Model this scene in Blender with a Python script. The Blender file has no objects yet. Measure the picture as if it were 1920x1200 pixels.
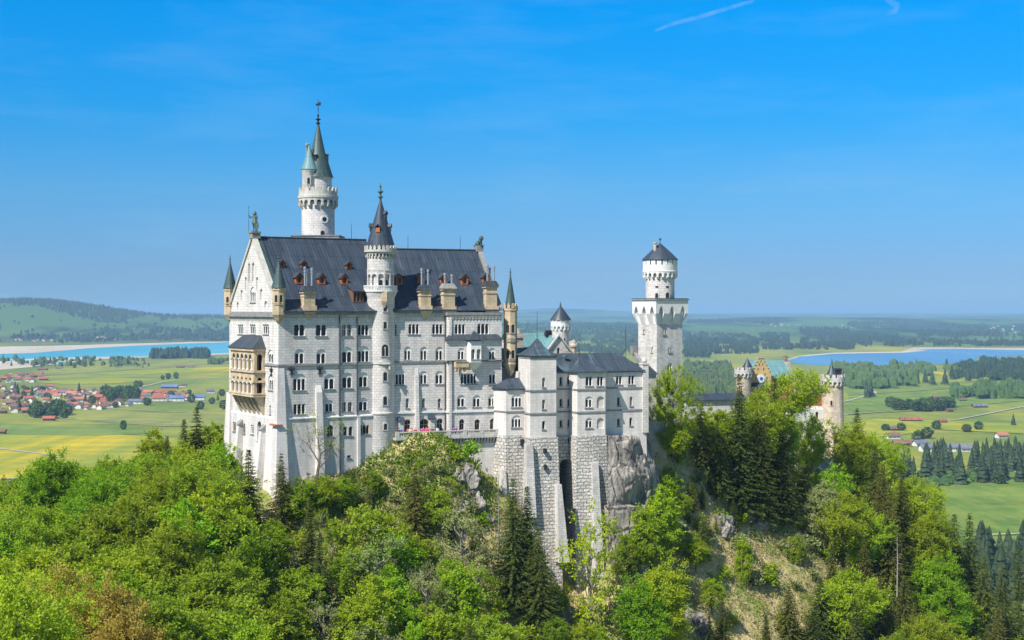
import bpy, bmesh, math, random
import numpy as np
from mathutils import Vector, noise
from mathutils.geometry import tessellate_polygon

R = math.radians
S = bpy.context.scene
C = S.collection
F, CX, HY = 2800.0, 960.0, 580.0          # focal length in photo pixels, principal column, eye-level row

# ---------------------------------------------------------------- camera
cd = bpy.data.cameras.new('camera')
cam = bpy.data.objects.new('camera', cd)
C.objects.link(cam)
cam.rotation_euler = (R(90), 0, 0)
cd.sensor_width = 36.0
cd.lens = 36.0 * F / 1920.0
cd.shift_y = -(600.0 - HY) / 1920.0
cd.clip_start = 1.0
cd.clip_end = 200000.0
S.camera = cam

# ---------------------------------------------------------------- light
SUNDIR = Vector((0.69, 0.80, -1.22)).normalized()     # the way the light travels
sl = bpy.data.lights.new('sun', 'SUN')
sl.energy = 5.0
sl.angle = R(0.53)
sl.color = (1.0, 0.955, 0.895)
sun = bpy.data.objects.new('sun', sl)
C.objects.link(sun)
sun.rotation_euler = SUNDIR.to_track_quat('-Z', 'Y').to_euler()
sun.location = (-100, -100, 200)

W = bpy.data.worlds.new('World')
S.world = W
W.use_nodes = True
wn, wl = W.node_tree.nodes, W.node_tree.links
wn.clear()
wo = wn.new('ShaderNodeOutputWorld')
bg = wn.new('ShaderNodeBackground')
sky = wn.new('ShaderNodeTexSky')
sky.sky_type = 'NISHITA'
sky.sun_disc = False
sky.sun_elevation = math.asin(-SUNDIR.z)
sky.sun_rotation = math.atan2(-SUNDIR.x, -SUNDIR.y)
sky.altitude = 900
sky.air_density = 1.0
sky.dust_density = 0.3
sky.ozone_density = 3.0
tcw = wn.new('ShaderNodeTexCoord')
sepw = wn.new('ShaderNodeSeparateXYZ')
rampw = wn.new('ShaderNodeValToRGB')
mixw = wn.new('ShaderNodeMix')
mixw.data_type = 'RGBA'
mixw.blend_type = 'MULTIPLY'
mixw.inputs[0].default_value = 1.0
wl.new(tcw.outputs['Generated'], sepw.inputs[0])
wl.new(sepw.outputs[2], rampw.inputs[0])
SKYRAMP = [(0, (0.194, 0.361, 0.672)), (0.0268, (0.197, 0.342, 0.62)), (0.08, (0.17, 0.428, 0.672)), (0.132, (0.045, 0.48, 0.803)), (0.2, (0.0, 0.559, 0.961)), (0.36, (0.86, 0.82, 0.8))]
er = rampw.color_ramp.elements
while len(er) < len(SKYRAMP):
    er.new(0.5)
for e, (p, c) in zip(er, SKYRAMP):
    e.position = p
    e.color = (*c, 1)
wl.new(sky.outputs[0], mixw.inputs[6])
wl.new(rampw.outputs[0], mixw.inputs[7])
# thin cirrus veil
cmap = wn.new('ShaderNodeMapping')
cmap.inputs['Scale'].default_value = (5, 5, 26)
cmap.inputs['Rotation'].default_value = (0, R(9), 0)
cno = wn.new('ShaderNodeTexNoise')
cno.inputs['Scale'].default_value = 1.0
cno.inputs['Detail'].default_value = 7
cno.inputs['Roughness'].default_value = 0.62
crp = wn.new('ShaderNodeValToRGB')
crp.color_ramp.elements[0].position, crp.color_ramp.elements[1].position = 0.50, 0.80
crp.color_ramp.elements[1].color = (0.10, 0.10, 0.10, 1)
cmx = wn.new('ShaderNodeMix')
cmx.data_type = 'RGBA'
cmx.inputs[7].default_value = (4.2, 4.9, 5.4, 1)
wl.new(tcw.outputs['Generated'], cmap.inputs[0])
wl.new(cmap.outputs[0], cno.inputs['Vector'])
wl.new(cno.outputs[0], crp.inputs[0])
wl.new(crp.outputs[0], cmx.inputs[0])
wl.new(mixw.outputs[2], cmx.inputs[6])
wl.new(cmx.outputs[2], bg.inputs[0])
bg.inputs[1].default_value = 0.12
wl.new(bg.outputs[0], wo.inputs[0])

S.view_settings.view_transform = 'Standard'
S.view_settings.look = 'None'
S.view_settings.exposure = 0.5
S.view_settings.gamma = 1.0
S.render.engine = 'CYCLES'
S.cycles.max_bounces = 5
S.cycles.diffuse_bounces = 3
S.cycles.glossy_bounces = 2
S.cycles.transmission_bounces = 3
S.cycles.transparent_max_bounces = 6
S.cycles.volume_bounces = 0
S.cycles.use_denoising = True
S.cycles.caustics_reflective = False
S.cycles.caustics_refractive = False

# ---------------------------------------------------------------- materials
MATS = {}


class NT:
    """small node-tree writer"""
    def __init__(s, name):
        s.m = bpy.data.materials.new(name)
        s.m.use_nodes = True
        s.t = s.m.node_tree
        s.n, s.l = s.t.nodes, s.t.links
        s.b = s.n['Principled BSDF']
        s.b.inputs['Roughness'].default_value = 0.85
        s.b.inputs['Specular IOR Level'].default_value = 0.25
        MATS[name] = s.m

    def node(s, typ, ins=None, **kw):
        n = s.n.new('ShaderNode' + typ)
        for k, v in kw.items():
            setattr(n, k, v)
        for k, v in (ins or {}).items():
            s.put(n.inputs[k], v)
        return n

    def put(s, sock, v):
        if isinstance(v, bpy.types.NodeSocket):
            s.l.new(v, sock)
        elif isinstance(v, tuple) and len(v) == 3 and sock.type == 'RGBA':
            sock.default_value = (*v, 1)
        else:
            sock.default_value = v

    def coord(s, which='Object', scale=(1, 1, 1), rot=(0, 0, 0)):
        if which == 'UV':
            c = s.node('UVMap').outputs[0]
        elif which == 'World':
            c = s.node('NewGeometry').outputs['Position']
        else:
            c = s.node('TexCoord').outputs[which]
        mp = s.node('Mapping', {'Vector': c, 'Scale': scale, 'Rotation': rot})
        return mp.outputs[0]

    def noise(s, co, scale, detail=4, rough=0.6):
        return s.node('TexNoise', {'Vector': co, 'Scale': scale, 'Detail': detail, 'Roughness': rough}).outputs[0]

    def ramp(s, fac, stops):
        r = s.node('ValToRGB', {'Fac': fac})
        e = r.color_ramp.elements
        while len(e) < len(stops):
            e.new(0.5)
        for q, (p, c) in zip(e, stops):
            q.position = p
            q.color = (*c, 1) if isinstance(c, tuple) else (c, c, c, 1)
        return r.outputs[0]

    def mix(s, fac, a, b, mode='MIX'):
        m = s.node('Mix', data_type='RGBA', blend_type=mode)
        s.put(m.inputs[0], fac)
        s.put(m.inputs[6], a)
        s.put(m.inputs[7], b)
        return m.outputs[2]

    def math(s, op, a, b=0.0):
        m = s.node('Math', operation=op)
        s.put(m.inputs[0], a)
        s.put(m.inputs[1], b)
        return m.outputs[0]

    def bump(s, h, strength, dist=0.1):
        b = s.node('Bump', {'Height': h, 'Strength': strength, 'Distance': dist})
        s.l.new(b.outputs[0], s.b.inputs['Normal'])

    def base(s, c):
        s.put(s.b.inputs['Base Color'], c)
        return s


def masonry(name, col, bw, bh, mortar=0.75, var=0.10, bumpv=0.3, dirt=0.35, dist=0.05, msize=0.02, warp=0.0):
    t = NT(name)
    uv = t.coord('UV')
    if warp:
        nz = t.node('TexNoise', {'Vector': t.coord('UV', (.9, .9, 1)), 'Scale': 1.0, 'Detail': 2.0})
        sc = t.node('VectorMath', {0: nz.outputs[1], 1: (0.5, 0.5, 0.5)}, operation='SUBTRACT')
        uv = t.node('VectorMath', {0: sc.outputs[0], 1: (warp * 4, warp * 2, 0), 2: uv}, operation='MULTIPLY_ADD').outputs[0]
    c2 = tuple(min(1, x * (1 + var)) for x in col)
    c1 = tuple(x * (1 - var) for x in col)
    br = t.node('TexBrick', {'Vector': uv, 'Color1': c1, 'Color2': c2, 'Mortar': tuple(x * mortar for x in col), 'Scale': 1.0,
                             'Mortar Size': msize, 'Brick Width': bw, 'Row Height': bh, 'Mortar Smooth': 0.3})
    w = t.coord('World')
    n1 = t.noise(w, 0.25, 5)
    st = t.noise(t.coord('World', (0.9, 0.9, 0.12)), 0.8, 5)
    big = t.ramp(n1, [(0.3, 0.93), (0.7, 1.04)])
    streak = t.ramp(st, [(0.35, 1.0 - dirt), (0.6, 1.0)])
    c = t.mix(1.0, br.outputs[0], big, 'MULTIPLY')
    c = t.mix(1.0, c, streak, 'MULTIPLY')
    t.base(c)
    fine = t.noise(w, 3.0, 4)
    h = t.math('ADD', t.math('MULTIPLY', br.outputs[1], -1.0), t.math('MULTIPLY', fine, 0.7))
    t.bump(h, bumpv, dist)
    return t.m


masonry('limestone', (0.69, 0.65, 0.605), 0.95, 0.46, 0.66, 0.09, 0.6, 0.20, 0.05, 0.03)
masonry('plaster', (0.705, 0.66, 0.61), 1.1, 0.55, 0.82, 0.05, 0.3, 0.22, 0.03)
masonry('granite_blocks', (0.63, 0.60, 0.555), 0.8, 0.4, 0.66, 0.14, 0.7, 0.22)
masonry('rustic_blocks', (0.64, 0.605, 0.54), 1.05, 0.60, 0.55, 0.16, 1.0, 0.20, 0.5, 0.07, 0.16)
masonry('sandstone', (0.60, 0.475, 0.315), 0.8, 0.42, 0.78, 0.10, 0.3, 0.28)
masonry('ochre_plaster', (0.62, 0.45, 0.21), 0.9, 0.45, 0.85, 0.07, 0.2, 0.2)
masonry('red_brick', (0.46, 0.17, 0.08), 0.5, 0.16, 0.8, 0.12, 0.3, 0.2)
masonry('buff_stone', (0.56, 0.47, 0.36), 0.9, 0.45, 0.7, 0.14, 0.4, 0.35)


def plain(name, col, rough=0.8, var=0.25, sc=1.2, spec=0.25, metal=0.0):
    t = NT(name)
    n = t.noise(t.coord('World'), sc, 4)
    t.base(t.mix(1.0, col, t.ramp(n, [(0.3, 1 - var), (0.7, 1 + var * 0.4)]), 'MULTIPLY'))
    t.b.inputs['Roughness'].default_value = rough
    t.b.inputs['Specular IOR Level'].default_value = spec
    t.b.inputs['Metallic'].default_value = metal
    return t.m


plain('white_stone', (0.74, 0.73, 0.69), 0.8, 0.12)
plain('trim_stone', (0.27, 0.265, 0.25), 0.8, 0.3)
plain('pale_trim', (0.52, 0.50, 0.44), 0.8, 0.3)
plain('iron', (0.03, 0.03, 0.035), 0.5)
plain('pipe_metal', (0.40, 0.41, 0.42), 0.4, 0.1, 1.0, 0.4, 0.4)
plain('downpipe_metal', (0.07, 0.075, 0.08), 0.6)
plain('bronze', (0.10, 0.15, 0.12), 0.55, 0.5, 3.0, 0.4, 0.4)
plain('dormer_wood', (0.46, 0.135, 0.035), 0.7, 0.3, 3)
plain('niche_shadowless', (0.60, 0.59, 0.55), 0.85, 0.1)
plain('concrete', (0.42, 0.41, 0.38), 0.85, 0.4, 0.6)
plain('bark', (0.13, 0.10, 0.07), 0.9, 0.5, 4)
plain('pale_bark', (0.30, 0.27, 0.23), 0.9, 0.4, 4)
plain('clock_white', (0.8, 0.8, 0.78), 0.5, 0.05)
plain('clock_blue', (0.04, 0.15, 0.5), 0.5, 0.05)
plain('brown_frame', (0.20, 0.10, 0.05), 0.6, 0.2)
t = NT('glass')
t.base(t.mix(t.noise(t.coord('World'), 0.8, 2), (0.012, 0.013, 0.016), (0.035, 0.038, 0.045)))
t.b.inputs['Roughness'].default_value = 0.12
t.b.inputs['Specular IOR Level'].default_value = 0.45


def roofing(name, c1, c2, patina, seam=0.6, rough=0.45, pat_amount=0.55):
    """standing-seam sheet metal, seams running up the slope"""
    t = NT(name)
    uv = t.coord('UV')
    wv = t.node('TexBrick', {'Vector': uv, 'Color1': (1, 1, 1), 'Color2': (0.80, 0.80, 0.80), 'Mortar': (0.45, 0.45, 0.45), 'Scale': 1.0,
                             'Mortar Size': 0.05, 'Brick Width': seam, 'Row Height': 3.2, 'Mortar Smooth': 0.2}, offset=0.0)
    streak = t.noise(t.coord('UV', (1.6, 0.10, 1)), 1.0, 6, 0.7)
    c = t.mix(t.ramp(streak, [(0.35, 0.0), (0.68, 1.0)]), c1, c2)
    pn = t.noise(t.coord('UV', (0.5, 0.16, 1)), 0.8, 6, 0.72)
    c = t.mix(t.ramp(pn, [(pat_amount, 0.0), (pat_amount + 0.2, 0.8)]), c, patina)
    c = t.mix(1.0, c, wv.outputs[0], 'MULTIPLY')
    t.base(c)
    t.b.inputs['Roughness'].default_value = rough
    t.b.inputs['Specular IOR Level'].default_value = 0.4
    t.bump(wv.outputs[1], -0.6, 0.06)
    return t.m


roofing('slate_roof', (0.030, 0.043, 0.060), (0.062, 0.084, 0.112), (0.12, 0.145, 0.175), 0.6, 0.45, 0.53)
roofing('slate_roof_warm', (0.036, 0.046, 0.056), (0.078, 0.090, 0.104), (0.135, 0.15, 0.16))
roofing('copper_dark', (0.035, 0.068, 0.066), (0.070, 0.118, 0.108), (0.14, 0.23, 0.215), 0.5, 0.5, 0.5)
roofing('copper_mixed', (0.035, 0.050, 0.068), (0.080, 0.105, 0.128), (0.15, 0.27, 0.29), 0.5, 0.5, 0.52)
roofing('copper_teal', (0.12, 0.27, 0.28), (0.19, 0.36, 0.37), (0.08, 0.16, 0.17), 0.55, 0.5, 0.62)


def foliage(name, dark, light, hue=0.03, val=0.30, trans=0.45):
    t = NT(name)
    oi = t.node('ObjectInfo')
    n = t.noise(t.coord('World'), 0.45, 3)
    n2 = t.noise(t.coord('World'), 6.0, 1)
    f = t.math('ADD', t.math('MULTIPLY', n, 0.65), t.math('MULTIPLY', n2, 0.35))
    c = t.mix(t.ramp(f, [(0.36, 0.0), (0.64, 1.0)]), dark, light)
    h = t.node('HueSaturation', {'Color': c})
    t.l.new(t.math('ADD', t.math('MULTIPLY', oi.outputs['Random'], hue), 0.5 - hue / 2), h.inputs['Hue'])
    r2 = t.math('FRACT', t.math('MULTIPLY', oi.outputs['Random'], 7.31))
    t.l.new(t.math('ADD', t.math('MULTIPLY', r2, val), 1.0 - val / 2), h.inputs['Value'])
    t.base(h.outputs[0])
    t.b.inputs['Roughness'].default_value = 0.6
    t.b.inputs['Specular IOR Level'].default_value = 0.2
    tr = t.node('BsdfTranslucent', {'Color': h.outputs[0]})
    ms = t.node('MixShader', {0: trans, 1: t.b.outputs[0], 2: tr.outputs[0]})
    t.l.new(ms.outputs[0], t.n['Material Output'].inputs[0])
    return t.m


foliage('leaf_fresh', (0.24, 0.36, 0.014), (0.42, 0.54, 0.020))
foliage('leaf_mid', (0.20, 0.30, 0.015), (0.35, 0.46, 0.022))
foliage('leaf_yellow', (0.26, 0.35, 0.015), (0.42, 0.52, 0.025), 0.02)
foliage('leaf_bronze', (0.36, 0.29, 0.045), (0.50, 0.42, 0.07))
foliage('leaf_grey', (0.24, 0.28, 0.09), (0.38, 0.42, 0.17))
foliage('leaf_bright', (0.20, 0.37, 0.010), (0.33, 0.54, 0.016), 0.015)
foliage('needle_dark', (0.062, 0.088, 0.016), (0.13, 0.165, 0.026), 0.03, 0.4, 0.2)
foliage('needle_olive', (0.095, 0.115, 0.022), (0.20, 0.205, 0.036), 0.03, 0.3, 0.25)
foliage('grass_green', (0.10, 0.18, 0.02), (0.24, 0.30, 0.05), 0.02, 0.1, 0.3)
foliage('grass_dry', (0.38, 0.32, 0.14), (0.56, 0.48, 0.24), 0.02, 0.1, 0.3)
foliage('far_needle', (0.022, 0.042, 0.016), (0.045, 0.07, 0.024), 0.03, 0.4, 0.1)
foliage('far_leaf', (0.055, 0.10, 0.022), (0.10, 0.16, 0.035), 0.04, 0.4, 0.1)

# hill: rock, dry grass, green
t = NT('crag')
w = t.coord('World')
geo = t.node('NewGeometry')
sep = t.node('SeparateXYZ', {0: geo.outputs['Normal']})
nz = sep.outputs[2]
na = t.noise(w, 0.09, 6, 0.65)
nb = t.noise(w, 0.5, 6, 0.7)
vor = t.node('TexVoronoi', {'Vector': t.coord('World', (1, 1, 0.55)), 'Scale': 0.55}, feature='DISTANCE_TO_EDGE').outputs[0]
rock = t.mix(t.ramp(nb, [(0.3, 0.0), (0.7, 1.0)]), (0.20, 0.195, 0.185), (0.46, 0.435, 0.39))
rock = t.mix(t.ramp(vor, [(0.0, 0.35), (0.06, 0.0)]), rock, (0.12, 0.11, 0.095))
dry = t.mix(t.ramp(nb, [(0.35, 0.0), (0.65, 1.0)]), (0.34, 0.27, 0.12), (0.55, 0.45, 0.22))
green = t.mix(t.ramp(t.noise(w, 0.9, 4), [(0.35, 0.0), (0.65, 1.0)]), (0.12, 0.16, 0.03), (0.25, 0.28, 0.06))
veg = t.mix(t.ramp(t.noise(t.coord('World', (1, 1, 1), (1, 2, 3)), 0.16, 5, 0.65), [(0.45, 0.0), (0.60, 1.0)]), dry, green)
s1 = t.math('ADD', nz, t.math('MULTIPLY', t.math('SUBTRACT', nb, 0.5), 0.9))
s1 = t.math('ADD', s1, t.math('MULTIPLY', t.math('SUBTRACT', na, 0.5), 0.9))
t.base(t.mix(t.ramp(s1, [(0.27, 0.0), (0.42, 1.0)]), rock, veg))
hh = t.math('ADD', nb, t.math('MULTIPLY', t.ramp(vor, [(0.0, 0.0), (0.2, 1.0)]), 0.18))
t.bump(hh, 0.7, 0.6)
# cliff: bare grey rock with pale streaks
t = NT('cliff_rock')
w = t.coord('World', (1, 1, 0.45))
nb = t.noise(w, 0.45, 7, 0.7)
st = t.noise(t.coord('World', (1, 1, 0.1)), 0.7, 5)
c = t.mix(t.ramp(nb, [(0.36, 0.0), (0.60, 1.0)]), (0.13, 0.12, 0.105), (0.40, 0.365, 0.31))
c = t.mix(t.ramp(st, [(0.52, 0.0), (0.62, 0.7)]), c, (0.52, 0.475, 0.40))
vo = t.node('TexVoronoi', {'Vector': t.node('VectorMath', {0: t.coord('World', (1, 1, 0.6)), 1: t.node('TexNoise', {'Vector': w, 'Scale': 0.35, 'Detail': 6.0, 'Roughness': 0.7}).outputs[1]}, operation='ADD').outputs[0], 'Scale': 0.33}, feature='DISTANCE_TO_EDGE').outputs[0]
c = t.mix(t.ramp(vo, [(0.0, 0.4), (0.035, 0.0)]), c, (0.09, 0.08, 0.07))
t.base(c)
t.bump(t.math('ADD', nb, t.ramp(vo, [(0.0, 0.0), (0.1, 0.4)])), 1.0, 1.2)
# plain
t = NT('meadow_ground')
w = t.coord('World', (1, 0.35, 1))
big = t.noise(w, 0.0021, 5, 0.6)
mid = t.noise(t.coord('World', (1, 0.22, 1), (0, 0, 0.15)), 0.006, 4, 0.55)
fine = t.noise(t.coord('World', (1, 0.5, 1)), 0.08, 4)
g = t.mix(t.ramp(mid, [(0.40, 0.0), (0.60, 1.0)]), (0.145, 0.20, 0.042), (0.25, 0.27, 0.048))
g = t.mix(t.ramp(big, [(0.55, 0.0), (0.70, 0.7)]), g, (0.40, 0.345, 0.025))
g = t.mix(1.0, g, t.ramp(fine, [(0.3, 0.86), (0.7, 1.1)]), 'MULTIPLY')
mow = t.noise(t.coord('World', (0.25, 1.4, 1), (0, 0, 0.25)), 0.02, 5, 0.7)
g = t.mix(1.0, g, t.ramp(mow, [(0.35, 0.78), (0.65, 1.14)]), 'MULTIPLY')
# beyond the lakes: mixed wood and pasture
sepw2 = t.node('SeparateXYZ', {0: t.node('NewGeometry').outputs['Position']})
far = t.ramp(t.math('DIVIDE', sepw2.outputs[1], 20000.0), [(0.30, 0.0), (0.42, 1.0)])
wood = t.ramp(t.noise(t.coord('World', (1, 0.30, 1), (0, 0, 0.3)), 0.0011, 6, 0.62), [(0.47, 0.0), (0.52, 1.0)])
fc = t.mix(wood, (0.085, 0.155, 0.04), (0.022, 0.045, 0.020))
t.base(t.mix(far, g, fc))
t.b.inputs['Specular IOR Level'].default_value = 0.05


def field(name, c1, c2, sc=0.02, lo=0.4, hi=0.6, st=0.25):
    t = NT(name)
    n = t.noise(t.coord('World', (1, st, 1)), sc, 5, 0.65)
    c = t.mix(t.ramp(n, [(lo, 0.0), (hi, 1.0)]), c1, c2)
    mow = t.noise(t.coord('World', (0.25, 1.4, 1), (0, 0, 0.25)), 0.02, 5, 0.7)
    t.base(t.mix(1.0, c, t.ramp(mow, [(0.35, 0.80), (0.65, 1.12)]), 'MULTIPLY'))
    t.b.inputs['Specular IOR Level'].default_value = 0.05
    return t.m


field('dandelions', (0.235, 0.275, 0.035), (0.58, 0.42, 0.012), 0.009, 0.47, 0.66, 0.10)
field('green_field', (0.12, 0.19, 0.042), (0.18, 0.24, 0.05), 0.02)
field('olive_field', (0.19, 0.22, 0.06), (0.26, 0.27, 0.06), 0.02)
field('bright_field', (0.105, 0.185, 0.035), (0.18, 0.235, 0.045), 0.06)
field('mud', (0.46, 0.40, 0.31), (0.56, 0.49, 0.38), 0.003, 0.4, 0.6, 0.2)
field('gravel_path', (0.38, 0.37, 0.29), (0.48, 0.46, 0.37), 0.05)


def water(name, c1, c2, rough=0.25):
    t = NT(name)
    n = t.noise(t.coord('World', (1, 0.12, 1)), 0.0012, 4)
    t.base(t.mix(t.ramp(n, [(0.4, 0.0), (0.62, 1.0)]), c1, c2))
    t.b.inputs['Roughness'].default_value = rough
    t.b.inputs['Specular IOR Level'].default_value = 0.12
    return t.m


water('turquoise_water', (0.045, 0.31, 0.38), (0.09, 0.40, 0.46))
water('blue_water', (0.07, 0.18, 0.31), (0.11, 0.25, 0.39))
plain('roof_red', (0.37, 0.12, 0.075), 0.8, 0.3, 0.05)
plain('roof_orange', (0.43, 0.18, 0.105), 0.8, 0.3, 0.05)
plain('roof_brown', (0.20, 0.115, 0.085), 0.8, 0.3, 0.05)
plain('roof_grey', (0.16, 0.17, 0.21), 0.8, 0.3, 0.05)
plain('roof_blue', (0.13, 0.19, 0.36), 0.6, 0.3, 0.05)
plain('house_white', (0.72, 0.70, 0.66), 0.8, 0.15, 0.05)
plain('house_wood', (0.22, 0.13, 0.075), 0.8, 0.3, 0.05)
t = NT('contrail_ice')
n = t.noise(t.coord('World', (1, 1, 1)), 0.004, 4)
em = t.node('Emission', {'Color': (0.75, 0.85, 1.0), 'Strength': 0.75})
tp = t.node('BsdfTransparent')
lw = t.node('LayerWeight', {'Blend': 0.5})
ff = t.math('MULTIPLY', t.math('SUBTRACT', 1.0, lw.outputs['Facing']), t.ramp(n, [(0.35, 0.0), (0.7, 0.13)]))
ms = t.node('MixShader', {0: ff, 1: tp.outputs[0], 2: em.outputs[0]})
t.l.new(ms.outputs[0], t.n['Material Output'].inputs[0])
for nm, c in (('cloth_pink', (0.65, 0.05, 0.22)), ('cloth_red', (0.5, 0.04, 0.04)), ('cloth_blue', (0.05, 0.1, 0.35)), ('cloth_black', (0.02, 0.02, 0.025)),
              ('cloth_white', (0.7, 0.7, 0.7)), ('cloth_purple', (0.22, 0.06, 0.32)), ('cloth_denim', (0.06, 0.09, 0.18)), ('cloth_green', (0.06, 0.2, 0.08)),
              ('cloth_beige', (0.45, 0.36, 0.25)), ('skin_tone', (0.55, 0.33, 0.24)), ('hair_brown', (0.06, 0.035, 0.02)), ('hair_fair', (0.35, 0.24, 0.1))):
    plain(nm, c, 0.8, 0.1)

# ---------------------------------------------------------------- mesh tools
def tag(o, label, cat=None, group=None, kind=None):
    o['label'] = label
    if cat: o['category'] = cat
    if group: o['group'] = group
    if kind: o['kind'] = kind
    return o


class MB:
    """collects faces with metric UVs; build() links them as ONE mesh object"""
    def __init__(s):
        s.v, s.f, s.uv = [], [], []

    def poly(s, pts, uv=None):
        i = len(s.v)
        s.v += [tuple(p) for p in pts]
        s.f.append(tuple(range(i, i + len(pts))))
        s.uv.append(uv)

    def tri_uv(s, pts):
        a, b, c = Vector(pts[0]), Vector(pts[1]), Vector(pts[2])
        n = (b - a).cross(c - a)
        k = 3
        while n.length < 1e-9 and k < len(pts):
            n = (b - a).cross(Vector(pts[k]) - a)
            k += 1
        if n.length < 1e-12:
            return [(0, 0)] * len(pts)
        n.normalize()
        t = Vector((0, 0, 1)).cross(n)
        t = Vector((1, 0, 0)) if t.length < 1e-3 else t.normalized()
        w = n.cross(t)
        return [(Vector(p).dot(t), Vector(p).dot(w)) for p in pts]

    def box(s, x0, x1, y0, y1, z0, z1, top=True, bottom=True):
        a = [(x0, y0, z0), (x1, y0, z0), (x1, y1, z0), (x0, y1, z0)]
        b = [(x0, y0, z1), (x1, y0, z1), (x1, y1, z1), (x0, y1, z1)]
        s.hull(a, b, top, bottom)

    def hull(s, a, b, top=True, bottom=True):
        """two rings with the same count, a below b, counter-clockwise from above"""
        n = len(a)
        for i in range(n):
            j = (i + 1) % n
            s.poly([a[i], a[j], b[j], b[i]])
        if top: s.poly(list(b))
        if bottom: s.poly(list(reversed(a)))

    def prism(s, pts, z0, z1, top=True, bottom=True):
        s.hull([(x, y, z0) for x, y in pts], [(x, y, z1) for x, y in pts], top, bottom)

    def lathe(s, prof, n=24, c=(0, 0), a0=0.0, a1=2 * math.pi, rot=0.0):
        full = abs(a1 - a0 - 2 * math.pi) < 1e-6
        rm = max(r for r, z in prof)
        for (r0, z0), (r1, z1) in zip(prof, prof[1:]):
            sl0 = math.hypot(r1 - r0, z1 - z0)
            for i in range(n):
                t0 = rot + a0 + (a1 - a0) * i / n
                t1 = rot + a0 + (a1 - a0) * (i + 1) / n
                p = []
                for r, z, t in ((r0, z0, t0), (r0, z0, t1), (r1, z1, t1), (r1, z1, t0)):
                    p.append((c[0] + r * math.cos(t), c[1] + r * math.sin(t), z))
                vz0, vz1 = z0, z0 + sl0
                uv = [(t0 * rm, vz0), (t1 * rm, vz0), (t1 * rm, vz1), (t0 * rm, vz1)]
                if r1 < 1e-6: p, uv = p[:3], uv[:3]
                elif r0 < 1e-6: p, uv = [p[0], p[2], p[3]], [uv[0], uv[2], uv[3]]
                if z1 < z0 and False: p.reverse()
                s.poly(p, uv)

    def tube(s, pts, rad, n=6, cap=True):
        pts = [Vector(p) for p in pts]
        if not hasattr(rad, '__len__'): rad = [rad] * len(pts)
        rings = []
        for i, p in enumerate(pts):
            d = (pts[min(i + 1, len(pts) - 1)] - pts[max(i - 1, 0)]).normalized()
            a = d.cross(Vector((0.3, 0.9, 0.2)))
            if a.length < 1e-3: a = d.cross(Vector((1, 0, 0)))
            a.normalize()
            b = d.cross(a)
            rings.append([p + (a * math.cos(2 * math.pi * k / n) + b * math.sin(2 * math.pi * k / n)) * rad[i] for k in range(n)])
        for r0, r1 in zip(rings, rings[1:]):
            for k in range(n):
                s.poly([r0[k], r0[(k + 1) % n], r1[(k + 1) % n], r1[k]])
        if cap:
            s.poly(list(reversed(rings[0])))
            s.poly(rings[-1])

    def ball(s, c, r, n=8, sz=1.0):
        m = max(4, n // 2 + 1)
        prof = [(max(1e-7, r * math.sin(math.pi * i / m)) if 0 < i < m else 0.0, c[2] - r * sz * math.cos(math.pi * i / m)) for i in range(m + 1)]
        s.lathe(prof, n, (c[0], c[1]))

    def wall(s, O, U, N, outline, holes=(), depth=0.5):
        """flat wall: outline and holes in (u, z); O, U, N horizontal vectors; holes get reveals going back by depth"""
        O, U, N = Vector(O), Vector(U), Vector(N)
        P = lambda u, z, d=0.0: O + U * u + Vector((0, 0, z)) - N * d
        loops = [outline] + [list(h) for h in holes]
        tris = tessellate_polygon([[Vector((u, z, 0)) for u, z in lp] for lp in loops])
        flat = [q for lp in loops for q in lp]
        want = N
        for t in tris:
            q = [flat[i] for i in t]
            pts = [P(*w) for w in q]
            nn = (pts[1] - pts[0]).cross(pts[2] - pts[0])
            if nn.length < 1e-9: continue
            uv = [(w[0], w[1]) for w in q]
            if nn.dot(want) < 0: pts.reverse(); uv.reverse()
            s.poly(pts, uv)
        for h in holes:
            n = len(h)
            for i in range(n):
                a, b = h[i], h[(i + 1) % n]
                s.poly([P(*a), P(*b), P(*b, depth), P(*a, depth)])

    def build(s, name, mat, parent=None, dz=0.0, smooth=False, link=True):
        me = bpy.data.meshes.new(name)
        v = s.v if not dz else [(x, y, z + dz) for x, y, z in s.v]
        me.from_pydata(v, [], s.f)
        uvl = me.uv_layers.new(name='UVMap')
        flat = []
        for f, uv in zip(s.f, s.uv):
            q = uv if uv is not None else s.tri_uv([s.v[i] for i in f])
            for a in q: flat += [a[0], a[1]]
        uvl.data.foreach_set('uv', flat)
        me.materials.append(MATS[mat])
        if smooth:
            me.polygons.foreach_set('use_smooth', [True] * len(me.polygons))
        o = bpy.data.objects.new(name, me)
        C.objects.link(o)
        if parent is not None: o.parent = parent
        return o


def weld_smooth(o, ang=40):
    bm = bmesh.new()
    bm.from_mesh(o.data)
    bmesh.ops.remove_doubles(bm, verts=bm.verts, dist=0.002)
    for f in bm.faces: f.smooth = True
    for e in bm.edges:
        if len(e.link_faces) == 2 and e.calc_face_angle(0) > R(ang): e.smooth = False
    bm.to_mesh(o.data)
    bm.free()
    return o


def empty(name, loc, rz=0.0):
    o = bpy.data.objects.new(name, None)
    o.empty_display_size = 0.5
    o.location = loc
    o.rotation_euler = (0, 0, rz)
    C.objects.link(o)
    return o


def proj(x, y, z):
    return CX + F * x / y, HY - F * z / y


def at(px, py, D):
    return Vector(((px - CX) / F * D, D, (HY - py) / F * D))


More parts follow.
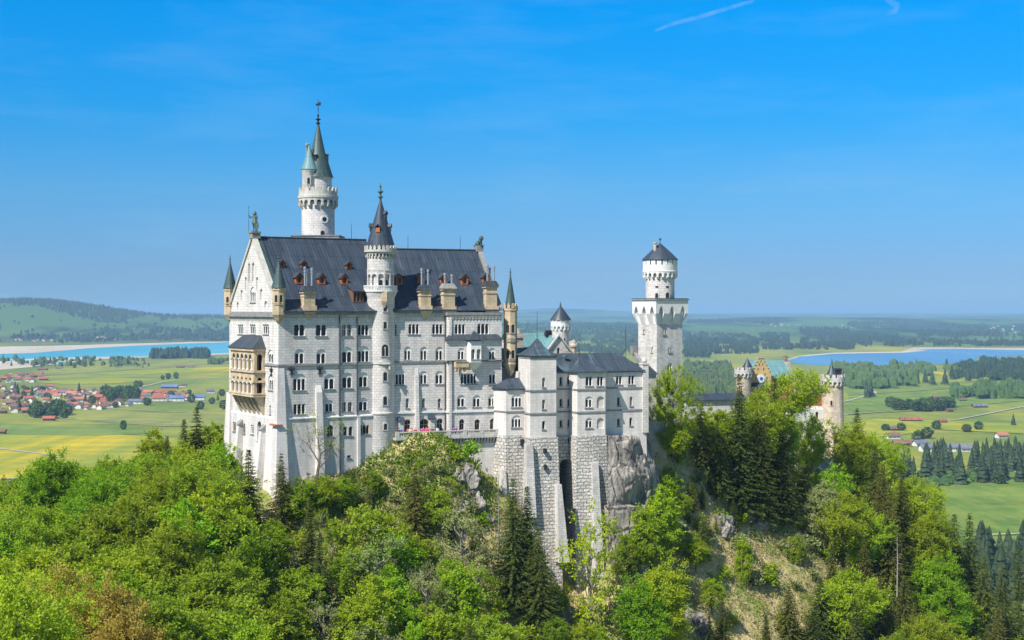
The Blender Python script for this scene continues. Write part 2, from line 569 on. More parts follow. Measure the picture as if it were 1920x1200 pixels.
class Bld:
    """a building: root Empty at its base; parts are written in (u along the front, v into depth, world z)"""
    def __init__(s, name, px, D, ang, zb, label, cat, group=None):
        s.x0, s.y0, s.a, s.zb = (px - CX) / F * D, D, R(ang), zb
        s.U = (math.cos(s.a), math.sin(s.a))
        s.V = (-math.sin(s.a), math.cos(s.a))
        s.root = tag(empty(name, (s.x0, s.y0, zb), s.a), label, cat, group)

    def y(s, u, v=0.0): return s.y0 + u * s.U[1] + v * s.V[1]
    def x(s, u, v=0.0): return s.x0 + u * s.U[0] + v * s.V[0]

    def u(s, px, v=0.0):
        k = (px - CX) / F
        return (k * (s.y0 + v * s.V[1]) - (s.x0 + v * s.V[0])) / (s.U[0] - k * s.U[1])

    def v(s, px, u=0.0):
        k = (px - CX) / F
        return (k * (s.y0 + u * s.U[1]) - (s.x0 + u * s.U[0])) / (s.V[0] - k * s.V[1])

    def z(s, py, u, v=0.0): return (HY - py) / F * s.y(u, v)

    def add(s, name, mb, mat, parent=None, smooth=False):
        p = parent if parent is not None else s.root
        o = mb.build(name, mat, p, -s.zb)
        if smooth: weld_smooth(o)
        return o

    def place(s, name, me, u, v, z, rz=0.0, mat=None):
        o = bpy.data.objects.new(name, me)
        C.objects.link(o)
        o.parent = s.root
        o.location = (u, v, z - s.zb)
        o.rotation_euler = (0, 0, rz)
        return o


# ---------------------------------------------------------------- windows
def arc(cx, cz, r, a0, a1, n):
    return [(cx + r * math.cos(R(a0 + (a1 - a0) * i / n)), cz + r * math.sin(R(a0 + (a1 - a0) * i / n))) for i in range(n + 1)]


def win_outline(w, h, n, kind):
    """counter-clockwise outline in (x, z), sill at z = 0"""
    if kind == 'rect':
        return [(-w / 2, 0), (w / 2, 0), (w / 2, h), (-w / 2, h)]
    if kind == 'arch' or n == 1:
        r = w / 2
        if r > h * 0.7: r = h * 0.7
        zc = h - r
        top = [(x * (w / 2) / r, z) for x, z in arc(0, zc, r, 0, 180, 10)]
        return [(-w / 2, 0), (w / 2, 0)] + top
    lw = w / n
    pts = [(-w / 2, 0), (w / 2, 0)]
    for i in range(n):
        cx = w / 2 - lw * (i + 0.5)
        a = arc(cx, h - lw / 2, lw / 2 - 0.03, 0, 180, 6)
        pts += a
    return pts


WCACHE = {}


def win_meshes(w, h, n, kind, mat):
    w, h = round(w * 10) / 10, round(h * 10) / 10
    key = (w, h, n, kind, mat)
    if key in WCACHE: return WCACHE[key]
    out = win_outline(w, h, n, kind)
    m = MB()
    fr = 0.09
    ins = [(x * (1 - 2 * fr / w), fr + z * (1 - 2 * fr / h)) for x, z in out]
    k = len(out)
    for i in range(k):
        a, b, c, d = out[i], out[(i + 1) % k], ins[(i + 1) % k], ins[i]
        m.poly([(a[0], .30, a[1]), (b[0], .30, b[1]), (c[0], .30, c[1]), (d[0], .30, d[1])])
    if kind == 'arch' and n > 1:
        lw = (w - 0.12) / n
        lh = h * 0.66
        holes = [[(x - w / 2 + 0.06 + lw * (i + 0.5), 0.06 + z) for x, z in win_outline(lw - 0.16, lh, 1, 'arch')] for i in range(n)]
        m.wall((0, .16, 0), (1, 0, 0), (0, -1, 0), out, holes, 0.12)
        for i in range(1, n):
            x = -w / 2 + 0.06 + lw * i
            m.lathe([(.14, .06), (.14, .16), (.085, .2), (.075, lh - lw * .55), (.15, lh - lw * .42), (.15, lh - lw * .36)], 6, (x, .12))
        for sx in (-1, 1):
            m.lathe([(.07, .06), (.07, lh - lw * .5), (.11, lh - lw * .4)], 6, (sx * (w / 2 - .1), .13))
    elif n > 1:
        lw = w / n
        for i in range(0, n + 1):
            x = -w / 2 + lw * i
            if i == 0: x += 0.07
            if i == n: x -= 0.07
            zt = h - lw / 2
            m.lathe([(.14, 0), (.14, .12), (.09, .16), (.08, zt - .25), (.15, zt - .1), (.15, zt + .05)], 6, (x, .14))
    elif kind == 'arch' and h > 1.6:
        m.box(-.035, .035, .3, .36, 0, h * 0.96)
        m.box(-w / 2, w / 2, .3, .36, h * .55, h * .55 + .07)
    f = m.build('window', mat, None)
    p = MB()
    p.poly([(x, .45, z) for x, z in out])
    g = p.build('pane', 'glass', None)
    q = MB()
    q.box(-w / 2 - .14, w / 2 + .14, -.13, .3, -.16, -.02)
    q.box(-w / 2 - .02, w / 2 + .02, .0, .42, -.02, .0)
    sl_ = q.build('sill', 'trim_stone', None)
    r = (f.data, g.data, sl_.data, out)
    for o in (f, g, sl_): bpy.data.objects.remove(o)
    WCACHE[key] = r
    return r


def put_window(b, u, v, z, rz, w, h, n, kind='arch', mat='white_stone', name='window'):
    """window part (frame, columns) with sub-parts pane and sill; returns its outline for the wall's hole"""
    f, g, sl_, out = win_meshes(w, h, n, kind, mat)
    o = b.place(name, f, u, v, z, rz)
    for nm, me in (('pane', g), ('sill', sl_)):
        c = bpy.data.objects.new(nm, me)
        C.objects.link(c)
        c.parent = o
    return out


def wall_windows(b, mb, wins, v=0.0, outline=None, depth=0.5):
    """front-facing wall at depth v; wins = (px0, px1, pytop, pybottom, n, kind[, mat]) in photo measure -> metric"""
    holes = []
    for wdw in wins:
        px0, px1, p0, p1, n, kind = wdw[:6]
        mat = wdw[6] if len(wdw) > 6 else 'white_stone'
        u0, u1 = b.u(px0, v), b.u(px1, v)
        uc = (u0 + u1) / 2
        z0, z1 = b.z(p1, uc, v), b.z(p0, uc, v)
        out = put_window(b, uc, v, z0, 0.0, u1 - u0, z1 - z0, n, kind, mat)
        holes.append([(x + uc, zz + z0) for x, zz in out])
    if outline is not None:
        mb.wall((0, v, 0), (1, 0, 0), (0, -1, 0), outline, holes, depth)
    return holes


RW = {}


def round_window(b, c, r, ang, z0, w, h, n=1, mat='pale_trim', name='window'):
    """window on a drum: moulded surround standing proud of the curve, dark light inside"""
    key = (round(w, 1), round(h, 1), n, mat)
    if key not in RW:
        w, h = key[0], key[1]
        m = MB()
        out = win_outline(w, h, 1, 'arch')
        big = [(x * (1 + .34 / w), -.12 + z * (1 + .3 / h)) for x, z in out]
        k = len(out)
        for i in range(k):
            a, bb, cc, d = big[i], big[(i + 1) % k], out[(i + 1) % k], out[i]
            m.poly([(a[0], -.10, a[1]), (bb[0], -.10, bb[1]), (cc[0], -.10, cc[1]), (d[0], -.10, d[1])])
            m.poly([(a[0], .2, a[1]), (bb[0], .2, bb[1]), (bb[0], -.10, bb[1]), (a[0], -.10, a[1])])
            m.poly([(d[0], -.10, d[1]), (cc[0], -.10, cc[1]), (cc[0], .1, cc[1]), (d[0], .1, d[1])])
        if n == 2:
            m.lathe([(.1, 0), (.07, .15), (.07, h * .6), (.14, h * .7), (.14, h * .78)], 6, (0, -.06))
        f = m.build('window', mat)
        p = MB()
        p.poly([(x, -.03, z) for x, z in out])
        g = p.build('pane', 'glass')
        RW[key] = (f.data, g.data)
        bpy.data.objects.remove(f)
        bpy.data.objects.remove(g)
    f, g = RW[key]
    o = b.place(name, f, c[0] + r * math.cos(ang), c[1] + r * math.sin(ang), z0, ang + math.pi / 2)
    p = bpy.data.objects.new('pane', g)
    C.objects.link(p)
    p.parent = o
    return o


# ---------------------------------------------------------------- tower pieces
def ring_boxes(m, c, r0, r1, z0, z1, n, fill=0.55, rot=0.0, a0=0.0, a1=2 * math.pi):
    for i in range(n):
        t = rot + a0 + (a1 - a0) * (i + .5) / n
        d = (a1 - a0) / n * fill / 2
        pts = []
        for tt, r in ((t - d, r0), (t - d, r1), (t + d, r1), (t + d, r0)):
            pts.append((c[0] + r * math.cos(tt), c[1] + r * math.sin(tt)))
        m.prism(pts, z0, z1)


def merlons(m, c, r0, r1, z0, z1, n, fill=0.6, rot=0.0):
    """merlons with a rounded head"""
    ring_boxes(m, c, r0, r1, z0, z0 + (z1 - z0) * .72, n, fill, rot)
    ring_boxes(m, c, r0, r1, z0 + (z1 - z0) * .72, z1, n, fill * .55, rot)


def machicolation(m, c, rin, rout, z0, z1, n, rot=0.0, point=False):
    """arched panels carried on corbels around a drum"""
    half = math.pi / n
    wd = 2 * rout * math.tan(half)
    h = z1 - z0
    for i in range(n):
        t = rot + 2 * math.pi * i / n
        U = Vector((-math.sin(t), math.cos(t), 0))
        N = Vector((math.cos(t), math.sin(t), 0))
        O = Vector((c[0], c[1], 0)) + N * rout
        ra = wd * .33
        top = z0 + h * .42
        ar = arc(0, top, ra, 180, 0, 6)
        if point: ar = [(-ra, top), (-ra * .6, top + ra * 1.0), (0, top + ra * 1.7), (ra * .6, top + ra), (ra, top)]
        o = [(-wd / 2, z0), (-ra, z0)] + ar + [(ra, z0), (wd / 2, z0), (wd / 2, z1), (-wd / 2, z1)]
        m.wall(O, U, N, o)
        # soffit of the arch
        back = rout - rin
        e = [(-ra, z0)] + ar + [(ra, z0)]
        for a, b in zip(e, e[1:]):
            pa, pb = O + U * a[0] + Vector((0, 0, a[1])), O + U * b[0] + Vector((0, 0, b[1]))
            m.poly([pa, pb, pb - N * back, pa - N * back])
        # corbel between two arches
        t2 = t + half
        U2 = Vector((-math.sin(t2), math.cos(t2), 0))
        N2 = Vector((math.cos(t2), math.sin(t2), 0))
        cw = wd * .17
        q = lambda r, s, z: Vector((c[0], c[1], z)) + N2 * r + U2 * s
        ro = rout / math.cos(half) * .985
        zb = z0 - h * .38
        A = [q(rin, -cw, zb), q(rin, cw, zb), q(rin + .05, cw, zb), q(rin + .05, -cw, zb)]
        m.poly([q(rin + .03, -cw, zb), q(rin + .03, cw, zb), q(ro, cw, z0), q(ro, -cw, z0)])
        for sx in (-cw, cw):
            m.poly([q(rin, sx, zb), q(ro, sx, z0), q(ro, sx, z0 + h * .4), q(rin, sx, z0 + h * .4)])
        m.poly([q(ro, -cw, z0), q(ro, cw, z0), q(ro, cw, z0 + h * .3), q(ro, -cw, z0 + h * .3)])


def finial(m, c, z0, h, r=.16, n=8):
    m.lathe([(r * .5, z0), (r * .5, z0 + h * .12), (r * 1.1, z0 + h * .16), (r * 1.1, z0 + h * .22), (r * .4, z0 + h * .28), (r * .4, z0 + h * .38),
             (r * 1.3, z0 + h * .46), (r * 1.3, z0 + h * .5), (r * .35, z0 + h * .56), (r * .3, z0 + h * .7), (r * .7, z0 + h * .76), (r * .25, z0 + h * .82), (0, z0 + h)], n, c)

# ================================================================ PALACE, west block
def camface(b, u, v):
    """local angle, at (u, v), of the direction to the camera"""
    x, y = b.x(u, v), b.y(u, v)
    return math.atan2(-y, -x) - b.a


A = Bld('palace_block', 522, 250, 30.8, -36, 'tall pale palace block with steep white gable and sandstone loggia', 'castle palace')
LA, DA = 20.5, 23.5                    # length, depth
EZ = -0.35                             # eaves
RZ = 12.55                             # ridge
VM = DA / 2
B_ANG = 22.0


def gable_wall_pts(v0, v1, z0, ze, zr):
    return [(-v1, z0), (-v0, z0), (-v0, ze), (-(v0 + v1) / 2, zr), (-v1, ze)]


# --- south wall
SOUTH_A = [(550.4, 572, 607.5, 630, 2, 'row'), (591.6, 612.8, 607.5, 630, 2, 'row'), (641.5, 649, 608, 629.6, 1, 'arch'), (651.5, 659, 608, 629.6, 1, 'arch'),
           (670, 692, 608, 629, 3, 'row'),
           (552, 571, 654, 682, 2, 'arch'), (593, 611.5, 654, 682, 2, 'arch'), (640.6, 660.6, 651, 680, 2, 'arch'), (670, 693, 649, 679, 3, 'arch'),
           (548.8, 574, 700, 732.5, 3, 'arch'), (607.4, 627.4, 701, 730, 2, 'arch'), (641, 660.6, 699, 728, 2, 'arch'), (672, 690, 698, 726, 2, 'arch'),
           (549.5, 573.5, 757, 777, 3, 'row'), (609, 625, 750, 773, 2, 'arch'), (642, 649.5, 753, 772, 1, 'arch'), (652.5, 660, 753, 772, 1, 'arch'), (672, 690, 746, 770, 2, 'arch'),
           (613, 625, 797.5, 818, 1, 'arch', 'sandstone'), (644, 651, 799, 817, 1, 'arch', 'sandstone'), (654, 661, 799, 817, 1, 'arch', 'sandstone'),
           (673, 693, 797, 814, 3, 'row', 'sandstone'), (616.5, 621.5, 832, 839, 1, 'rect'), (651, 658, 854, 859, 1, 'rect')]
ZS1 = A.z(685, 1)           # string course
ZS2 = A.z(784, 3)           # lower string course
mu = MB()
holes = wall_windows(A, mu, [q for q in SOUTH_A if q[3] < 786])
mu.wall((0, 0, 0), (1, 0, 0), (0, -1, 0), [(0, ZS2), (LA, ZS2), (LA, EZ), (0, EZ)], holes, 0.5)
# --- west gable wall with its windows
WEST = [(446, 456, 607, 626.5, 3, 'row'), (468.5, 479, 607, 626.5, 3, 'row'), (493, 504, 607, 626.5, 3, 'row'),
        (469, 479, 538, 567, 3, 'arch'), (502, 512, 656, 681, 2, 'arch'), (503, 511.5, 703, 732, 2, 'arch'), (505, 508, 759, 777, 1, 'arch')]
WLOW = [(436.5, 442.5, 790, 809, 2, 'row', 'sandstone'), (453, 460, 793, 813, 2, 'row', 'sandstone'), (470, 476, 796, 814, 2, 'row'), (482.5, 490, 790, 828, 1, 'arch', 'sandstone')]


def west_holes(wins, u=0.0):
    hs = []
    for q in wins:
        va, vb = A.v(q[0], u), A.v(q[1], u)
        vc = (va + vb) / 2
        z0, z1 = A.z(q[3], u, vc), A.z(q[2], u, vc)
        out = put_window(A, u, vc, z0, -math.pi / 2, abs(va - vb), z1 - z0, q[4], q[5], q[6] if len(q) > 6 else 'white_stone')
        hs.append([(x - vc, z + z0) for x, z in out])
    return hs


wh = west_holes(WEST)
# blind niches of the gable (shallow recesses)
NICHE = [(472.5, 476.8, 492, 528, 2), (465.5, 468.6, 493, 530, 2), (459, 462.5, 519, 545, 2), (480, 484, 519, 545, 2), (451, 455, 543, 563, 2), (487.5, 492, 541, 563, 2),
         (444, 447.5, 566, 578, 2), (495.5, 501, 564, 578, 2)]
nh = []
for p0, p1, a, bq, _ in NICHE:
    va, vb = A.v(p0), A.v(p1)
    vc = (va + vb) / 2
    z0, z1 = A.z(bq, 0, vc), A.z(a, 0, vc)
    nh.append([(x - vc, z + z0) for x, z in win_outline(abs(va - vb), z1 - z0, 1, 'arch')])
mu.wall((0, 0, 0), (0, -1, 0), (-1, 0, 0), gable_wall_pts(0, DA, ZS2, EZ, RZ - .15), wh + nh, 0.5)
nb_ = MB()
for h in nh:
    nb_.poly([(.3, -q[0], q[1]) for q in h])
A.add('niche_back', nb_, 'niche_shadowless')
mu.wall((LA, 0, 0), (0, 1, 0), (1, 0, 0), [(0, -30), (DA, -30), (DA, EZ), (VM, RZ), (0, EZ)])
mu.wall((LA, DA, 0), (-1, 0, 0), (0, 1, 0), [(0, -30), (LA, -30), (LA, EZ), (0, EZ)])
A.add('upper_wall', mu, 'limestone')
# --- battered lower storeys (smoother stone)
ml = MB()
lh = wall_windows(A, ml, [q for q in SOUTH_A if q[3] > 786], -0.25)
ml.wall((0, -0.25, 0), (1, 0, 0), (0, -1, 0), [(-0.3, -36), (LA, -36), (LA, ZS2 - .1), (-0.3, ZS2 - .1)], lh, 0.5)
ml.poly([(-0.3, -0.25, ZS2 - .1), (LA, -0.25, ZS2 - .1), (LA, 0, ZS2 + .15), (0, 0, ZS2 + .15)])
lw_ = west_holes(WLOW, -0.35)
ml.wall((-0.35, 0, 0), (0, -1, 0), (-1, 0, 0), [(-DA - .3, -27), (.25, -27), (.25, ZS2 - .1), (-DA - .3, ZS2 - .1)], lw_, 0.55)
ml.poly([(-.35, DA + .3, ZS2 - .1), (-.35, -.25, ZS2 - .1), (0, 0, ZS2 + .2), (0, DA, ZS2 + .2)])
ml.hull([(-1.6, -.25, -37), (-.35, -.25, -37), (-.35, DA + .6, -37), (-1.6, DA + 1.2, -37)],
        [(-.38, -.25, -24.0), (-.33, -.25, -24.0), (-.33, DA + .3, -24.0), (-.38, DA + .3, -24.0)])
ml.hull([(-1.3, DA - 2.5, -37), (.5, DA - 2.5, -37), (.5, DA + 1.2, -37), (-1.3, DA + 1.4, -37)],
        [(-.42, DA - 1.6, -15), (.3, DA - 1.6, -15), (.3, DA + .4, -15), (-.42, DA + .4, -15)])
A.add('lower_wall', ml, 'plaster')


# --- buttresses
def buttress(b, u0, u1, v0, d0, d1, ztop, zbot, mat='plaster', name='buttress', wide=1.25):
    m = MB()
    c, hw = (u0 + u1) / 2, (u1 - u0) / 2
    h2 = hw * wide
    m.hull([(c - h2, v0 - d1, zbot), (c + h2, v0 - d1, zbot), (c + h2, v0, zbot), (c - h2, v0, zbot)],
           [(c - hw, v0 - d0, ztop), (c + hw, v0 - d0, ztop), (c + hw, v0, ztop + 1.2), (c - hw, v0, ztop + 1.2)])
    return b.add(name, m, mat)


buttress(A, A.u(591), A.u(602), 0, .5, 1.7, A.z(735, 8), -32)
# corner buttress
m = MB()
m.hull([(-1.5, -2.1, -40), (1.5, -2.1, -40), (1.5, .2, -40), (-1.5, 1.6, -40)], [(-.12, -.12, ZS1 - .4), (1.0, -.12, ZS1 - .4), (1.0, .1, ZS1 - .4), (-.12, .6, ZS1 - .4)])
A.add('buttress', m, 'plaster')
m = MB()
m.box(-1.02, .3, -1.1, 1.5, A.z(798, 0), A.z(795, 0))
A.add('coping', m, 'red_brick')
# the two west buttresses
for px, pt in ((489, 806), (447, 796)):
    vc = A.v(px, -1)
    z0 = A.z(pt, -1, vc)
    m = MB()
    m.hull([(-3.0, vc - .9, -38), (-.3, vc - .9, -38), (-.3, vc + .9, -38), (-3.0, vc + .9, -38)], [(-1.1, vc - .55, z0), (-.3, vc - .55, z0), (-.3, vc + .55, z0), (-1.1, vc + .55, z0)])
    bt = A.add('buttress', m, 'plaster')
    m = MB()
    m.hull([(-1.3, vc - .7, z0), (-.3, vc - .7, z0), (-.3, vc + .7, z0), (-1.3, vc + .7, z0)], [(-1.25, vc - .7, z0 + .12), (-.3, vc - .7, z0 + .95), (-.3, vc + .7, z0 + .95), (-1.25, vc + .7, z0 + .12)])
    A.add('buttress_cap', m, 'trim_stone', bt)


# --- cornice, frieze, string course
def frieze(m, u0, u1, v, ztop, step=.62, axis='u'):
    """little round-arched corbel table hanging below ztop"""
    n = max(1, int((u1 - u0) / step))
    st = (u1 - u0) / n
    for i in range(n):
        a = u0 + st * i
        if axis == 'u':
            m.box(a, a + st * .42, v - .16, v, ztop - .62, ztop - .3)
        else:
            m.box(v - .16, v, a, a + st * .42, ztop - .62, ztop - .3)
    if axis == 'u': m.box(u0, u1, v - .2, v, ztop - .3, ztop)
    else: m.box(v - .2, v, u0, u1, ztop - .3, ztop)


m = MB()
frieze(m, .05, LA, -.002, EZ - .55)
frieze(m, .3, DA - .3, -.002, EZ - .95, axis='v')
A.add('corbel_frieze', m, 'pale_trim')
m = MB()
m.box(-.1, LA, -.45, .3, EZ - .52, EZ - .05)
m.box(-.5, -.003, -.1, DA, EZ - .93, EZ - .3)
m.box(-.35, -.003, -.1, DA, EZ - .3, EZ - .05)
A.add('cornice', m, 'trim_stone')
m = MB()
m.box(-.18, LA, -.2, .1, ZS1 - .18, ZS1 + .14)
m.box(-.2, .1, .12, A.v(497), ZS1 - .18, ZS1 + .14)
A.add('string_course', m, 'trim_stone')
m = MB()
m.box(-.5, LA, -.42, .0, ZS2 - .16, ZS2 + .02)
A.add('string_course', m, 'white_stone')
m = MB()
m.tube([(A.u(636), -.2, EZ - .6), (A.u(636), -.2, ZS2), (A.u(636), -.4, ZS2 - .5), (A.u(636), -.4, -30)], .13)
A.add('downpipe', m, 'downpipe_metal')
m = MB()
m.box(A.u(668.5), A.u(668.5) + .5, -.6, -.24, -30, ZS2 - .3)
A.add('pilaster', m, 'plaster')
m = MB()
m.tube([(A.u(669), -.16, EZ - .9), (A.u(669), -.16, ZS2)], .1)
A.add('downpipe', m, 'downpipe_metal')
# iron wall anchors shaped like a lily
for fr, px, py in (('s', 546.5, 695), ('s', 599.5, 694), ('w', 509.3, 697)):
    m = MB()
    if fr == 's': P3 = lambda x, z, o: (A.u(px) + x, -.08 - o, A.z(py, A.u(px)) + z)
    else: P3 = lambda x, z, o: (-.08 - o, A.v(px) - x, A.z(py, 0, A.v(px)) + z)
    m.tube([P3(0, .95, 0), P3(0, .3, 0), P3(0, -.9, 0)], [.03, .16, .05])
    for sx in (-1, 1):
        m.tube([P3(0, -.1, 0), P3(sx * .35, .15, .03), P3(sx * .5, .5, .05), P3(sx * .62, .3, .05)], [.09, .12, .1, .05])
        m.tube([P3(0, -.2, 0), P3(sx * .3, -.5, .03), P3(sx * .42, -.75, .03)], [.08, .07, .04])
    A.add('wall_anchor', m, 'iron')

# --- roof
roofA = MB()
ov = .75
zo = EZ - .05 - ov * (RZ - EZ) / VM * .35


def roof_side(m, u0, u1, vs, sgn, er=0.0):
    pass


sl_h = math.hypot(VM, RZ - EZ)
for sgn in (1, -1):
    ve = -ov if sgn == 1 else DA + ov
    vk = .9 if sgn == 1 else DA - .9
    zk = EZ + (RZ - EZ) * .9 / VM
    P = [(.55, ve, EZ + .05), (LA + 1.2, ve, EZ + .05), (LA + 1.2, vk, zk), (.55, vk, zk)]
    Q = [(.55, vk, zk), (LA + 1.2, vk, zk), (LA + 1.2, VM, RZ), (.55, VM, RZ)]
    for p in (P, Q):
        if sgn < 0: p.reverse()
        roofA.poly(p)
roofA.poly([(.55, -ov, EZ - .12), (LA + 1.2, -ov, EZ - .12), (LA + 1.2, -ov, EZ + .05), (.55, -ov, EZ + .05)])
roofA.poly([(.55, -ov, EZ - .12), (.55, 0, EZ - .12), (LA + 1.2, 0, EZ - .12), (LA + 1.2, -ov, EZ - .12)])
roofA.poly([(LA + 1.2, -ov, EZ), (LA + 1.2, DA + ov, EZ), (LA + 1.2, VM, RZ)])
rA = A.add('roof', roofA, 'slate_roof')
m = MB()
m.tube([(.5, VM, RZ + .08), (LA + 1.2, VM, RZ + .08)], .16)
A.add('ridge_cap', m, 'slate_roof_warm', rA)
# verge of the west end: green copper strip plus coping stone
m = MB()
for sgn in (1, -1):
    v0_, v1_ = (-.2, VM) if sgn == 1 else (DA + .2, VM)
    m.hull([(-.28, v0_, EZ - .1), (.6, v0_, EZ - .1), (.6, v1_, RZ - .1), (-.28, v1_, RZ - .1)], [(-.28, v0_, EZ + .55), (.6, v0_, EZ + .55), (.6, v1_, RZ + .55), (-.28, v1_, RZ + .55)])
A.add('gable_coping', m, 'pale_trim')
m = MB()
m.poly([(.62, -.3, EZ + .62), (1.5, -.3, EZ + .42), (1.5, VM, RZ + .12), (.62, VM, RZ + .12)])
A.add('copper_strip', m, 'copper_dark', rA)


def dormer(b, px, py, w=1.15, h=1.5, vs=VM, ez=EZ, rz=RZ, roofmat='slate_roof_warm', v_off=0.0):
    """little wooden dormer with gabled hood; px, py = middle of its front"""
    sl = (rz - ez) / vs
    v = 2.0
    for _ in range(30):
        u = b.u(px, v)
        zz = b.z(py, u, v)
        v += ((zz - h * .45 - ez) / sl - v) * .6
    u = b.u(px, v)
    z0 = ez + sl * v
    m = MB()
    hw = w / 2
    vb = v + h / sl + .2
    out = [(-hw, 0), (hw, 0), (hw, h * .62), (0, h), (-hw, h * .62)]
    hole = [(x, z + h * .12) for x, z in win_outline(w * .5, h * .58, 1, 'arch')]
    m.wall((u, v - .25, z0 - .1), (1, 0, 0), (0, -1, 0), out, [hole], .2)
    for sx in (-1, 1):
        m.poly([(u + sx * hw, v - .25, z0 - .1), (u + sx * hw, vb, z0 - .1), (u + sx * hw, vb, z0 - .1 + h * .62), (u + sx * hw, v - .25, z0 - .1 + h * .62)])
    d = b.add('dormer', m, 'dormer_wood')
    r = MB()
    for sx in (-1, 1):
        e, zt = sx * (hw + .2), z0 - .1 + h * .62 - .16
        r.hull([(u, v - .5, z0 + h - .1), (u + e, v - .5, zt), (u + e, vb + .2, zt), (u, vb + .6, z0 + h - .1)],
               [(u, v - .5, z0 + h + .02), (u + e, v - .5, zt + .12), (u + e, vb + .2, zt + .12), (u, vb + .6, z0 + h + .02)])
    b.add('dormer_roof', r, roofmat, d)
    p = MB()
    p.poly([(u + x, v - .06, z0 - .1 + z) for x, z in hole])
    b.add('pane', p, 'glass', d)


for px, py in ((527.6, 494), (568.6, 495), (653, 497)):
    dormer(A, px, py, 1.0, 1.2)
for px, py in ((560, 522), (602.7, 523), (645, 523)):
    dormer(A, px, py, 1.25, 1.9)
# the wide shed dormer beside the tower
sk = MB()
u0, u1 = A.u(657, 2.5), A.u(676, 2.5)
z0 = EZ + 1.4 * (RZ - EZ) / VM
out = [(u0, z0), (u1, z0), (u1, z0 + 1.9), (u0, z0 + 1.9)]
hl = [[(u0 + .1 + k * (u1 - u0) / 3, z0 + .2), (u0 + (k + 1) * (u1 - u0) / 3 - .1, z0 + .2), (u0 + (k + 1) * (u1 - u0) / 3 - .1, z0 + 1.7), (u0 + .1 + k * (u1 - u0) / 3, z0 + 1.7)] for k in range(3)]
sk.wall((0, 1.3, 0), (1, 0, 0), (0, -1, 0), out, hl, .2)
for uu in (u0, u1):
    sk.poly([(uu, 1.3, z0), (uu, 5, z0), (uu, 5, z0 + 2.6), (uu, 1.3, z0 + 1.9)])
d = A.add('shed_dormer', sk, 'brown_frame')
sk = MB()
sk.hull([(u0 - .2, 1.0, z0 + 1.85), (u1 + .2, 1.0, z0 + 1.85), (u1 + .2, 5, z0 + 3.6), (u0 - .2, 5, z0 + 3.6)], [(u0 - .2, 1.0, z0 + 2.0), (u1 + .2, 1.0, z0 + 2.0), (u1 + .2, 5, z0 + 3.75), (u0 - .2, 5, z0 + 3.75)])
A.add('dormer_roof', sk, 'slate_roof', d)
sk = MB()
sk.box(u0, u1, 1.46, 1.5, z0 + .1, z0 + 1.8)
A.add('pane', sk, 'glass', d)


def chimney(b, px0, px1, ptop, pbot, ppipe, v0=-.25, depth=1.5, corbel=True, pipes=3, fill_roof='slate_roof_warm'):
    """sandstone stack standing on the eaves with sheet hood and metal flues"""
    u0, u1 = b.u(px0, v0), b.u(px1, v0)
    uc = (u0 + u1) / 2
    zt, zb = b.z(ptop, uc, v0), b.z(pbot, uc, v0)
    m = MB()
    m.box(u0, u1, v0, v0 + depth, zb, zt)
    m.box(u0 - .22, u1 + .22, v0 - .22, v0 + depth + .2, zb - .5, zb)
    m.box(u0 - .1, u1 + .1, v0 - .1, v0 + depth + .1, zb + (zt - zb) * .62, zb + (zt - zb) * .7)
    m.box(u0 - .2, u1 + .2, v0 - .2, v0 + depth + .2, zt - .35, zt)
    if corbel:
        cz = zb - .5
        m.hull([(uc - .3, -.05, cz - 2.0), (uc + .3, -.05, cz - 2.0), (uc + .3, .0, cz - 2.0), (uc - .3, .0, cz - 2.0)], [(u0 - .2, v0 - .35, cz - .5), (u1 + .2, v0 - .35, cz - .5), (u1 + .2, .0, cz - .5), (u0 - .2, .0, cz - .5)])
        m.box(u0 - .2, u1 + .2, v0 - .35, 0, cz - .5, cz)
    c = b.add('chimney', m, 'sandstone')
    h = MB()
    hh = .9
    h.hull([(u0 - .35, v0 - .35, zt), (u1 + .35, v0 - .35, zt), (u1 + .35, v0 + depth + .35, zt), (u0 - .35, v0 + depth + .35, zt)],
           [(u0 + .1, v0 + .15, zt + hh), (u1 - .1, v0 + .15, zt + hh), (u1 - .1, v0 + depth - .1, zt + hh), (u0 + .1, v0 + depth - .1, zt + hh)])
    b.add('chimney_hood', h, fill_roof, c)
    zp = b.z(ppipe, uc, v0)
    for i in range(pipes):
        f = MB()
        pu = u0 + (u1 - u0) * (i + .6) / (pipes + .2)
        zz = zp - (.0, .5, .2)[i % 3]
        f.lathe([(.17, zt + hh - .1), (.17, zz - .5), (.24, zz - .45), (.24, zz), (0, zz + .05)], 8, (pu, v0 + depth * .5 + (.25 if i % 2 else -.2)))
        f.lathe([(.24, zz - .9), (.24, zz - .75), (.17, zz - .72)], 8, (pu, v0 + depth * .5 + (.25 if i % 2 else -.2)))
        b.add('flue', f, 'pipe_metal', c)


chimney(A, 570, 591, 546, 573, 500)


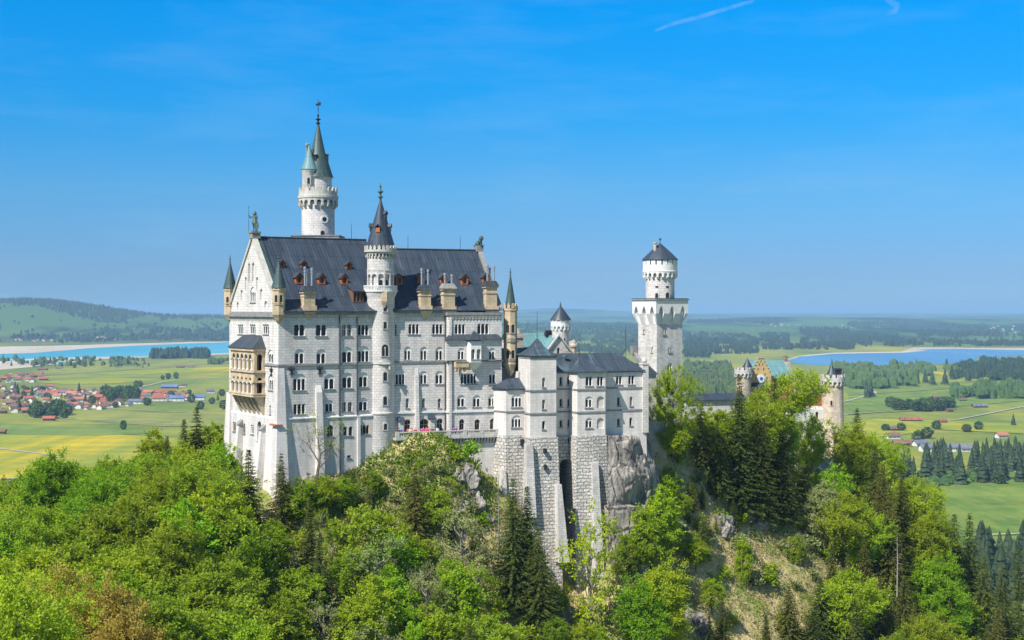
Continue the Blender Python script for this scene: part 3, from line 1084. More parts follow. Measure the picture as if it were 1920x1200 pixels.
# --- corner turrets
def turret(b, u, v, r, zc0, zb, zt, zapex, body_mat, cone_mat, n=8, crenel=False, name='turret'):
    m = MB()
    m.lathe([(.1, zc0), (r * .55, zc0 + (zb - zc0) * .35), (r * .75, zc0 + (zb - zc0) * .6), (r * 1.05, zb - .2), (r * 1.05, zb), (r, zb), (r, zt - .5), (r * 1.12, zt - .4), (r * 1.12, zt), (0, zt)], n, (u, v), rot=math.pi / n)
    zm = zb + (zt - zb) * .42
    m.lathe([(r * 1.0, zm - .12), (r * 1.08, zm - .1), (r * 1.08, zm + .1), (r, zm + .12)], n, (u, v), rot=math.pi / n)
    if crenel: merlons(m, (u, v), r * .8, r * 1.12, zt, zt + .9, 10)
    tb = b.add(name, m, body_mat)
    c = MB()
    rc = r * (1.2 if not crenel else .88)
    c.lathe([(rc, zt + .02), (rc * .86, zt + (zapex - zt) * .12), (.06, zapex)], n * 2, (u, v))
    b.add('turret_roof', c, cone_mat, tb)
    f = MB()
    finial(f, (u, v), zapex - .4, 1.7, .17)
    b.add('finial', f, 'bronze', tb)
    return tb


def turret_windows(b, u, v, r, offs, z0, h, w=.5):
    ca = camface(b, u, v)
    for o in offs:
        round_window(b, (u, v), r, round((ca + o) / (math.pi / 4)) * math.pi / 4, z0, w, h, 1, 'sandstone')


tu, tv = .1, .1
turret(A, tu, tv, 1.05, A.z(608, tu, tv), A.z(588, tu, tv), A.z(540, tu, tv), A.z(488, tu, tv), 'sandstone', 'copper_dark')
turret_windows(A, tu, tv, 1.0, (-.3, .5), A.z(570, tu, tv), 1.5)
tu, tv = .1, DA - .1
turret(A, tu, tv, 1.05, A.z(606, tu, tv), A.z(588, tu, tv), A.z(541, tu, tv), A.z(490, tu, tv), 'sandstone', 'copper_dark')
turret_windows(A, tu, tv, 1.0, (-.3, .5), A.z(572, tu, tv), 1.5)

# --- the two-storey loggia on the west front
LV0, LV1, LX = A.v(497) + .0, 17.6, -1.95
zt, zb = A.z(652, LX, 12), A.z(738, LX, 12)
zlow = A.z(776, 0, 12)
z1a, z1b = A.z(663, LX, 12), A.z(683, LX, 12)
z2a, z2b = A.z(706, LX, 12), A.z(731, LX, 12)
lg = MB()
n = 5
gap = (LV1 - LV0 - 1.6) / n
hf = []
for (a, bq) in ((z1a, z1b - .9), (z2a, z2b - .6)):
    a2, b2 = max(a, bq), min(a, bq)
    for i in range(n):
        vc = LV0 + .95 + gap * (i + .5)
        hf.append([(x - vc, z + b2) for x, z in win_outline(gap * .66, a2 - b2, 1, 'arch')])
lg.wall((LX, 0, 0), (0, -1, 0), (-1, 0, 0), [(-LV1, zb), (-LV0, zb), (-LV0, zt), (-LV1, zt)], hf, .45)
hs = []
for (a, bq) in ((z1a, z1b - .9), (z2a, z2b - .6)):
    a2, b2 = max(a, bq), min(a, bq)
    hs.append([(x + LX / 2, z + b2) for x, z in win_outline(.95, a2 - b2, 1, 'arch')])
lg.wall((0, LV0, 0), (1, 0, 0), (0, -1, 0), [(LX, zb), (0, zb), (0, zt), (LX, zt)], hs, .45)
lg.wall((0, LV1, 0), (-1, 0, 0), (0, 1, 0), [(0, zb), (-LX, zb), (-LX, zt), (0, zt)])
for za, zc, pr in ((z1b - 1.0, z1b - 1.3, .25), (z1b - 2.6, z1b - 3.0, .22), (z2b - .7, z2b - 1.0, .25), (zb + .3, zb, .3), (zt, zt - .5, .25)):
    lg.box(LX - pr, -.003, LV0 - pr, LV1 + pr, zc, za)
loggia = A.add('loggia', lg, 'sandstone')
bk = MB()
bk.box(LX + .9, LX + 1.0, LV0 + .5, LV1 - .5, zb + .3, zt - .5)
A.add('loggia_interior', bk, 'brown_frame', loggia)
for (a, bq) in ((z1a, z1b - .9), (z2a, z2b - .6)):
    a2, b2 = max(a, bq), min(a, bq)
    for i in range(n + 1):
        vc = LV0 + .95 + gap * i
        for w_ in ((LX + .05, vc),):
            cm = MB()
            cm.lathe([(.24, b2), (.24, b2 + .15), (.15, b2 + .25), (.13, b2 + (a2 - b2) * .55), (.27, b2 + (a2 - b2) * .66), (.27, b2 + (a2 - b2) * .72)], 8, (LX - .1, vc))
            A.add('column', cm, 'white_stone', loggia)
lr = MB()
zr = A.z(628, 0, 12)
e = .45
lr.poly([(LX - e, LV0 - e, zt + .02), (0, LV0 - e, zt + .02), (-.02, LV0 + 1.6, zr)])
lr.poly([(LX - e, LV1 + e, zt + .02), (LX - e, LV0 - e, zt + .02), (-.02, LV0 + 1.6, zr), (-.02, LV1 - 1.6, zr)])
lr.poly([(0, LV1 + e, zt + .02), (LX - e, LV1 + e, zt + .02), (-.02, LV1 - 1.6, zr)])
A.add('loggia_roof', lr, 'slate_roof_warm', loggia)
for i in range(6):
    vc = LV0 + .5 + (LV1 - LV0 - 1.0) * i / 5
    cm = MB()
    cm.hull([(-.1, vc - .28, zlow), (.0, vc - .28, zlow), (.0, vc + .28, zlow), (-.1, vc + .28, zlow)], [(LX, vc - .32, zb), (0, vc - .32, zb), (0, vc + .32, zb), (LX, vc + .32, zb)])
    A.add('bracket', cm, 'sandstone', loggia)
# slot niche plates between loggia and lower windows are left plain

# --- statues on the gable ends are things of their own (further down)
# --- pedestal
m = MB()
m.box(-.4, 1.1, VM - .75, VM + .75, RZ - .2, RZ + .75)
m.box(-.55, 1.25, VM - .9, VM + .9, RZ + .75, RZ + 1.0)
A.add('pedestal', m, 'trim_stone')
# lightning rods
def rod(b, u, v, z0, h, name='lightning_rod'):
    m = MB()
    m.tube([(u, v, z0), (u, v, z0 + h)], [.05, .03], 5)
    b.add(name, m, 'iron')


rod(A, A.u(659, VM), VM, RZ, 3.0)

# ================================================================ PALACE, east block
B = Bld('palace_block', 718, 260, B_ANG, -34, 'pale palace block with oriel bay, right of the round stair tower', 'castle palace')
LB = B.u(945)
DB = 21.0
VB = DB / 2
EB = B.z(581.5, 12)
RB = B.z(468.5, 12, VB)
UP = B.u(836)                  # right half stands forward
PV = -1.25
PB = B.u(941, PV)
SB1 = [(738, 744.5, 608, 628, 1, 'arch'), (765, 786.8, 607, 626.5, 3, 'row'), (809.5, 831, 607, 626.5, 3, 'row'),
       (757.7, 771, 650, 675.5, 2, 'arch'), (788, 801, 650, 675.5, 2, 'arch'), (816.5, 830.5, 650, 675.5, 2, 'arch'),
       (741, 760, 693, 722, 3, 'arch'), (787, 801.5, 696, 720, 2, 'arch'), (816, 831, 696, 720, 2, 'arch'),
       (760.5, 767, 747, 765, 1, 'arch'), (791, 797.5, 747, 765, 1, 'arch'), (820.5, 827, 747, 765, 1, 'arch'),
       (759, 770, 787, 809, 1, 'arch', 'sandstone'), (787, 804, 785, 811, 1, 'arch', 'sandstone'), (819, 830.5, 785, 808, 1, 'arch', 'sandstone')]
SB2 = [(852, 873, 607, 626.5, 3, 'row'), (894.5, 917, 607, 626.5, 3, 'row'), (857.8, 871, 652, 675, 2, 'arch'), (916, 928.5, 652, 675, 2, 'arch'),
       (863, 894, 701, 720, 5, 'row'), (916, 930, 695, 720, 2, 'arch'), (857, 872, 741, 763, 2, 'arch'), (886.5, 901, 741, 763, 2, 'arch'), (915, 929.6, 740, 762, 2, 'arch'),
       (861, 871, 786, 806, 1, 'arch', 'sandstone'), (890, 900, 786, 806, 1, 'arch', 'sandstone'), (919, 928.5, 785, 805, 1, 'arch', 'sandstone')]
mw = MB()
ZB = -26
h1 = wall_windows(B, mw, SB1)
mw.wall((0, 0, 0), (1, 0, 0), (0, -1, 0), [(-.5, ZB), (UP, ZB), (UP, EB), (-.5, EB)], h1, .5)
h2 = wall_windows(B, mw, SB2, PV)
mw.wall((0, PV, 0), (1, 0, 0), (0, -1, 0), [(UP, ZB), (PB, ZB), (PB, EB - .9), (UP, EB - .9)], h2, .5)
mw.poly([(UP, 0, ZB), (UP, PV, ZB), (UP, PV, EB - .9), (UP, 0, EB - .9)])
mw.poly([(PB, PV, ZB), (PB, DB, ZB), (PB, DB, EB), (PB, PV, EB - .9)])
mw.poly([(PB, 0, EB - 1), (PB, DB, EB - 1), (PB, VB, RB)])
mw.poly([(UP, PV, EB - .9), (PB, PV, EB - .9), (PB, 0, EB - .3), (UP, 0, EB - .3)])
mw.wall((0, 0, 0), (0, -1, 0), (-1, 0, 0), [(-DB, ZB), (0, ZB), (0, EB), (-VB, RB), (-DB, EB)])
mw.wall((PB, DB, 0), (-1, 0, 0), (0, 1, 0), [(0, ZB), (PB, ZB), (PB, EB), (0, EB)])
B.add('wall', mw, 'limestone')
m = MB()
frieze(m, 2.0, UP, -.002, EB - .55)
frieze(m, UP, PB, PV - .002, EB - .95)
B.add('corbel_frieze', m, 'pale_trim')
m = MB()
m.box(1.5, UP, -.45, .3, EB - .52, EB - .05)
m.box(UP - .25, PB + .1, PV - .3, .3, EB - .92, EB - .4)
B.add('cornice', m, 'trim_stone')
for py, mt in ((677.5, 'trim_stone'), (772, 'white_stone')):
    z = B.z(py, 10)
    m = MB()
    m.box(1.2, UP, -.2, .1, z - .15, z + .15)
    m.box(UP - .2, PB + .2, PV - .2, -.25, z - .15, z + .15)
    B.add('string_course', m, mt)
buttress(B, B.u(777.5), B.u(784), 0, .25, .95, B.z(703, 6), -25, 'limestone', wide=1.1)
buttress(B, B.u(837), B.u(846, PV), PV, .25, .35, EB - 1.6, -25, 'limestone', name='pilaster', wide=1.0)
m = MB()
ud = B.u(834.5)
m.tube([(ud, -.2, EB - .6), (ud, -.2, -24)], .13)
B.add('downpipe', m, 'downpipe_metal')
# roof
m = MB()
zk = EB + (RB - EB) * .9 / VB
for sgn in (1, -1):
    ve, vk = (-.75, .9) if sgn == 1 else (DB + .75, DB - .9)
    for p in ([(-.6, ve, EB + .05), (PB - .1, ve, EB + .05), (PB - .1, vk, zk), (-.6, vk, zk)], [(-.6, vk, zk), (PB - .1, vk, zk), (PB - .1, VB, RB), (-.6, VB, RB)]):
        if sgn < 0: p.reverse()
        m.poly(p)
m.poly([(-.6, -.75, EB - .12), (PB - .1, -.75, EB - .12), (PB - .1, -.75, EB + .05), (-.6, -.75, EB + .05)])
m.poly([(-.6, 0, EB - .12), (PB - .1, 0, EB - .12), (PB - .1, -.75, EB - .12), (-.6, -.75, EB - .12)])
rB = B.add('roof', m, 'slate_roof')
m = MB()
m.tube([(-.6, VB, RB + .08), (PB - .1, VB, RB + .08)], .16)
B.add('ridge_cap', m, 'slate_roof_warm', rB)
m = MB()
for sgn in (1, -1):
    v0_, v1_ = (-.3, VB) if sgn == 1 else (DB + .3, VB)
    m.hull([(PB - .3, v0_, EB - .1), (PB + .5, v0_, EB - .1), (PB + .5, v1_, RB - .1), (PB - .3, v1_, RB - .1)], [(PB - .3, v0_, EB + .5), (PB + .5, v0_, EB + .5), (PB + .5, v1_, RB + .5), (PB - .3, v1_, RB + .5)])
m.box(PB - .6, PB + .7, VB - .7, VB + .7, RB - .2, RB + .9)
B.add('gable_coping', m, 'trim_stone')
for px, py in ((748, 524), (788.5, 522), (832, 523), (871, 524), (911, 522)):
    dormer(B, px, py, 1.25, 1.9, VB, EB, RB)
chimney(B, 789, 808, 544, 573, 503)
chimney(B, 832, 853, 541, 574, 512, fill_roof='trim_stone', corbel=True)
chimney(B, 912, 932, 536, 574, 496)
rod(B, B.u(765, VB), VB, RB, 2.6)
rod(B, B.u(863, VB), VB, RB, 2.6)
# upper bay with lean-to roof, balcony and oriel
BV = PV - .55
ub0, ub1 = B.u(836, BV) + .05, B.u(940, BV)
zb0, zb1 = B.z(676, ub0, BV), B.z(637, ub0, BV)
m = MB()
hb = wall_windows(B, m, [(857.8, 871, 652, 674.5, 2, 'arch'), (916, 928.5, 652, 674.5, 2, 'arch')], BV)
m.wall((0, BV, 0), (1, 0, 0), (0, -1, 0), [(ub0, zb0), (ub1, zb0), (ub1, zb1), (ub0, zb1)], hb, .4)
for uu in (ub0, ub1):
    m.poly([(uu, BV, zb0), (uu, PV, zb0), (uu, PV, zb1), (uu, BV, zb1)])
m.poly([(ub0, BV, zb0), (ub1, BV, zb0), (ub1, PV, zb0), (ub0, PV, zb0)])
bay = B.add('bay', m, 'limestone')
m = MB()
zr = B.z(627, ub0, PV)
m.hull([(ub0 - .3, BV - .5, zb1), (ub1 + .3, BV - .5, zb1), (ub1 + .3, PV - .003, zb1), (ub0 - .3, PV - .003, zb1)], [(ub0 - .25, BV - .45, zb1 + .1), (ub1 + .25, BV - .45, zb1 + .1), (ub1 - .6, PV - .003, zr), (ub0 + .8, PV - .003, zr)])
uo = B.u(892.5, BV - 1)
m.hull([(uo - 1.5, BV - 1.4, zb1 - .05), (uo + 1.5, BV - 1.4, zb1 - .05), (uo + 1.5, BV, zb1 - .05), (uo - 1.5, BV, zb1 - .05)], [(uo - .05, BV - .1, zr + .6), (uo + .05, BV - .1, zr + .6), (uo + .05, BV, zr + .6), (uo - .05, BV, zr + .6)])
B.add('bay_roof', m, 'slate_roof_warm', bay)
# oriel
m = MB()
uo0, uo1 = B.u(881, BV - 1), B.u(904, BV - 1)
ch = .45
zo0, zo1 = B.z(679, uo, BV - 1), B.z(640, uo, BV - 1)
ho = wall_windows(B, m, [(884, 890.5, 654, 673.5, 1, 'arch'), (894.5, 901, 654, 673.5, 1, 'arch')], BV - 1.0)
m.wall((0, BV - 1.0, 0), (1, 0, 0), (0, -1, 0), [(uo0 + ch - .3, zo0), (uo1 - ch + .3, zo0), (uo1 - ch + .3, zo1), (uo0 + ch - .3, zo1)], ho, .3)
for a, bq in (((uo0 + ch - .3, BV - 1.0), (uo0 - .2, BV)), ((uo1 - ch + .3, BV - 1.0), (uo1 + .2, BV))):
    m.poly([(a[0], a[1], zo0), (bq[0], bq[1], zo0), (bq[0], bq[1], zo1), (a[0], a[1], zo1)])
m.hull([(uo - .4, BV - .1, zo0 - 1.3), (uo + .4, BV - .1, zo0 - 1.3), (uo + .4, BV, zo0 - 1.3), (uo - .4, BV, zo0 - 1.3)], [(uo0 - .2, BV - 1.1, zo0), (uo1 + .2, BV - 1.1, zo0), (uo1 + .2, BV, zo0), (uo0 - .2, BV, zo0)])
B.add('oriel', m, 'white_stone', bay)
m = MB()
u0, u1 = B.u(855, BV - 1), uo0 - .25
z0, z1 = B.z(689, u0, BV - 1), B.z(679, u0, BV - 1)
m.box(u0, u1, BV - 1.1, BV, z0, z0 + .25)
m.box(u0, u1, BV - 1.1, BV - .95, z0 + .25, z1)
m.box(u0, u0 + .15, BV - .95, BV, z0 + .25, z1)
m.box(u0 - .08, u1, BV - 1.2, BV - .9, z1, z1 + .12)
for i in range(3):
    uu = u0 + .2 + (u1 - u0 - .8) * i / 2
    m.hull([(uu, BV - .1, z0 - .8), (uu + .35, BV - .1, z0 - .8), (uu + .35, BV, z0 - .8), (uu, BV, z0 - .8)], [(uu, BV - 1.0, z0), (uu + .35, BV - 1.0, z0), (uu + .35, BV, z0), (uu, BV, z0)])
B.add('balcony', m, 'sandstone', bay)
# sandstone corner turret at the east end
tu, tv = B.u(957), .0
turret(B, tu, tv, 1.22, B.z(706, tu), B.z(680, tu), B.z(578, tu), B.z(514, tu), 'sandstone', 'copper_dark', crenel=True)
for py in (668, 620):
    turret_windows(B, tu, tv, 1.16, (-.35, .45), B.z(py + 4, tu), 1.5, .6)
m = MB()
for py in (676, 641, 635):
    z = B.z(py, tu)
    m.lathe([(1.2, z - .1), (1.36, z - .08), (1.36, z + .08), (1.2, z + .1)], 8, (tu, tv), rot=math.pi / 8)
B.add('turret_moulding', m, 'trim_stone')
# small sheds beside the terrace door
for px, py in ((750, 789), (808, 785)):
    m = MB()
    u = B.u(px)
    z = B.z(py, u)
    m.box(u - .4, u + .4, -.8, 0, z - 2.2, z)
    o = B.add('porch_pier', m, 'limestone')
    m = MB()
    m.hull([(u - .6, -1.1, z), (u + .6, -1.1, z), (u + .6, 0, z), (u - .6, 0, z)], [(u - .6, -1.1, z + .1), (u + .6, -1.1, z + .1), (u + .6, 0, z + .7), (u - .6, 0, z + .7)])
    B.add('porch_roof', m, 'slate_roof', o)

# ================================================================ TERRACE
T = Bld('terrace', 744, 258.6, B_ANG, -34, 'long pale stone terrace with parapet below the right palace block', 'terrace')
tz = T.z(820, 4)
L_T = T.u(936)
m = MB()
m.box(-.1, L_T, .4, 3.6, -34, tz - .4)
T.add('retaining_wall', m, 'plaster')
m = MB()
m.box(-.3, L_T, -.35, 3.8, tz - .4, tz)
nbr = 15
for i in range(nbr):
    uu = L_T * .55 + (L_T * .45 - .6) * i / (nbr - 1)
    m.hull([(uu, .3, tz - 1.5), (uu + .3, .3, tz - 1.5), (uu + .3, .4, tz - 1.5), (uu, .4, tz - 1.5)], [(uu, -.3, tz - .4), (uu + .3, -.3, tz - .4), (uu + .3, .4, tz - .4), (uu, .4, tz - .4)])
T.add('floor_slab', m, 'pale_trim')
m = MB()
hpar = 1.0
m.box(-.3, L_T, -.25, .0, tz, tz + .3)
m.box(-.3, L_T, -.3, .05, tz + hpar - .16, tz + hpar)
k = int(L_T / .42)
for i in range(k):
    uu = -.2 + i * L_T / k
    m.box(uu, uu + .2, -.2, -.05, tz + .3, tz + hpar - .16)
for i in range(7):
    uu = -.3 + (L_T - .4) * i / 6
    m.box(uu, uu + .7, -.33, .08, tz, tz + hpar + .08)
T.add('balustrade', m, 'pale_trim')

# ================================================================ ROUND STAIR TOWER
ST = Bld('stair_tower', 713.5, 261, 0, -32, 'slender round white stair tower with balcony and dark cone roof, between the two palace blocks', 'tower')
zz = lambda py: ST.z(py, 0)
r0 = 26.5 / F * 261
m = MB()
m.lathe([(r0 * 1.15, -34), (r0 * 1.05, zz(776)), (r0 * 1.07, zz(775)), (r0 * 1.07, zz(773)), (r0, zz(772)), (r0, zz(560)), (r0 * 1.03, zz(557)), (r0 * 1.19, zz(547)), (r0 * 1.19, zz(545))], 32)
ST.add('shaft', m, 'limestone', smooth=True)
m = MB()
for py in (681, 774):
    m.lathe([(r0, zz(py) - .15), (r0 * (1.05 if py < 700 else 1.1), zz(py) - .1), (r0 * (1.05 if py < 700 else 1.1), zz(py) + .1), (r0, zz(py) + .15)], 32)
ST.add('string_course', m, 'pale_trim', smooth=True)
m = MB()
rb = r0 * 1.226
m.lathe([(rb * .9, zz(548)), (rb, zz(547)), (rb, zz(544.5)), (0, zz(544.5))], 32)
m.lathe([(rb * .99, zz(537.5)), (rb * .99, zz(535.5)), (rb * .9, zz(535.5)), (rb * .9, zz(537.5))], 32)
ring_boxes(m, (0, 0), rb * .91, rb * .97, zz(544.5), zz(537.5), 60, .5)
ST.add('balcony', m, 'white_stone')
r1 = r0 * .943
m = MB()
m.lathe([(r1 * .84, zz(545)), (r1 * .84, zz(512))], 24)
ST.add('arcade_core', m, 'limestone', smooth=True)
m = MB()
npan = 12
for i in range(npan):
    t = 2 * math.pi * i / npan + .12
    wd = 2 * r1 * math.tan(math.pi / npan)
    U = Vector((-math.sin(t), math.cos(t), 0))
    N = Vector((math.cos(t), math.sin(t), 0))
    ra = wd * .36
    zc = zz(519)
    o = [(-wd / 2, zz(530)), (-wd / 2, zz(508)), (wd / 2, zz(508)), (wd / 2, zz(530)), (wd / 2, zz(545)), (ra, zz(545))] + arc(0, zc, ra, 0, 180, 8) + [(-ra, zz(545)), (-wd / 2, zz(545))]
    m.wall(N * r1, U, N, o)
    e = [(ra, zz(545))] + arc(0, zc, ra, 0, 180, 8) + [(-ra, zz(545))]
    for a, bq in zip(e, e[1:]):
        pa, pb = N * r1 + U * a[0] + Vector((0, 0, a[1])), N * r1 + U * bq[0] + Vector((0, 0, bq[1]))
        m.poly([pa, pb, pb - N * .4, pa - N * .4])
m.lathe([(r1 * 1.04, zz(508)), (r1 * 1.04, zz(506.5)), (r1, zz(506)), (r1, zz(480))], 32)
ST.add('arcade', m, 'limestone')
m = MB()
machicolation(m, (0, 0), r1, r1 * 1.12, zz(482.5), zz(474), 26)
m.lathe([(r1 * 1.12, zz(474)), (r1 * 1.24, zz(473)), (r1 * 1.24, zz(469)), (r1 * 1.1, zz(469)), (0, zz(469))], 32)
merlons(m, (0, 0), r1 * 1.06, r1 * 1.22, zz(469), zz(461), 22, .62)
ST.add('crown', m, 'pale_trim')
m = MB()
rc = 27 / F * 261
m.lathe([(rc * 1.03, zz(470)), (rc, zz(462)), (.12, zz(374))], 32)
cone = ST.add('cone_roof', m, 'slate_roof', smooth=True)
ca = camface(ST, 0, 0)
for off, py in ((-.25, 430), (1.2, 428), (-1.45, 428), (.95, 404)):
    r = rc * (462 - (462 - py)) and rc * (py - 374) / 88
    a = ca + off
    m = MB()
    cx, cy = math.cos(a) * r, math.sin(a) * r
    nx, ny = math.cos(a), math.sin(a)
    tx, ty = -ny, nx
    z = zz(py)
    s_ = .36 if off == -.25 else .28
    q = lambda d, t_, h: (cx + nx * d + tx * t_, cy + ny * d + ty * t_, z + h)
    m.hull([q(.35, -s_, -.6), q(.35, s_, -.6), q(-.5, s_, -.6), q(-.5, -s_, -.6)], [q(.35, -s_, .2), q(.35, s_, .2), q(-.5, s_, .2), q(-.5, -s_, .2)])
    d = ST.add('dormer', m, 'dormer_wood' if off == -.25 else 'slate_roof_warm', cone)
    m = MB()
    for sg in (-1, 1):
        m.hull([q(.5, 0, .75), q(.5, sg * (s_ + .15), .15), q(-.8, sg * (s_ + .15), .15), q(-.8, 0, .75)], [q(.5, 0, .85), q(.5, sg * (s_ + .15), .25), q(-.8, sg * (s_ + .15), .25), q(-.8, 0, .85)])
    ST.add('dormer_roof', m, 'slate_roof_warm', cone)
m = MB()
finial(m, (0, 0), zz(376), 3.2, .38)
ST.add('finial', m, 'bronze')
face = ca
for px, py, w, h, n_ in ((722, 584, .55, 1.2, 1), (722, 616, .55, 1.25, 1), (722, 667, 1.25, 2.0, 2), (722, 713, .7, 1.5, 1), (722, 758, .7, 1.5, 1), (722, 804, .55, 1.1, 1)):
    rr = r0 if py < 772 else r0 * 1.07
    round_window(ST, (0, 0), rr, face + math.asin((px - 713.5) / 26.5), zz(py), w, h, n_)
for k in (-2, -1, 0, 1, 2):
    t = 2 * math.pi * round((ca + k * 2 * math.pi / npan - .12) * npan / (2 * math.pi)) / npan + .12
    if k in (0, 1): round_window(ST, (0, 0), r1 * .84, t, zz(541), .55, 1.5)
m = MB()
u0 = 8 / F * 258
m.box(.35, 1.35, -r0 * 1.15, -r0 * .8, zz(565), zz(547))
m.hull([(.65, -r0 * .98, zz(577)), (1.05, -r0 * .98, zz(577)), (1.05, -r0 * .8, zz(577)), (.65, -r0 * .8, zz(577))], [(.35, -r0 * 1.15, zz(565)), (1.35, -r0 * 1.15, zz(565)), (1.35, -r0 * .8, zz(565)), (.35, -r0 * .8, zz(565))])
ST.add('garderobe', m, 'sandstone')
m = MB()
m.box(-.2, 1.9, -r0 * 1.08, -r0 * .6, zz(681) - .1, zz(681) + .15)
m.box(1.6, 1.9, -r0 * 1.0, -r0 * .5, zz(692), zz(681) - .1)
ST.add('window_ledge', m, 'pale_trim')

# ================================================================ TALL NORTH TOWER
NTW = Bld('north_tower', 596.5, 283, 0, -30, 'tallest round tower with crenellated gallery and twin spires, rising behind the slate palace roof', 'tower')
zz = lambda py: NTW.z(py, 0)
r0 = 30.8 / F * 283
ca = camface(NTW, 0, 0)
m = MB()
m.lathe([(r0, -30), (r0, zz(380))], 36)
NTW.add('shaft', m, 'limestone', smooth=True)
m = MB()
m.box(-4.5, 4.5, -4.5, 4.5, zz(458), zz(444.5))
m.box(-4.6, 4.6, -4.6, 4.6, zz(444.5), zz(442.5))
NTW.add('base_platform', m, 'trim_stone')
m = MB()
rg = 37.2 / F * 283
machicolation(m, (0, 0), r0, rg * .98, zz(387), zz(372), 18)
m.lathe([(rg * .98, zz(373)), (rg * 1.02, zz(372.5)), (rg * 1.02, zz(368)), (rg * .97, zz(367.5)), (rg * .97, zz(360)), (rg * .86, zz(360)), (rg * .86, zz(367)), (0, zz(367))], 36)
merlons(m, (0, 0), rg * .86, rg * .97, zz(360), zz(352.5), 20, .62)
NTW.add('gallery', m, 'pale_trim')
mc = (0.0, 0.0)
m = MB()
r2 = 25.6 / F * 283
m.lathe([(r2, zz(367)), (r2, zz(335)), (r2 * 1.08, zz(334)), (r2 * 1.08, zz(332.5))], 28, mc)
NTW.add('upper_shaft', m, 'limestone', smooth=True)
m = MB()
m.lathe([(r2 * 1.12, zz(333)), (r2 * 1.02, zz(326)), (r2 * .56, zz(288)), (r2 * .52, zz(286)), (.12, zz(230))], 28, mc)
sp = NTW.add('spire', m, 'copper_dark', smooth=True)
m = MB()
finial(m, mc, zz(236), 2.6, .4)
cx, cy = mc
m.tube([(cx, cy, zz(211)), (cx, cy, zz(186))], [.07, .05], 6)
m.box(cx - .45, cx + .5, cy - .03, cy + .03, zz(198), zz(194))
m.box(cx + .1, cx + .5, cy - .03, cy + .03, zz(194), zz(191.5))
m.box(cx - .06, cx + .06, cy - .35, cy + .35, zz(203), zz(202))
NTW.add('weather_vane', m, 'iron')
for off, py in ((-.35, 298), (1.25, 296)):
    r = r2 * .68
    a = ca + off
    nx, ny = math.cos(a), math.sin(a)
    tx, ty = -ny, nx
    z = zz(py)
    q = lambda d, t_, h: (mc[0] + nx * (r * .9 + d) + tx * t_, mc[1] + ny * (r * .9 + d) + ty * t_, z + h)
    m = MB()
    m.hull([q(.35, -.35, -.8), q(.35, .35, -.8), q(-.5, .35, -.8), q(-.5, -.35, -.8)], [q(.35, -.35, .5), q(.35, .35, .5), q(-.5, .35, .5), q(-.5, -.35, .5)])
    m.hull([q(.5, -.5, .5), q(.5, .5, .5), q(-.5, .5, .6), q(-.5, -.5, .6)], [q(.5, -.5, .6), q(.5, .5, .6), q(-.5, .5, .8), q(-.5, -.5, .8)])
    NTW.add('dormer', m, 'iron', sp)
tc = (-14.2 / F * 283, -1.75)
r3 = 13.6 / F * 280
m = MB()
zq = lambda py: (HY - py) / F * (283 - 1.75)
m.lathe([(.05, zq(403)), (r3 * .35, zq(398)), (r3 * .5, zq(391)), (r3 * .72, zq(383)), (r3 * .72, zq(381)), (r3 * .9, zq(374)), (r3, zq(370)), (r3, zq(322)), (r3 * 1.12, zq(320)), (r3 * 1.12, zq(317.5))], 24, tc)
tt = NTW.add('side_turret', m, 'limestone', smooth=True)
m = MB()
m.lathe([(r3 * 1.22, zq(318)), (r3 * .75, zq(303)), (r3 * .35, zq(286)), (.05, zq(270))], 24, tc)
NTW.add('turret_roof', m, 'copper_teal', tt, smooth=True)
m = MB()
m.lathe([(.22, zq(300)), (.18, zq(275)), (.3, zq(273)), (.3, zq(270)), (.12, zq(267))], 8, (tc[0] - .55, tc[1] + .5))
m.lathe([(.1, zq(273)), (.2, zq(270)), (0, zq(266))], 8, tc)
NTW.add('turret_chimney', m, 'trim_stone', tt)
round_window(NTW, tc, r3, math.atan2(-1, 0) + .05, zq(346), .5, 1.2)
for px, py, w, h in ((605, 443, .8, .9), (579, 384, .3, .6)):
    round_window(NTW, (0, 0), r0, ca + math.asin((px - 596.5) / 31), zz(py), w, h)
# round eye window
m = MB()
a = ca + math.asin(11.5 / 31)
n_ = Vector((math.cos(a), math.sin(a), 0))
t_ = Vector((-math.sin(a), math.cos(a), 0))
o_ = n_ * (r0 + .05) + Vector((0, 0, zz(413)))
pts = lambda r, d: [o_ + n_ * d + t_ * (r * math.cos(2 * math.pi * i / 16)) + Vector((0, 0, r * math.sin(2 * math.pi * i / 16))) for i in range(16)]
A1, A2 = pts(.72, .1), pts(.45, .1)
A3 = pts(.72, -.15)
for i in range(16):
    j = (i + 1) % 16
    m.poly([A1[i], A1[j], A2[j], A2[i]])
    m.poly([A3[i], A3[j], A1[j], A1[i]])
ew = NTW.add('round_window', m, 'white_stone')
m = MB()
m.poly(pts(.46, .02))
NTW.add('pane', m, 'glass', ew)

# ================================================================ BOWER WING (front right)
K = Bld('bower_wing', 994, 262, 20, -52, 'pale three-storey wing with polygonal bay on rusticated footings, right of the square stair block', 'castle wing')
kz = lambda py, u=8, v=3: K.z(py, u, v)
KV = 3.2                                    # main wall behind the square block's front
zs1, zs2, zbs = kz(729.5), kz(772), kz(816)
ze = kz(696.5)
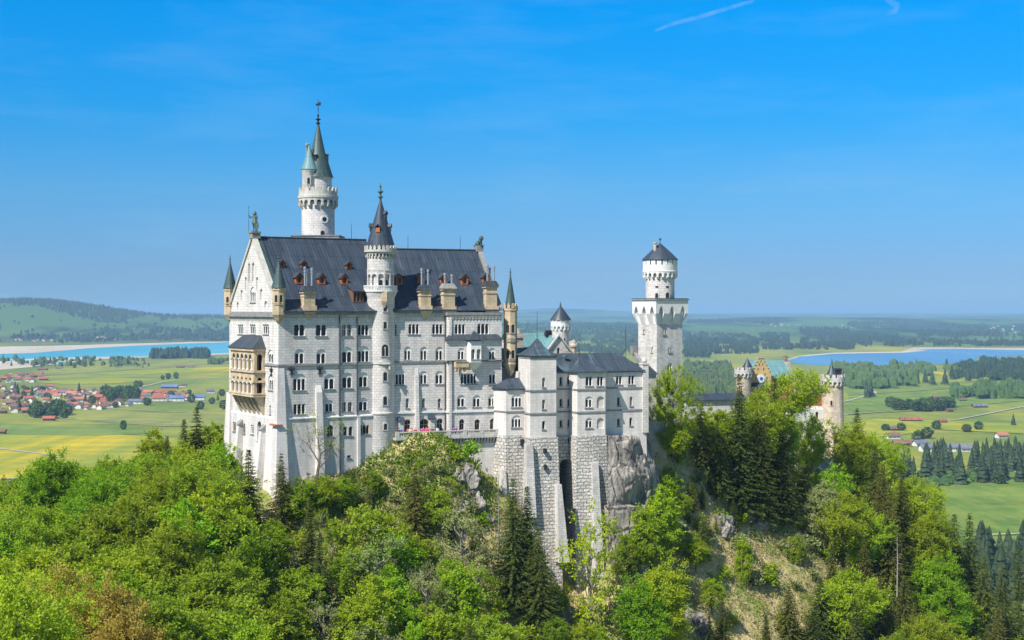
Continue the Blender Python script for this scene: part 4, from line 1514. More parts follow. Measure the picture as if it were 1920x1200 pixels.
# square block at the left
u_t = K.u(1043)
Q = Bld('square_block', 994, 262, 20, -50, 'plain square pale stair block with pyramid roof, left end of the three-storey wing', 'castle tower')
m = MB()
ztq = Q.z(667, 1)
hq = wall_windows(Q, m, [(1016.5, 1022.5, 708, 726, 1, 'arch'), (1016.5, 1022.5, 749, 767, 1, 'arch'), (1016.5, 1022.5, 789, 805, 1, 'arch')])
m.wall((0, 0, 0), (1, 0, 0), (0, -1, 0), [(0, zbs), (u_t, zbs), (u_t, ztq), (0, ztq)], hq, .45)
m.poly([(0, 6, zbs), (0, 0, zbs), (0, 0, ztq), (0, 6, ztq)])
m.poly([(u_t, 0, zbs), (u_t, 6, zbs), (u_t, 6, ztq), (u_t, 0, ztq)])
m.poly([(u_t, 6, zbs), (0, 6, zbs), (0, 6, ztq), (u_t, 6, ztq)])
Q.add('wall', m, 'plaster')
m = MB()
for z in (zs1, zs2):
    m.box(-.15, u_t + .15, -.15, 4, z - .12, z + .14)
m.box(-.1, u_t + .1, -.1, 5.5, ztq - .5, ztq)
Q.add('string_course', m, 'trim_stone')
m = MB()
e = .35
cxq, cyq = u_t / 2, 3.0
zap = Q.z(634, 2, 3)
rings = []
for f_, zf in ((1.0, 0.0), (.72, .16), (.42, .42), (.16, .78), (.01, 1.0)):
    hx, hy = (u_t / 2 + e) * f_, (3 + e) * f_
    z = ztq + (zap - ztq) * zf
    rings.append([(cxq - hx, cyq - hy, z), (cxq + hx, cyq - hy, z), (cxq + hx, cyq + hy, z), (cxq - hx, cyq + hy, z)])
for a, bq in zip(rings, rings[1:]):
    m.hull(a, bq, False, False)
m.poly(list(reversed(rings[0])))
Q.add('roof', m, 'copper_mixed')
rod(Q, cxq, cyq, zap - .2, 5.0)
m = MB()
zf = -50
m.hull([(-.9, -2.4, zf), (u_t + .35, -2.4, zf), (u_t + .35, 6, zf), (-.9, 6, zf)], [(-.25, -.25, zbs), (u_t + .2, -.25, zbs), (u_t + .2, 6, zbs), (-.25, 6, zbs)])
ft = Q.add('footing', m, 'rustic_blocks')
m = MB()
for px, py in ((1021, 845), (1021, 875)):
    z = Q.z(py, 2, -.6)
    u = Q.u(px, -.6)
    m.box(u - .22, u + .22, -1.2, .3, z - .4, z + .4)
Q.add('loophole', m, 'iron', ft)
for (p0, p1, pt, pb, d0, d1) in ((986, 999, 832, 935, .6, 1.5), (1040, 1048, 908, 1020, 1.8, 2.6)):
    m = MB()
    u0, u1 = Q.u(p0, -1), Q.u(p1, -1)
    z0, z1 = Q.z(pt, 2, -1), Q.z(pb, 2, -1) - 3
    m.hull([(u0 - .2, -d1 - 1.1, z1), (u1 + (.9 if p0 > 1000 else .1), -d1 - 1.1, z1), (u1 + (.9 if p0 > 1000 else .1), 0, z1), (u0 - .2, 0, z1)], [(u0, -d0 - .5, z0), (u1, -d0 - .5, z0), (u1, 0, z0), (u0, 0, z0)])
    Q.add('buttress', m, 'granite_blocks')

# recessed wall between square block and polygonal bay, with the tall arched slot below
um0, um1 = u_t + .0, K.u(1081, KV)
ue = K.u(1206, KV)
m = MB()
k1 = wall_windows(K, m, [(1049, 1055, 706, 723, 1, 'arch'), (1063.5, 1069.5, 705, 722, 1, 'arch'), (1049, 1055, 747, 763, 1, 'arch'), (1064, 1070, 747, 763, 1, 'arch'), (1049, 1055, 787, 801, 1, 'arch'), (1064, 1070, 786, 801, 1, 'arch'),
                         (1154.5, 1166.5, 704, 721, 2, 'row'), (1177.5, 1190, 704, 721, 2, 'row'), (1157, 1163, 745, 761, 1, 'arch'), (1180.5, 1186.5, 744, 761, 1, 'arch'), (1157, 1163, 784.5, 799, 1, 'arch'), (1180, 1186, 783, 798, 1, 'arch')], KV)
m.wall((0, KV, 0), (1, 0, 0), (0, -1, 0), [(um0, zbs), (ue, zbs), (ue, ze), (um0, ze)], k1, .45)
KD = 12
m.poly([(ue, KV, zbs - 3), (ue, KD, zbs - 3), (ue, KD, ze), (ue, KV, ze)])
m.poly([(ue, KD, zbs), (0, KD, zbs), (0, KD, ze), (ue, KD, ze)])
m.poly([(0, KD, zbs), (0, 5, zbs), (0, 5, ze), (0, KD, ze)])
K.add('wall', m, 'plaster')
# polygonal bay
ub0, ub1 = K.u(1080, .6), K.u(1136, .6)
b0 = K.u(1081, KV)
b1 = K.u(1144, KV)
BVK = .6
pl = [(ub0 - .3, KV), (ub0 + .25, BVK), (ub1 - .1, BVK), (ub1 + 1.3, KV)]
m = MB()
k2 = wall_windows(K, m, [(1097.5, 1111, 706, 723.5, 2, 'row'), (1119, 1131.5, 706, 723.5, 2, 'row'), (1097, 1111, 743, 764, 2, 'arch'), (1097.5, 1111, 784, 802.5, 2, 'arch')], BVK)
bl = []
for p0, p1, a, bq in ((1119, 1132.5, 743, 765), (1119, 1132.5, 783.5, 804)):
    u0, u1 = K.u(p0, BVK), K.u(p1, BVK)
    uc = (u0 + u1) / 2
    z0, z1 = K.z(bq, uc, BVK), K.z(a, uc, BVK)
    bl.append([(x + uc, z + z0) for x, z in win_outline(u1 - u0, z1 - z0, 1, 'arch')])
m.wall((0, BVK, 0), (1, 0, 0), (0, -1, 0), [(pl[1][0], zbs), (pl[2][0], zbs), (pl[2][0], ze), (pl[1][0], ze)], k2 + bl, .4)
for h in bl:
    m.poly([(x, BVK + .25, z) for x, z in h])
for a, bq in ((pl[0], pl[1]), (pl[2], pl[3])):
    m.poly([(a[0], a[1], zbs), (bq[0], bq[1], zbs), (bq[0], bq[1], ze), (a[0], a[1], ze)])
bay = K.add('bay', m, 'plaster')
# strings
m = MB()
for z in (zs1, zs2):
    m.box(um0, pl[0][0], KV - .15, KV, z - .12, z + .14)
    m.box(pl[3][0], ue + .1, KV - .15, KV, z - .12, z + .14)
    ex = [(pl[0][0] - .05, KV - .1), (pl[1][0] - .12, BVK - .15), (pl[2][0] + .12, BVK - .15), (pl[3][0] + .1, KV - .1), (pl[3][0], KV + .2), (pl[0][0], KV + .2)]
    m.prism(ex, z - .12, z + .14)
m.box(um0, ue + .1, KV - .12, KV, ze - .35, ze - .05)
K.add('string_course', m, 'trim_stone')
m = MB()
ud = K.u(1079, KV)
m.tube([(ud, KV - .2, ze), (ud, KV - .2, zbs - 5)], .11)
K.add('downpipe', m, 'downpipe_metal')
# main roof: hipped at the right end
m = MB()
zrk = K.z(662.5, 8, 7.6)
vr = 7.6
e = .45
ul = .4
ur = K.u(1160, vr)
zr2 = zrk
m.poly([(ul, KV - e, ze), (ue + .2, KV - e, ze), (ur, vr, zrk), (ul, vr, zrk)])
m.poly([(ue + .2, KV - e, ze), (ue + .2, KD + e, ze), (ur, vr, zrk)])
m.poly([(ue + .2, KD + e, ze), (ul, KD + e, ze), (ul, vr, zrk), (ur, vr, zrk)])
m.poly([(ul, KV - e, ze - .15), (ue + .2, KV - e, ze - .15), (ue + .2, KV - e, ze), (ul, KV - e, ze)])
m.poly([(ul, KV, ze - .15), (ue + .2, KV, ze - .15), (ue + .2, KV - e, ze - .15), (ul, KV - e, ze - .15)])
kr = K.add('roof', m, 'copper_mixed')
m = MB()
ap = ((pl[1][0] + pl[2][0]) / 2 - .3, KV + 2.4, K.z(668, 10, KV + 2.4))
ex = [(pl[0][0] - .3, KV - e + .05), (pl[1][0] - .3, BVK - .45), (pl[2][0] + .3, BVK - .45), (pl[3][0] + .4, KV - e + .05)]
for a, bq in zip(ex, ex[1:]):
    am, bm_ = [((p[0] * .55 + ap[0] * .45), (p[1] * .55 + ap[1] * .45), ze + (ap[2] - ze) * .33) for p in (a, bq)]
    m.poly([(a[0], a[1], ze + .02), (bq[0], bq[1], ze + .02), bm_, am])
    m.poly([am, bm_, ap])
m.prism([(p[0], p[1]) for p in ex], ze - .15, ze + .01)
K.add('bay_roof', m, 'copper_mixed')
rod(K, ap[0], ap[1], ap[2] - .3, 3.6)
m = MB()
u = K.u(1060, 5.4)
z = ze + (zrk - ze) * .5
m.lathe([(0, z + .9), (.45, z + 1.0), (.55, z + 1.25), (0, z + 1.25)], 10, (u, KV + 2.2))
m.tube([(u, KV + 2.4, z), (u, KV + 2.2, z + 1)], .05)
K.add('satellite_dish', m, 'trim_stone')
# right corner pier with ball pinnacle and stepped coping
m = MB()
m.box(ue - .2, ue + .95, KV - .3, KV + 1.2, zbs, K.z(684, 22, KV))
m.box(ue - .3, ue + 1.05, KV - .4, KV + 1.3, K.z(684, 22, KV), K.z(681, 22, KV))
m.ball((ue + .38, KV + .4, K.z(677, 22, KV)), .5, 10)
K.add('corner_pier', m, 'limestone')
m = MB()
m.hull([(ue - .1, KV - .2, ze - .2), (ue + .5, KV - .2, ze - .2), (ue + .5, vr, zrk - .6), (ue - .1, vr, zrk - .6)], [(ue - .1, KV - .2, ze + .5), (ue + .5, KV - .2, ze + .5), (ue + .5, vr, zrk + .4), (ue - .1, vr, zrk + .4)])
m.box(ue - .4, ue + .8, vr - .6, vr + .6, zrk - .3, zrk + 1.2)
K.add('gable_coping', m, 'trim_stone')
rod(K, ue - 1.5, vr, zrk - 1.5, 6.5)
# footings
m = MB()
zf = -56
ctr = ((pl[1][0] + pl[2][0]) / 2, KV)


def grow(p, g):
    d = Vector((p[0] - ctr[0], p[1] - ctr[1]))
    l_ = d.length
    d = d / l_ * (l_ + g)
    return (max(ctr[0] + d.x, pl[0][0] - .08 - g * .08), ctr[1] + d.y)


rng_pts = [(pl[0][0], KV + 1), pl[0], ((pl[0][0] + pl[1][0]) / 2 - .15, (KV + BVK) / 2 - .2), pl[1], ((pl[1][0] + pl[2][0]) / 2, BVK - .25), pl[2], ((pl[2][0] + pl[3][0]) / 2 + .15, (KV + BVK) / 2 - .2), pl[3], (pl[3][0], KV + 1)]
levels = [(zbs, .3), (-32, .75), (-38, 1.05), (-38.2, 1.05), (-46, 1.5), (zf, 2.0)]
for (za, ga), (zb_, gb) in zip(levels, levels[1:]):
    a = [(*grow(p, ga), za) for p in rng_pts]
    bq = [(*grow(p, gb), zb_) for p in rng_pts]
    for i in range(len(a) - 1):
        m.poly([bq[i], bq[i + 1], a[i + 1], a[i]])
m.poly([(*grow(p, .3), zbs) for p in rng_pts])
K.add('bay_footing', m, 'rustic_blocks')
m = MB()
u0, u1 = K.u(1110.5, -.6), K.u(1122, -.6)
m.hull([(u0 - .3, -3.3, -52), (u1 + .3, -3.3, -52), (u1 + .3, 1, -52), (u0 - .3, 1, -52)], [(u0, -.6, K.z(868, 10, -.6)), (u1, -.6, K.z(868, 10, -.6)), (u1, .8, K.z(866, 10, -.6)), (u0, .8, K.z(866, 10, -.6))])
K.add('buttress', m, 'granite_blocks')
m = MB()
ua, ub = K.u(1049.5, KV - .3), K.u(1071.5, KV - .3)
zt_ = K.z(862, 5, KV - .3)
slot = [(ua, -60), (ub, -60), (ub, zt_ - (ub - ua) / 2)] + arc((ua + ub) / 2, zt_ - (ub - ua) / 2, (ub - ua) / 2, 0, 180, 10)[1:-1] + [(ua, zt_ - (ub - ua) / 2)]
o = [(um0 - 1, -60), (ua, -60)] + [slot[-1]] + list(reversed(slot[2:-1])) + [(ub, -60), (pl[0][0] + 1, -60), (pl[0][0] + 1, zbs), (um0 - 1, zbs)]
m.wall((0, KV - .3, 0), (1, 0, 0), (0, -1, 0), o)
ed = [(ua, -60), slot[-1]] + list(reversed(slot[2:-1])) + [(ub, -60)]
for a, bq in zip(ed, ed[1:]):
    m.poly([(a[0], KV - .3, a[1]), (bq[0], KV - .3, bq[1]), (bq[0], KV + 7.2, bq[1]), (a[0], KV + 7.2, a[1])])
K.add('slot_footing', m, 'rustic_blocks')
m = MB()
m.poly([(ua - .5, KV + 7.2, -60), (ub + .5, KV + 7.2, -60), (ub + .5, KV + 7.2, zt_ + 1), (ua - .5, KV + 7.2, zt_ + 1)])
K.add('slot_back', m, 'granite_blocks')
m = MB()
u_ = K.u(1067, KV - .3)
z_ = K.z(827, 5, KV)
m.box(u_ - .25, u_ + .25, KV - .33, KV, z_ - .5, z_ + .5)
K.add('loophole', m, 'iron')
# right part footing behind the rock
m = MB()
m.hull([(pl[3][0] - .5, KV - .8, -50), (ue + 1, KV - .8, -50), (ue + 1, KD, -50), (pl[3][0] - .5, KD, -50)], [(pl[3][0] - .5, KV - .05, zbs), (ue + .6, KV - .05, zbs), (ue + .6, KD, zbs), (pl[3][0] - .5, KD, zbs)])
K.add('rear_footing', m, 'plaster')

# ================================================================ HEXAGONAL BAY at the left of the square block
H = Bld('hexagonal_bay', 949, 263.5, 18, -45, 'low polygonal pale bay with dark hipped roof, wedged between terrace and square block', 'castle bay')
hz = lambda py, u=2: H.z(py, u)
uh = H.u(990)
lx, ly = H.x(0) , H.y(0)
lw = -1.25
pts = [(lw, 3.6), (0, 0), (uh, 0), (uh, 6), (lw, 6)]
ze_h, zp = hz(729), hz(711)
zb_h = hz(816)
m = MB()
hh = wall_windows(H, m, [(958.5, 979, 738, 763.5, 3, 'arch'), (958.5, 978, 779, 802, 3, 'arch')])
m.wall((0, 0, 0), (1, 0, 0), (0, -1, 0), [(0, zb_h), (uh, zb_h), (uh, ze_h), (0, ze_h)], hh, .4)
for a, bq in ((pts[0], pts[1]), (pts[2], pts[3]), (pts[3], pts[4]), (pts[4], pts[0])):
    m.poly([(*a, zb_h), (*bq, zb_h), (*bq, ze_h), (*a, ze_h)])
H.add('wall', m, 'plaster')
m = MB()
for z in (hz(771.5), ze_h - .1):
    m.prism([(lw - .15, 3.6), (-.08, -.15), (uh, -.15), (uh, 1), (lw, 4.5)], z - .12, z + .12)
H.add('string_course', m, 'trim_stone')
m = MB()
ex = [(lw - .4, 3.4), (-.15, -.45), (uh + .1, -.45), (uh + .1, 6), (lw - .4, 6)]
ap1, ap2 = (1.2, 3.0, zp), (uh + .1, 3.0, zp + .2)
q = [(*p, ze_h + .05) for p in ex]
m.poly([q[0], q[1], ap1])
m.poly([q[1], q[2], ap2, ap1])
m.poly([q[3], q[4], ap1, ap2])
m.poly([q[4], q[0], ap1])
m.prism(ex, ze_h - .02, ze_h + .045)
H.add('roof', m, 'slate_roof')
m = MB()
m.hull([(lw - 1.0, 3.0, -45), (-.5, -1.6, -45), (uh, -1.6, -45), (uh, 6, -45), (lw - 1, 6, -45)], [(lw - .2, 3.6, zb_h), (-.1, -.2, zb_h), (uh, -.2, zb_h), (uh, 6, zb_h), (lw - .2, 6, zb_h)])
H.add('footing', m, 'rustic_blocks')
m = MB()
u0 = H.u(944, -.4)
m.hull([(u0 - .6, -2.2, -42), (u0 + .5, -2.2, -42), (u0 + .5, 1.5, -42), (u0 - .6, 1.5, -42)], [(u0 - .3, -.9, hz(880)), (u0 + .3, -.9, hz(880)), (u0 + .3, 1.5, hz(878)), (u0 - .3, 1.5, hz(878))])
H.add('buttress', m, 'granite_blocks')
m = MB()
u0 = H.u(986, -.4)
m.tube([(u0, -.5, hz(729)), (u0, -.6, hz(816)), (u0, -1.4, hz(890))], .1)
H.add('downpipe', m, 'red_brick')
m = MB()
u0, z0 = H.u(979, -.5), hz(829)
m.box(u0 - .3, u0 + .3, -.7, 0, z0 - .55, z0 + .55)
H.add('loophole', m, 'iron')

# ================================================================ KNIGHTS' HOUSE behind (teal roofs)
RHs = Bld('teal_roofed_hall', 1030, 300, 24, -30, 'stone hall with teal copper roof and stone gable, behind the square stair block', 'castle wing')
zq = lambda py: RHs.z(py, 0)
m = MB()
# cross gable facing the camera
g0, g1 = RHs.u(1026), RHs.u(1068)
gm = (g0 + g1) / 2
gh = [[(x + gm, z + zq(663)) for x, z in win_outline(.6, 1.2, 1, 'arch')]]
m.wall((0, 0, 0), (1, 0, 0), (0, -1, 0), [(g0, -25), (g1, -25), (g1, zq(660)), (gm, zq(631)), (g0, zq(660))], gh, .3)
m.poly([(g1, 0, -25), (g1, 14, -25), (g1, 14, zq(660)), (g1, 0, zq(660))])
u_l = RHs.u(968)
m.poly([(u_l, 1.2, -25), (g0, 1.2, -25), (g0, 1.2, zq(668)), (u_l, 1.2, zq(668))])
m.poly([(u_l, 10, -25), (u_l, 1.2, -25), (u_l, 1.2, zq(668)), (u_l, 5.6, zq(625)), (u_l, 10, zq(668))])
RHs.add('wall', m, 'granite_blocks')
pn = MB()
pn.poly([(x, .28, z) for x, z in gh[0]])
RHs.add('pane', pn, 'glass')
m = MB()
zr_ = zq(625) 
m.poly([(u_l - .3, .7, zq(670)), (gm, .7, zq(670)), (gm, 5.6, zr_), (u_l - .3, 5.6, zr_)])
m.poly([(gm, 10.5, zq(670)), (u_l - .3, 10.5, zq(670)), (u_l - .3, 5.6, zr_), (gm, 5.6, zr_)])
m.poly([(g0 - .4, -.2, zq(661)), (gm, -.2, zq(629.5)), (gm, 14, zq(629.5)), (g0 - .4, 14, zq(661))])
m.poly([(gm, -.2, zq(629.5)), (g1 + .4, -.2, zq(661)), (g1 + .4, 14, zq(661)), (gm, 14, zq(629.5))])
RHs.add('roof', m, 'copper_teal')
m = MB()
for a, bq in (((g0 - .3, zq(661)), (gm, zq(630))), ((gm, zq(630)), (g1 + .3, zq(661)))):
    m.hull([(a[0], -.35, a[1]), (bq[0], -.35, bq[1]), (bq[0], .1, bq[1]), (a[0], .1, a[1])], [(a[0], -.35, a[1] + .45), (bq[0], -.35, bq[1] + .45), (bq[0], .1, bq[1] + .45), (a[0], .1, a[1] + .45)])
RHs.add('gable_coping', m, 'granite_blocks')
m = MB()
u0 = RHs.u(975.5)
m.box(u0 - .75, u0 + .75, .2, 1.6, -14, zq(633))
m.box(u0 - 1.0, u0 + 1.0, 0, 1.8, zq(633), zq(628))
m.box(u0 - .8, u0 + .8, .1, 1.7, zq(628), zq(624.5))
m.box(u0 - .15, u0 + .25, .6, 1.2, zq(624.5), zq(616))
RHs.add('chimney', m, 'buff_stone')
m = MB()
u0 = RHs.u(1034, 4)
m.box(u0 - 1.2, u0 + .8, 4, 5, zq(629), zq(624))
for k in range(4):
    m.box(u0 - 1.1 + k * .5, u0 - .85 + k * .5, 4.2, 4.8, zq(624), zq(620))
RHs.add('chimney', m, 'iron')
m = MB()
u0 = RHs.u(1076)
m.lathe([(.5, -20), (.5, zq(652)), (.75, zq(651)), (.8, zq(648)), (.5, zq(645)), (.35, zq(640)), (0, zq(637))], 10, (u0, 0))
RHs.add('pinnacle', m, 'buff_stone')

RT = Bld('round_turret', 1051, 303, 0, -30, 'small round stone turret with dark pointed cap, behind the teal roofed hall', 'tower')
zq = lambda py: RT.z(py, 0)
r0 = 16 / F * 303
m = MB()
m.lathe([(r0, -30), (r0, zq(616))], 24)
RT.add('shaft', m, 'granite_blocks', smooth=True)
m = MB()
machicolation(m, (0, 0), r0, r0 * 1.14, zq(618), zq(609), 14)
m.lathe([(r0 * 1.14, zq(609.5)), (r0 * 1.14, zq(600))], 24)
ring_boxes(m, (0, 0), r0 * 1.1, r0 * 1.2, zq(603), zq(599), 14, .4)
RT.add('crown', m, 'white_stone')
m = MB()
m.lathe([(r0 * 1.26, zq(600)), (r0 * 1.2, zq(598)), (r0 * .55, zq(584)), (.05, zq(573))], 24)
RT.add('cone_roof', m, 'slate_roof', smooth=True)
m = MB()
finial(m, (0, 0), zq(575), 1.1, .2)
RT.add('finial', m, 'bronze')
round_window(RT, (0, 0), r0, camface(RT, 0, 0) + .5, zq(642), .4, .9)

# low link roofs between palace and hall
LK = Bld('link_building', 950, 276, 24, -30, 'shaded low link building with dark roof, between sandstone corner turret and square block', 'castle building')
m = MB()
m.box(.8, 7.5, 0, 10, -30, LK.z(690, 3))
LK.add('wall', m, 'limestone')
m = MB()
z0 = LK.z(690, 3)
m.hull([(.6, -.4, z0), (7.6, -.4, z0), (7.6, 10, z0), (.6, 10, z0)], [(1.5, 4.5, z0 + 3.6), (7.6, 4.5, z0 + 3.6), (7.6, 5.5, z0 + 3.6), (1.5, 5.5, z0 + 3.6)])
LK.add('roof', m, 'copper_dark')

# ================================================================ SQUARE TOWER
SQ = Bld('square_tower', 1231.5, 300, 31, -36, 'big square pale tower with flared arched crown and round upper drum', 'tower')
sz = lambda py: SQ.z(py, 0)
Ls = 6.35
m = MB()


def face_wall(m, side, outline, holes, depth=.45, off=0.0):
    """side 'r': front face along u at v=0; side 'l': left face along v at u=0"""
    if side == 'r': m.wall((0, -off, 0), (1, 0, 0), (0, -1, 0), outline, holes, depth)
    else: m.wall((-off, 0, 0), (0, -1, 0), (-1, 0, 0), [(-x, z) for x, z in outline], [[(-x, z) for x, z in h] for h in holes], depth)


zt_, zb_ = sz(608), -36
hr = []
for p0, p1, a, bq, n_, kd in ((1242.5, 1245, 618, 627.5, 1, 'rect'), (1246.7, 1249.2, 618, 627.5, 1, 'rect'), (1253, 1255.5, 651.5, 661, 1, 'rect'), (1257, 1259.5, 651.5, 661, 1, 'rect'), (1251, 1261, 680, 696, 2, 'arch')):
    u0, u1 = SQ.u(p0), SQ.u(p1)
    uc = (u0 + u1) / 2
    z0, z1 = SQ.z(bq, uc), SQ.z(a, uc)
    out = put_window(SQ, uc, 0, z0, 0, u1 - u0, z1 - z0, n_, kd)
    hr.append([(x + uc, z + z0) for x, z in out])
face_wall(m, 'r', [(0, zb_), (Ls, zb_), (Ls, zt_), (0, zt_)], hr)
hl = []
for p0, p1, a, bq in ((1206, 1208.5, 618, 626), (1221.5, 1224, 651, 661)):
    v0, v1 = SQ.v(p0), SQ.v(p1)
    vc = (v0 + v1) / 2
    z0, z1 = SQ.z(bq, 0, vc), SQ.z(a, 0, vc)
    out = put_window(SQ, 0, vc, z0, -math.pi / 2, abs(v1 - v0), z1 - z0, 1, 'rect')
    hl.append([(x - vc, z + z0) for x, z in out])
m.wall((0, 0, 0), (0, -1, 0), (-1, 0, 0), [(-Ls, zb_), (0, zb_), (0, zt_), (-Ls, zt_)], hl, .45)
m.poly([(Ls, 0, zb_), (Ls, Ls, zb_), (Ls, Ls, zt_), (Ls, 0, zt_)])
m.poly([(Ls, Ls, zb_), (0, Ls, zb_), (0, Ls, zt_), (Ls, Ls, zt_)])
SQ.add('shaft', m, 'granite_blocks')
# flared crown: pointed arches carried on sloping fins
g = .88
zc0, zc1, zc2 = sz(608), sz(588), sz(563)
m = MB()
faces = [((-g, -g), (1, 0), (0, -1)), ((Ls + g, -g), (0, 1), (1, 0)), ((Ls + g, Ls + g), (-1, 0), (0, 1)), ((-g, Ls + g), (0, -1), (-1, 0))]
WW = Ls + 2 * g
for (o_, u_, n_) in faces:
    O, U, N = Vector((*o_, 0)), Vector((*u_, 0)), Vector((*n_, 0))
    cell = WW / 3
    for i in range(3):
        c0 = cell * i
        ra = cell * .245
        cc = c0 + cell / 2
        sp = zc1 + .1
        ar = [(cc - ra, sp), (cc - ra * .8, sp + ra * .9), (cc - ra * .4, sp + ra * 1.7), (cc, sp + ra * 2.2), (cc + ra * .4, sp + ra * 1.7), (cc + ra * .8, sp + ra * .9), (cc + ra, sp)]
        o = [(c0, zc1), (cc - ra, zc1)] + ar + [(cc + ra, zc1), (c0 + cell, zc1), (c0 + cell, zc2), (c0, zc2)]
        m.wall(O, U, N, o)
        e_ = [(cc - ra, zc1)] + ar + [(cc + ra, zc1)]
        for a, bq in zip(e_, e_[1:]):
            pa, pb = O + U * a[0] + Vector((0, 0, a[1])), O + U * bq[0] + Vector((0, 0, bq[1]))
            m.poly([pa, pb, pb - N * (g - .02), pa - N * (g - .02)])
    # fins
    for i in range(4):
        c0, hw = cell * i, cell * .26
        a, bq = c0 - hw, c0 + hw
        a, bq = max(a, 0.0), min(bq, WW)
        tl, tr = O + U * a + Vector((0, 0, zc1)), O + U * bq + Vector((0, 0, zc1))
        ca_, cb_ = min(max(a, g), WW - g), min(max(bq, g), WW - g)
        if cb_ - ca_ < .05:
            ca_, cb_ = (g, g + .3) if i == 0 else (WW - g - .3, WW - g)
        bl_, br_ = O + U * ca_ - N * (g - .03) + Vector((0, 0, zc0)), O + U * cb_ - N * (g - .03) + Vector((0, 0, zc0))
        m.poly([bl_, br_, tr, tl])
        for p, s_ in ((tl, bl_), (tr, br_)):
            m.poly([s_, p, p - N * (g - .03), s_ + Vector((0, 0, .02))])
m.box(0, Ls, 0, Ls, zc0, zc1 + 2)
SQ.add('flared_crown', m, 'white_stone')
m = MB()
m.box(-g - .2, Ls + g + .2, -g - .2, Ls + g + .2, sz(563), sz(560.5))
SQ.add('platform_edge', m, 'trim_stone')
m = MB()
m.box(-g - .05, Ls + g + .05, -g - .05, Ls + g + .05, sz(560.5) , sz(559.3))
SQ.add('platform_floor', m, 'iron')
c_ = (Ls / 2 - .0, Ls / 2)
yc = SQ.y(*c_)
dz = lambda py: (HY - py) / F * yc
rd = 27 / F * yc
m = MB()
m.lathe([(rd, sz(561)), (rd, dz(510))], 36, c_)
SQ.add('drum', m, 'limestone', smooth=True)
m = MB()
rk = rd * 1.2
machicolation(m, c_, rd, rk, dz(520), dz(510), 20)
m.lathe([(rk, dz(510.5)), (rk * 1.03, dz(510)), (rk * 1.03, dz(508.5)), (rk, dz(508)), (rk, dz(497))], 36, c_)
ring_boxes(m, c_, rk * .85, rk, dz(497), dz(488), 18, .76)
SQ.add('battlement', m, 'white_stone')
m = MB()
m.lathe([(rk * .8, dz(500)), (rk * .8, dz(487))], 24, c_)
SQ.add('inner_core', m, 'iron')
m = MB()
m.lathe([(rk * 1.06, dz(487.5)), (rk * 1.04, dz(486.5)), (rk * .55, dz(471)), (.06, dz(455.5))], 36, c_)
SQ.add('cone_roof', m, 'slate_roof', smooth=True)
m = MB()
m.tube([(*c_, dz(456)), (*c_, dz(450))], .08)
m.ball((*c_, dz(448.5)), .28, 8)
SQ.add('finial', m, 'bronze')
m = MB()
pc = (c_[0] - 1.55, c_[1] - .4)
m.lathe([(.34, dz(473)), (.30, dz(458)), (.45, dz(457)), (.45, dz(454.5)), (.2, dz(454.5))], 10, pc)
SQ.add('chimney', m, 'buff_stone')
ca = camface(SQ, *c_)
for px, py, w, h in ((1234.5, 559, .55, 1.0), (1254, 559, .75, 1.15)):
    round_window(SQ, c_, rd, ca + math.asin((px - 1240.5) / 27), dz(py), w, h)
for px in (1234.5, 1254):
    m = MB()
    a = ca + math.asin((px - 1240.5) / 27)
    q = lambda d, t_, h: (c_[0] + math.cos(a) * d - math.sin(a) * t_, c_[1] + math.sin(a) * d + math.cos(a) * t_, h)
    m.hull([q(rd + .02, -.3, dz(540)), q(rd + .02, .3, dz(540)), q(rd - .3, .3, dz(540)), q(rd - .3, -.3, dz(540))], [q(rd + .02, -.3, dz(536.5)), q(rd + .02, .3, dz(536.5)), q(rd - .3, .3, dz(536.5)), q(rd - .3, -.3, dz(536.5))])
    SQ.add('loophole', m, 'iron')

# chapel stub and court wall between wing and square tower
CB = Bld('court_building', 1212, 287, 24, -34, 'narrow pale court building with sloping dark roof, squeezed between three-storey wing and square tower', 'castle building')
m = MB()
z0 = CB.z(702, 1)
m.box(0, 2.2, 0, 8, -26, z0)
m.box(2.2, 5.5, .6, 8, -26, CB.z(712, 3))
CB.add('wall', m, 'limestone')
m = MB()
m.hull([(-.3, -.3, z0), (2.5, -.3, z0), (2.5, 8, z0), (-.3, 8, z0)], [(-.3, 1.8, z0 + 2.0), (1.2, 1.8, z0 + 2.0), (1.2, 6, z0 + 2.0), (-.3, 6, z0 + 2.0)])
CB.add('roof', m, 'slate_roof')
CW = Bld('court_wall', 1210, 281, 20, -36, 'low stone court wall beside the foot of the square tower', 'wall')
m = MB()
m.box(0, 4.4, 0, 10, -36, CW.z(793, 2))
m.box(-.2, 4.6, -.2, .4, CW.z(793, 2), CW.z(790.5, 2))
CW.add('masonry', m, 'concrete')

# ================================================================ LONG GALLERY
LG = Bld('gallery_building', 1285, 330, 20, -34, 'long low pale gallery with flat dark roof, mostly behind the trees left of the gatehouse', 'castle building')
z0, z1 = LG.z(750, 4), LG.z(739, 4)
ug = LG.u(1400)
m = MB()
m.box(0, ug, 0, 5, -34, z0)
LG.add('wall', m, 'plaster')
m = MB()
m.hull([(-.4, -.6, z0), (ug, -.6, z0), (ug, 5.5, z0), (-.4, 5.5, z0)], [(0, 2.4, z1), (ug, 2.4, z1), (ug, 2.6, z1), (0, 2.6, z1)])
LG.add('roof', m, 'slate_roof')

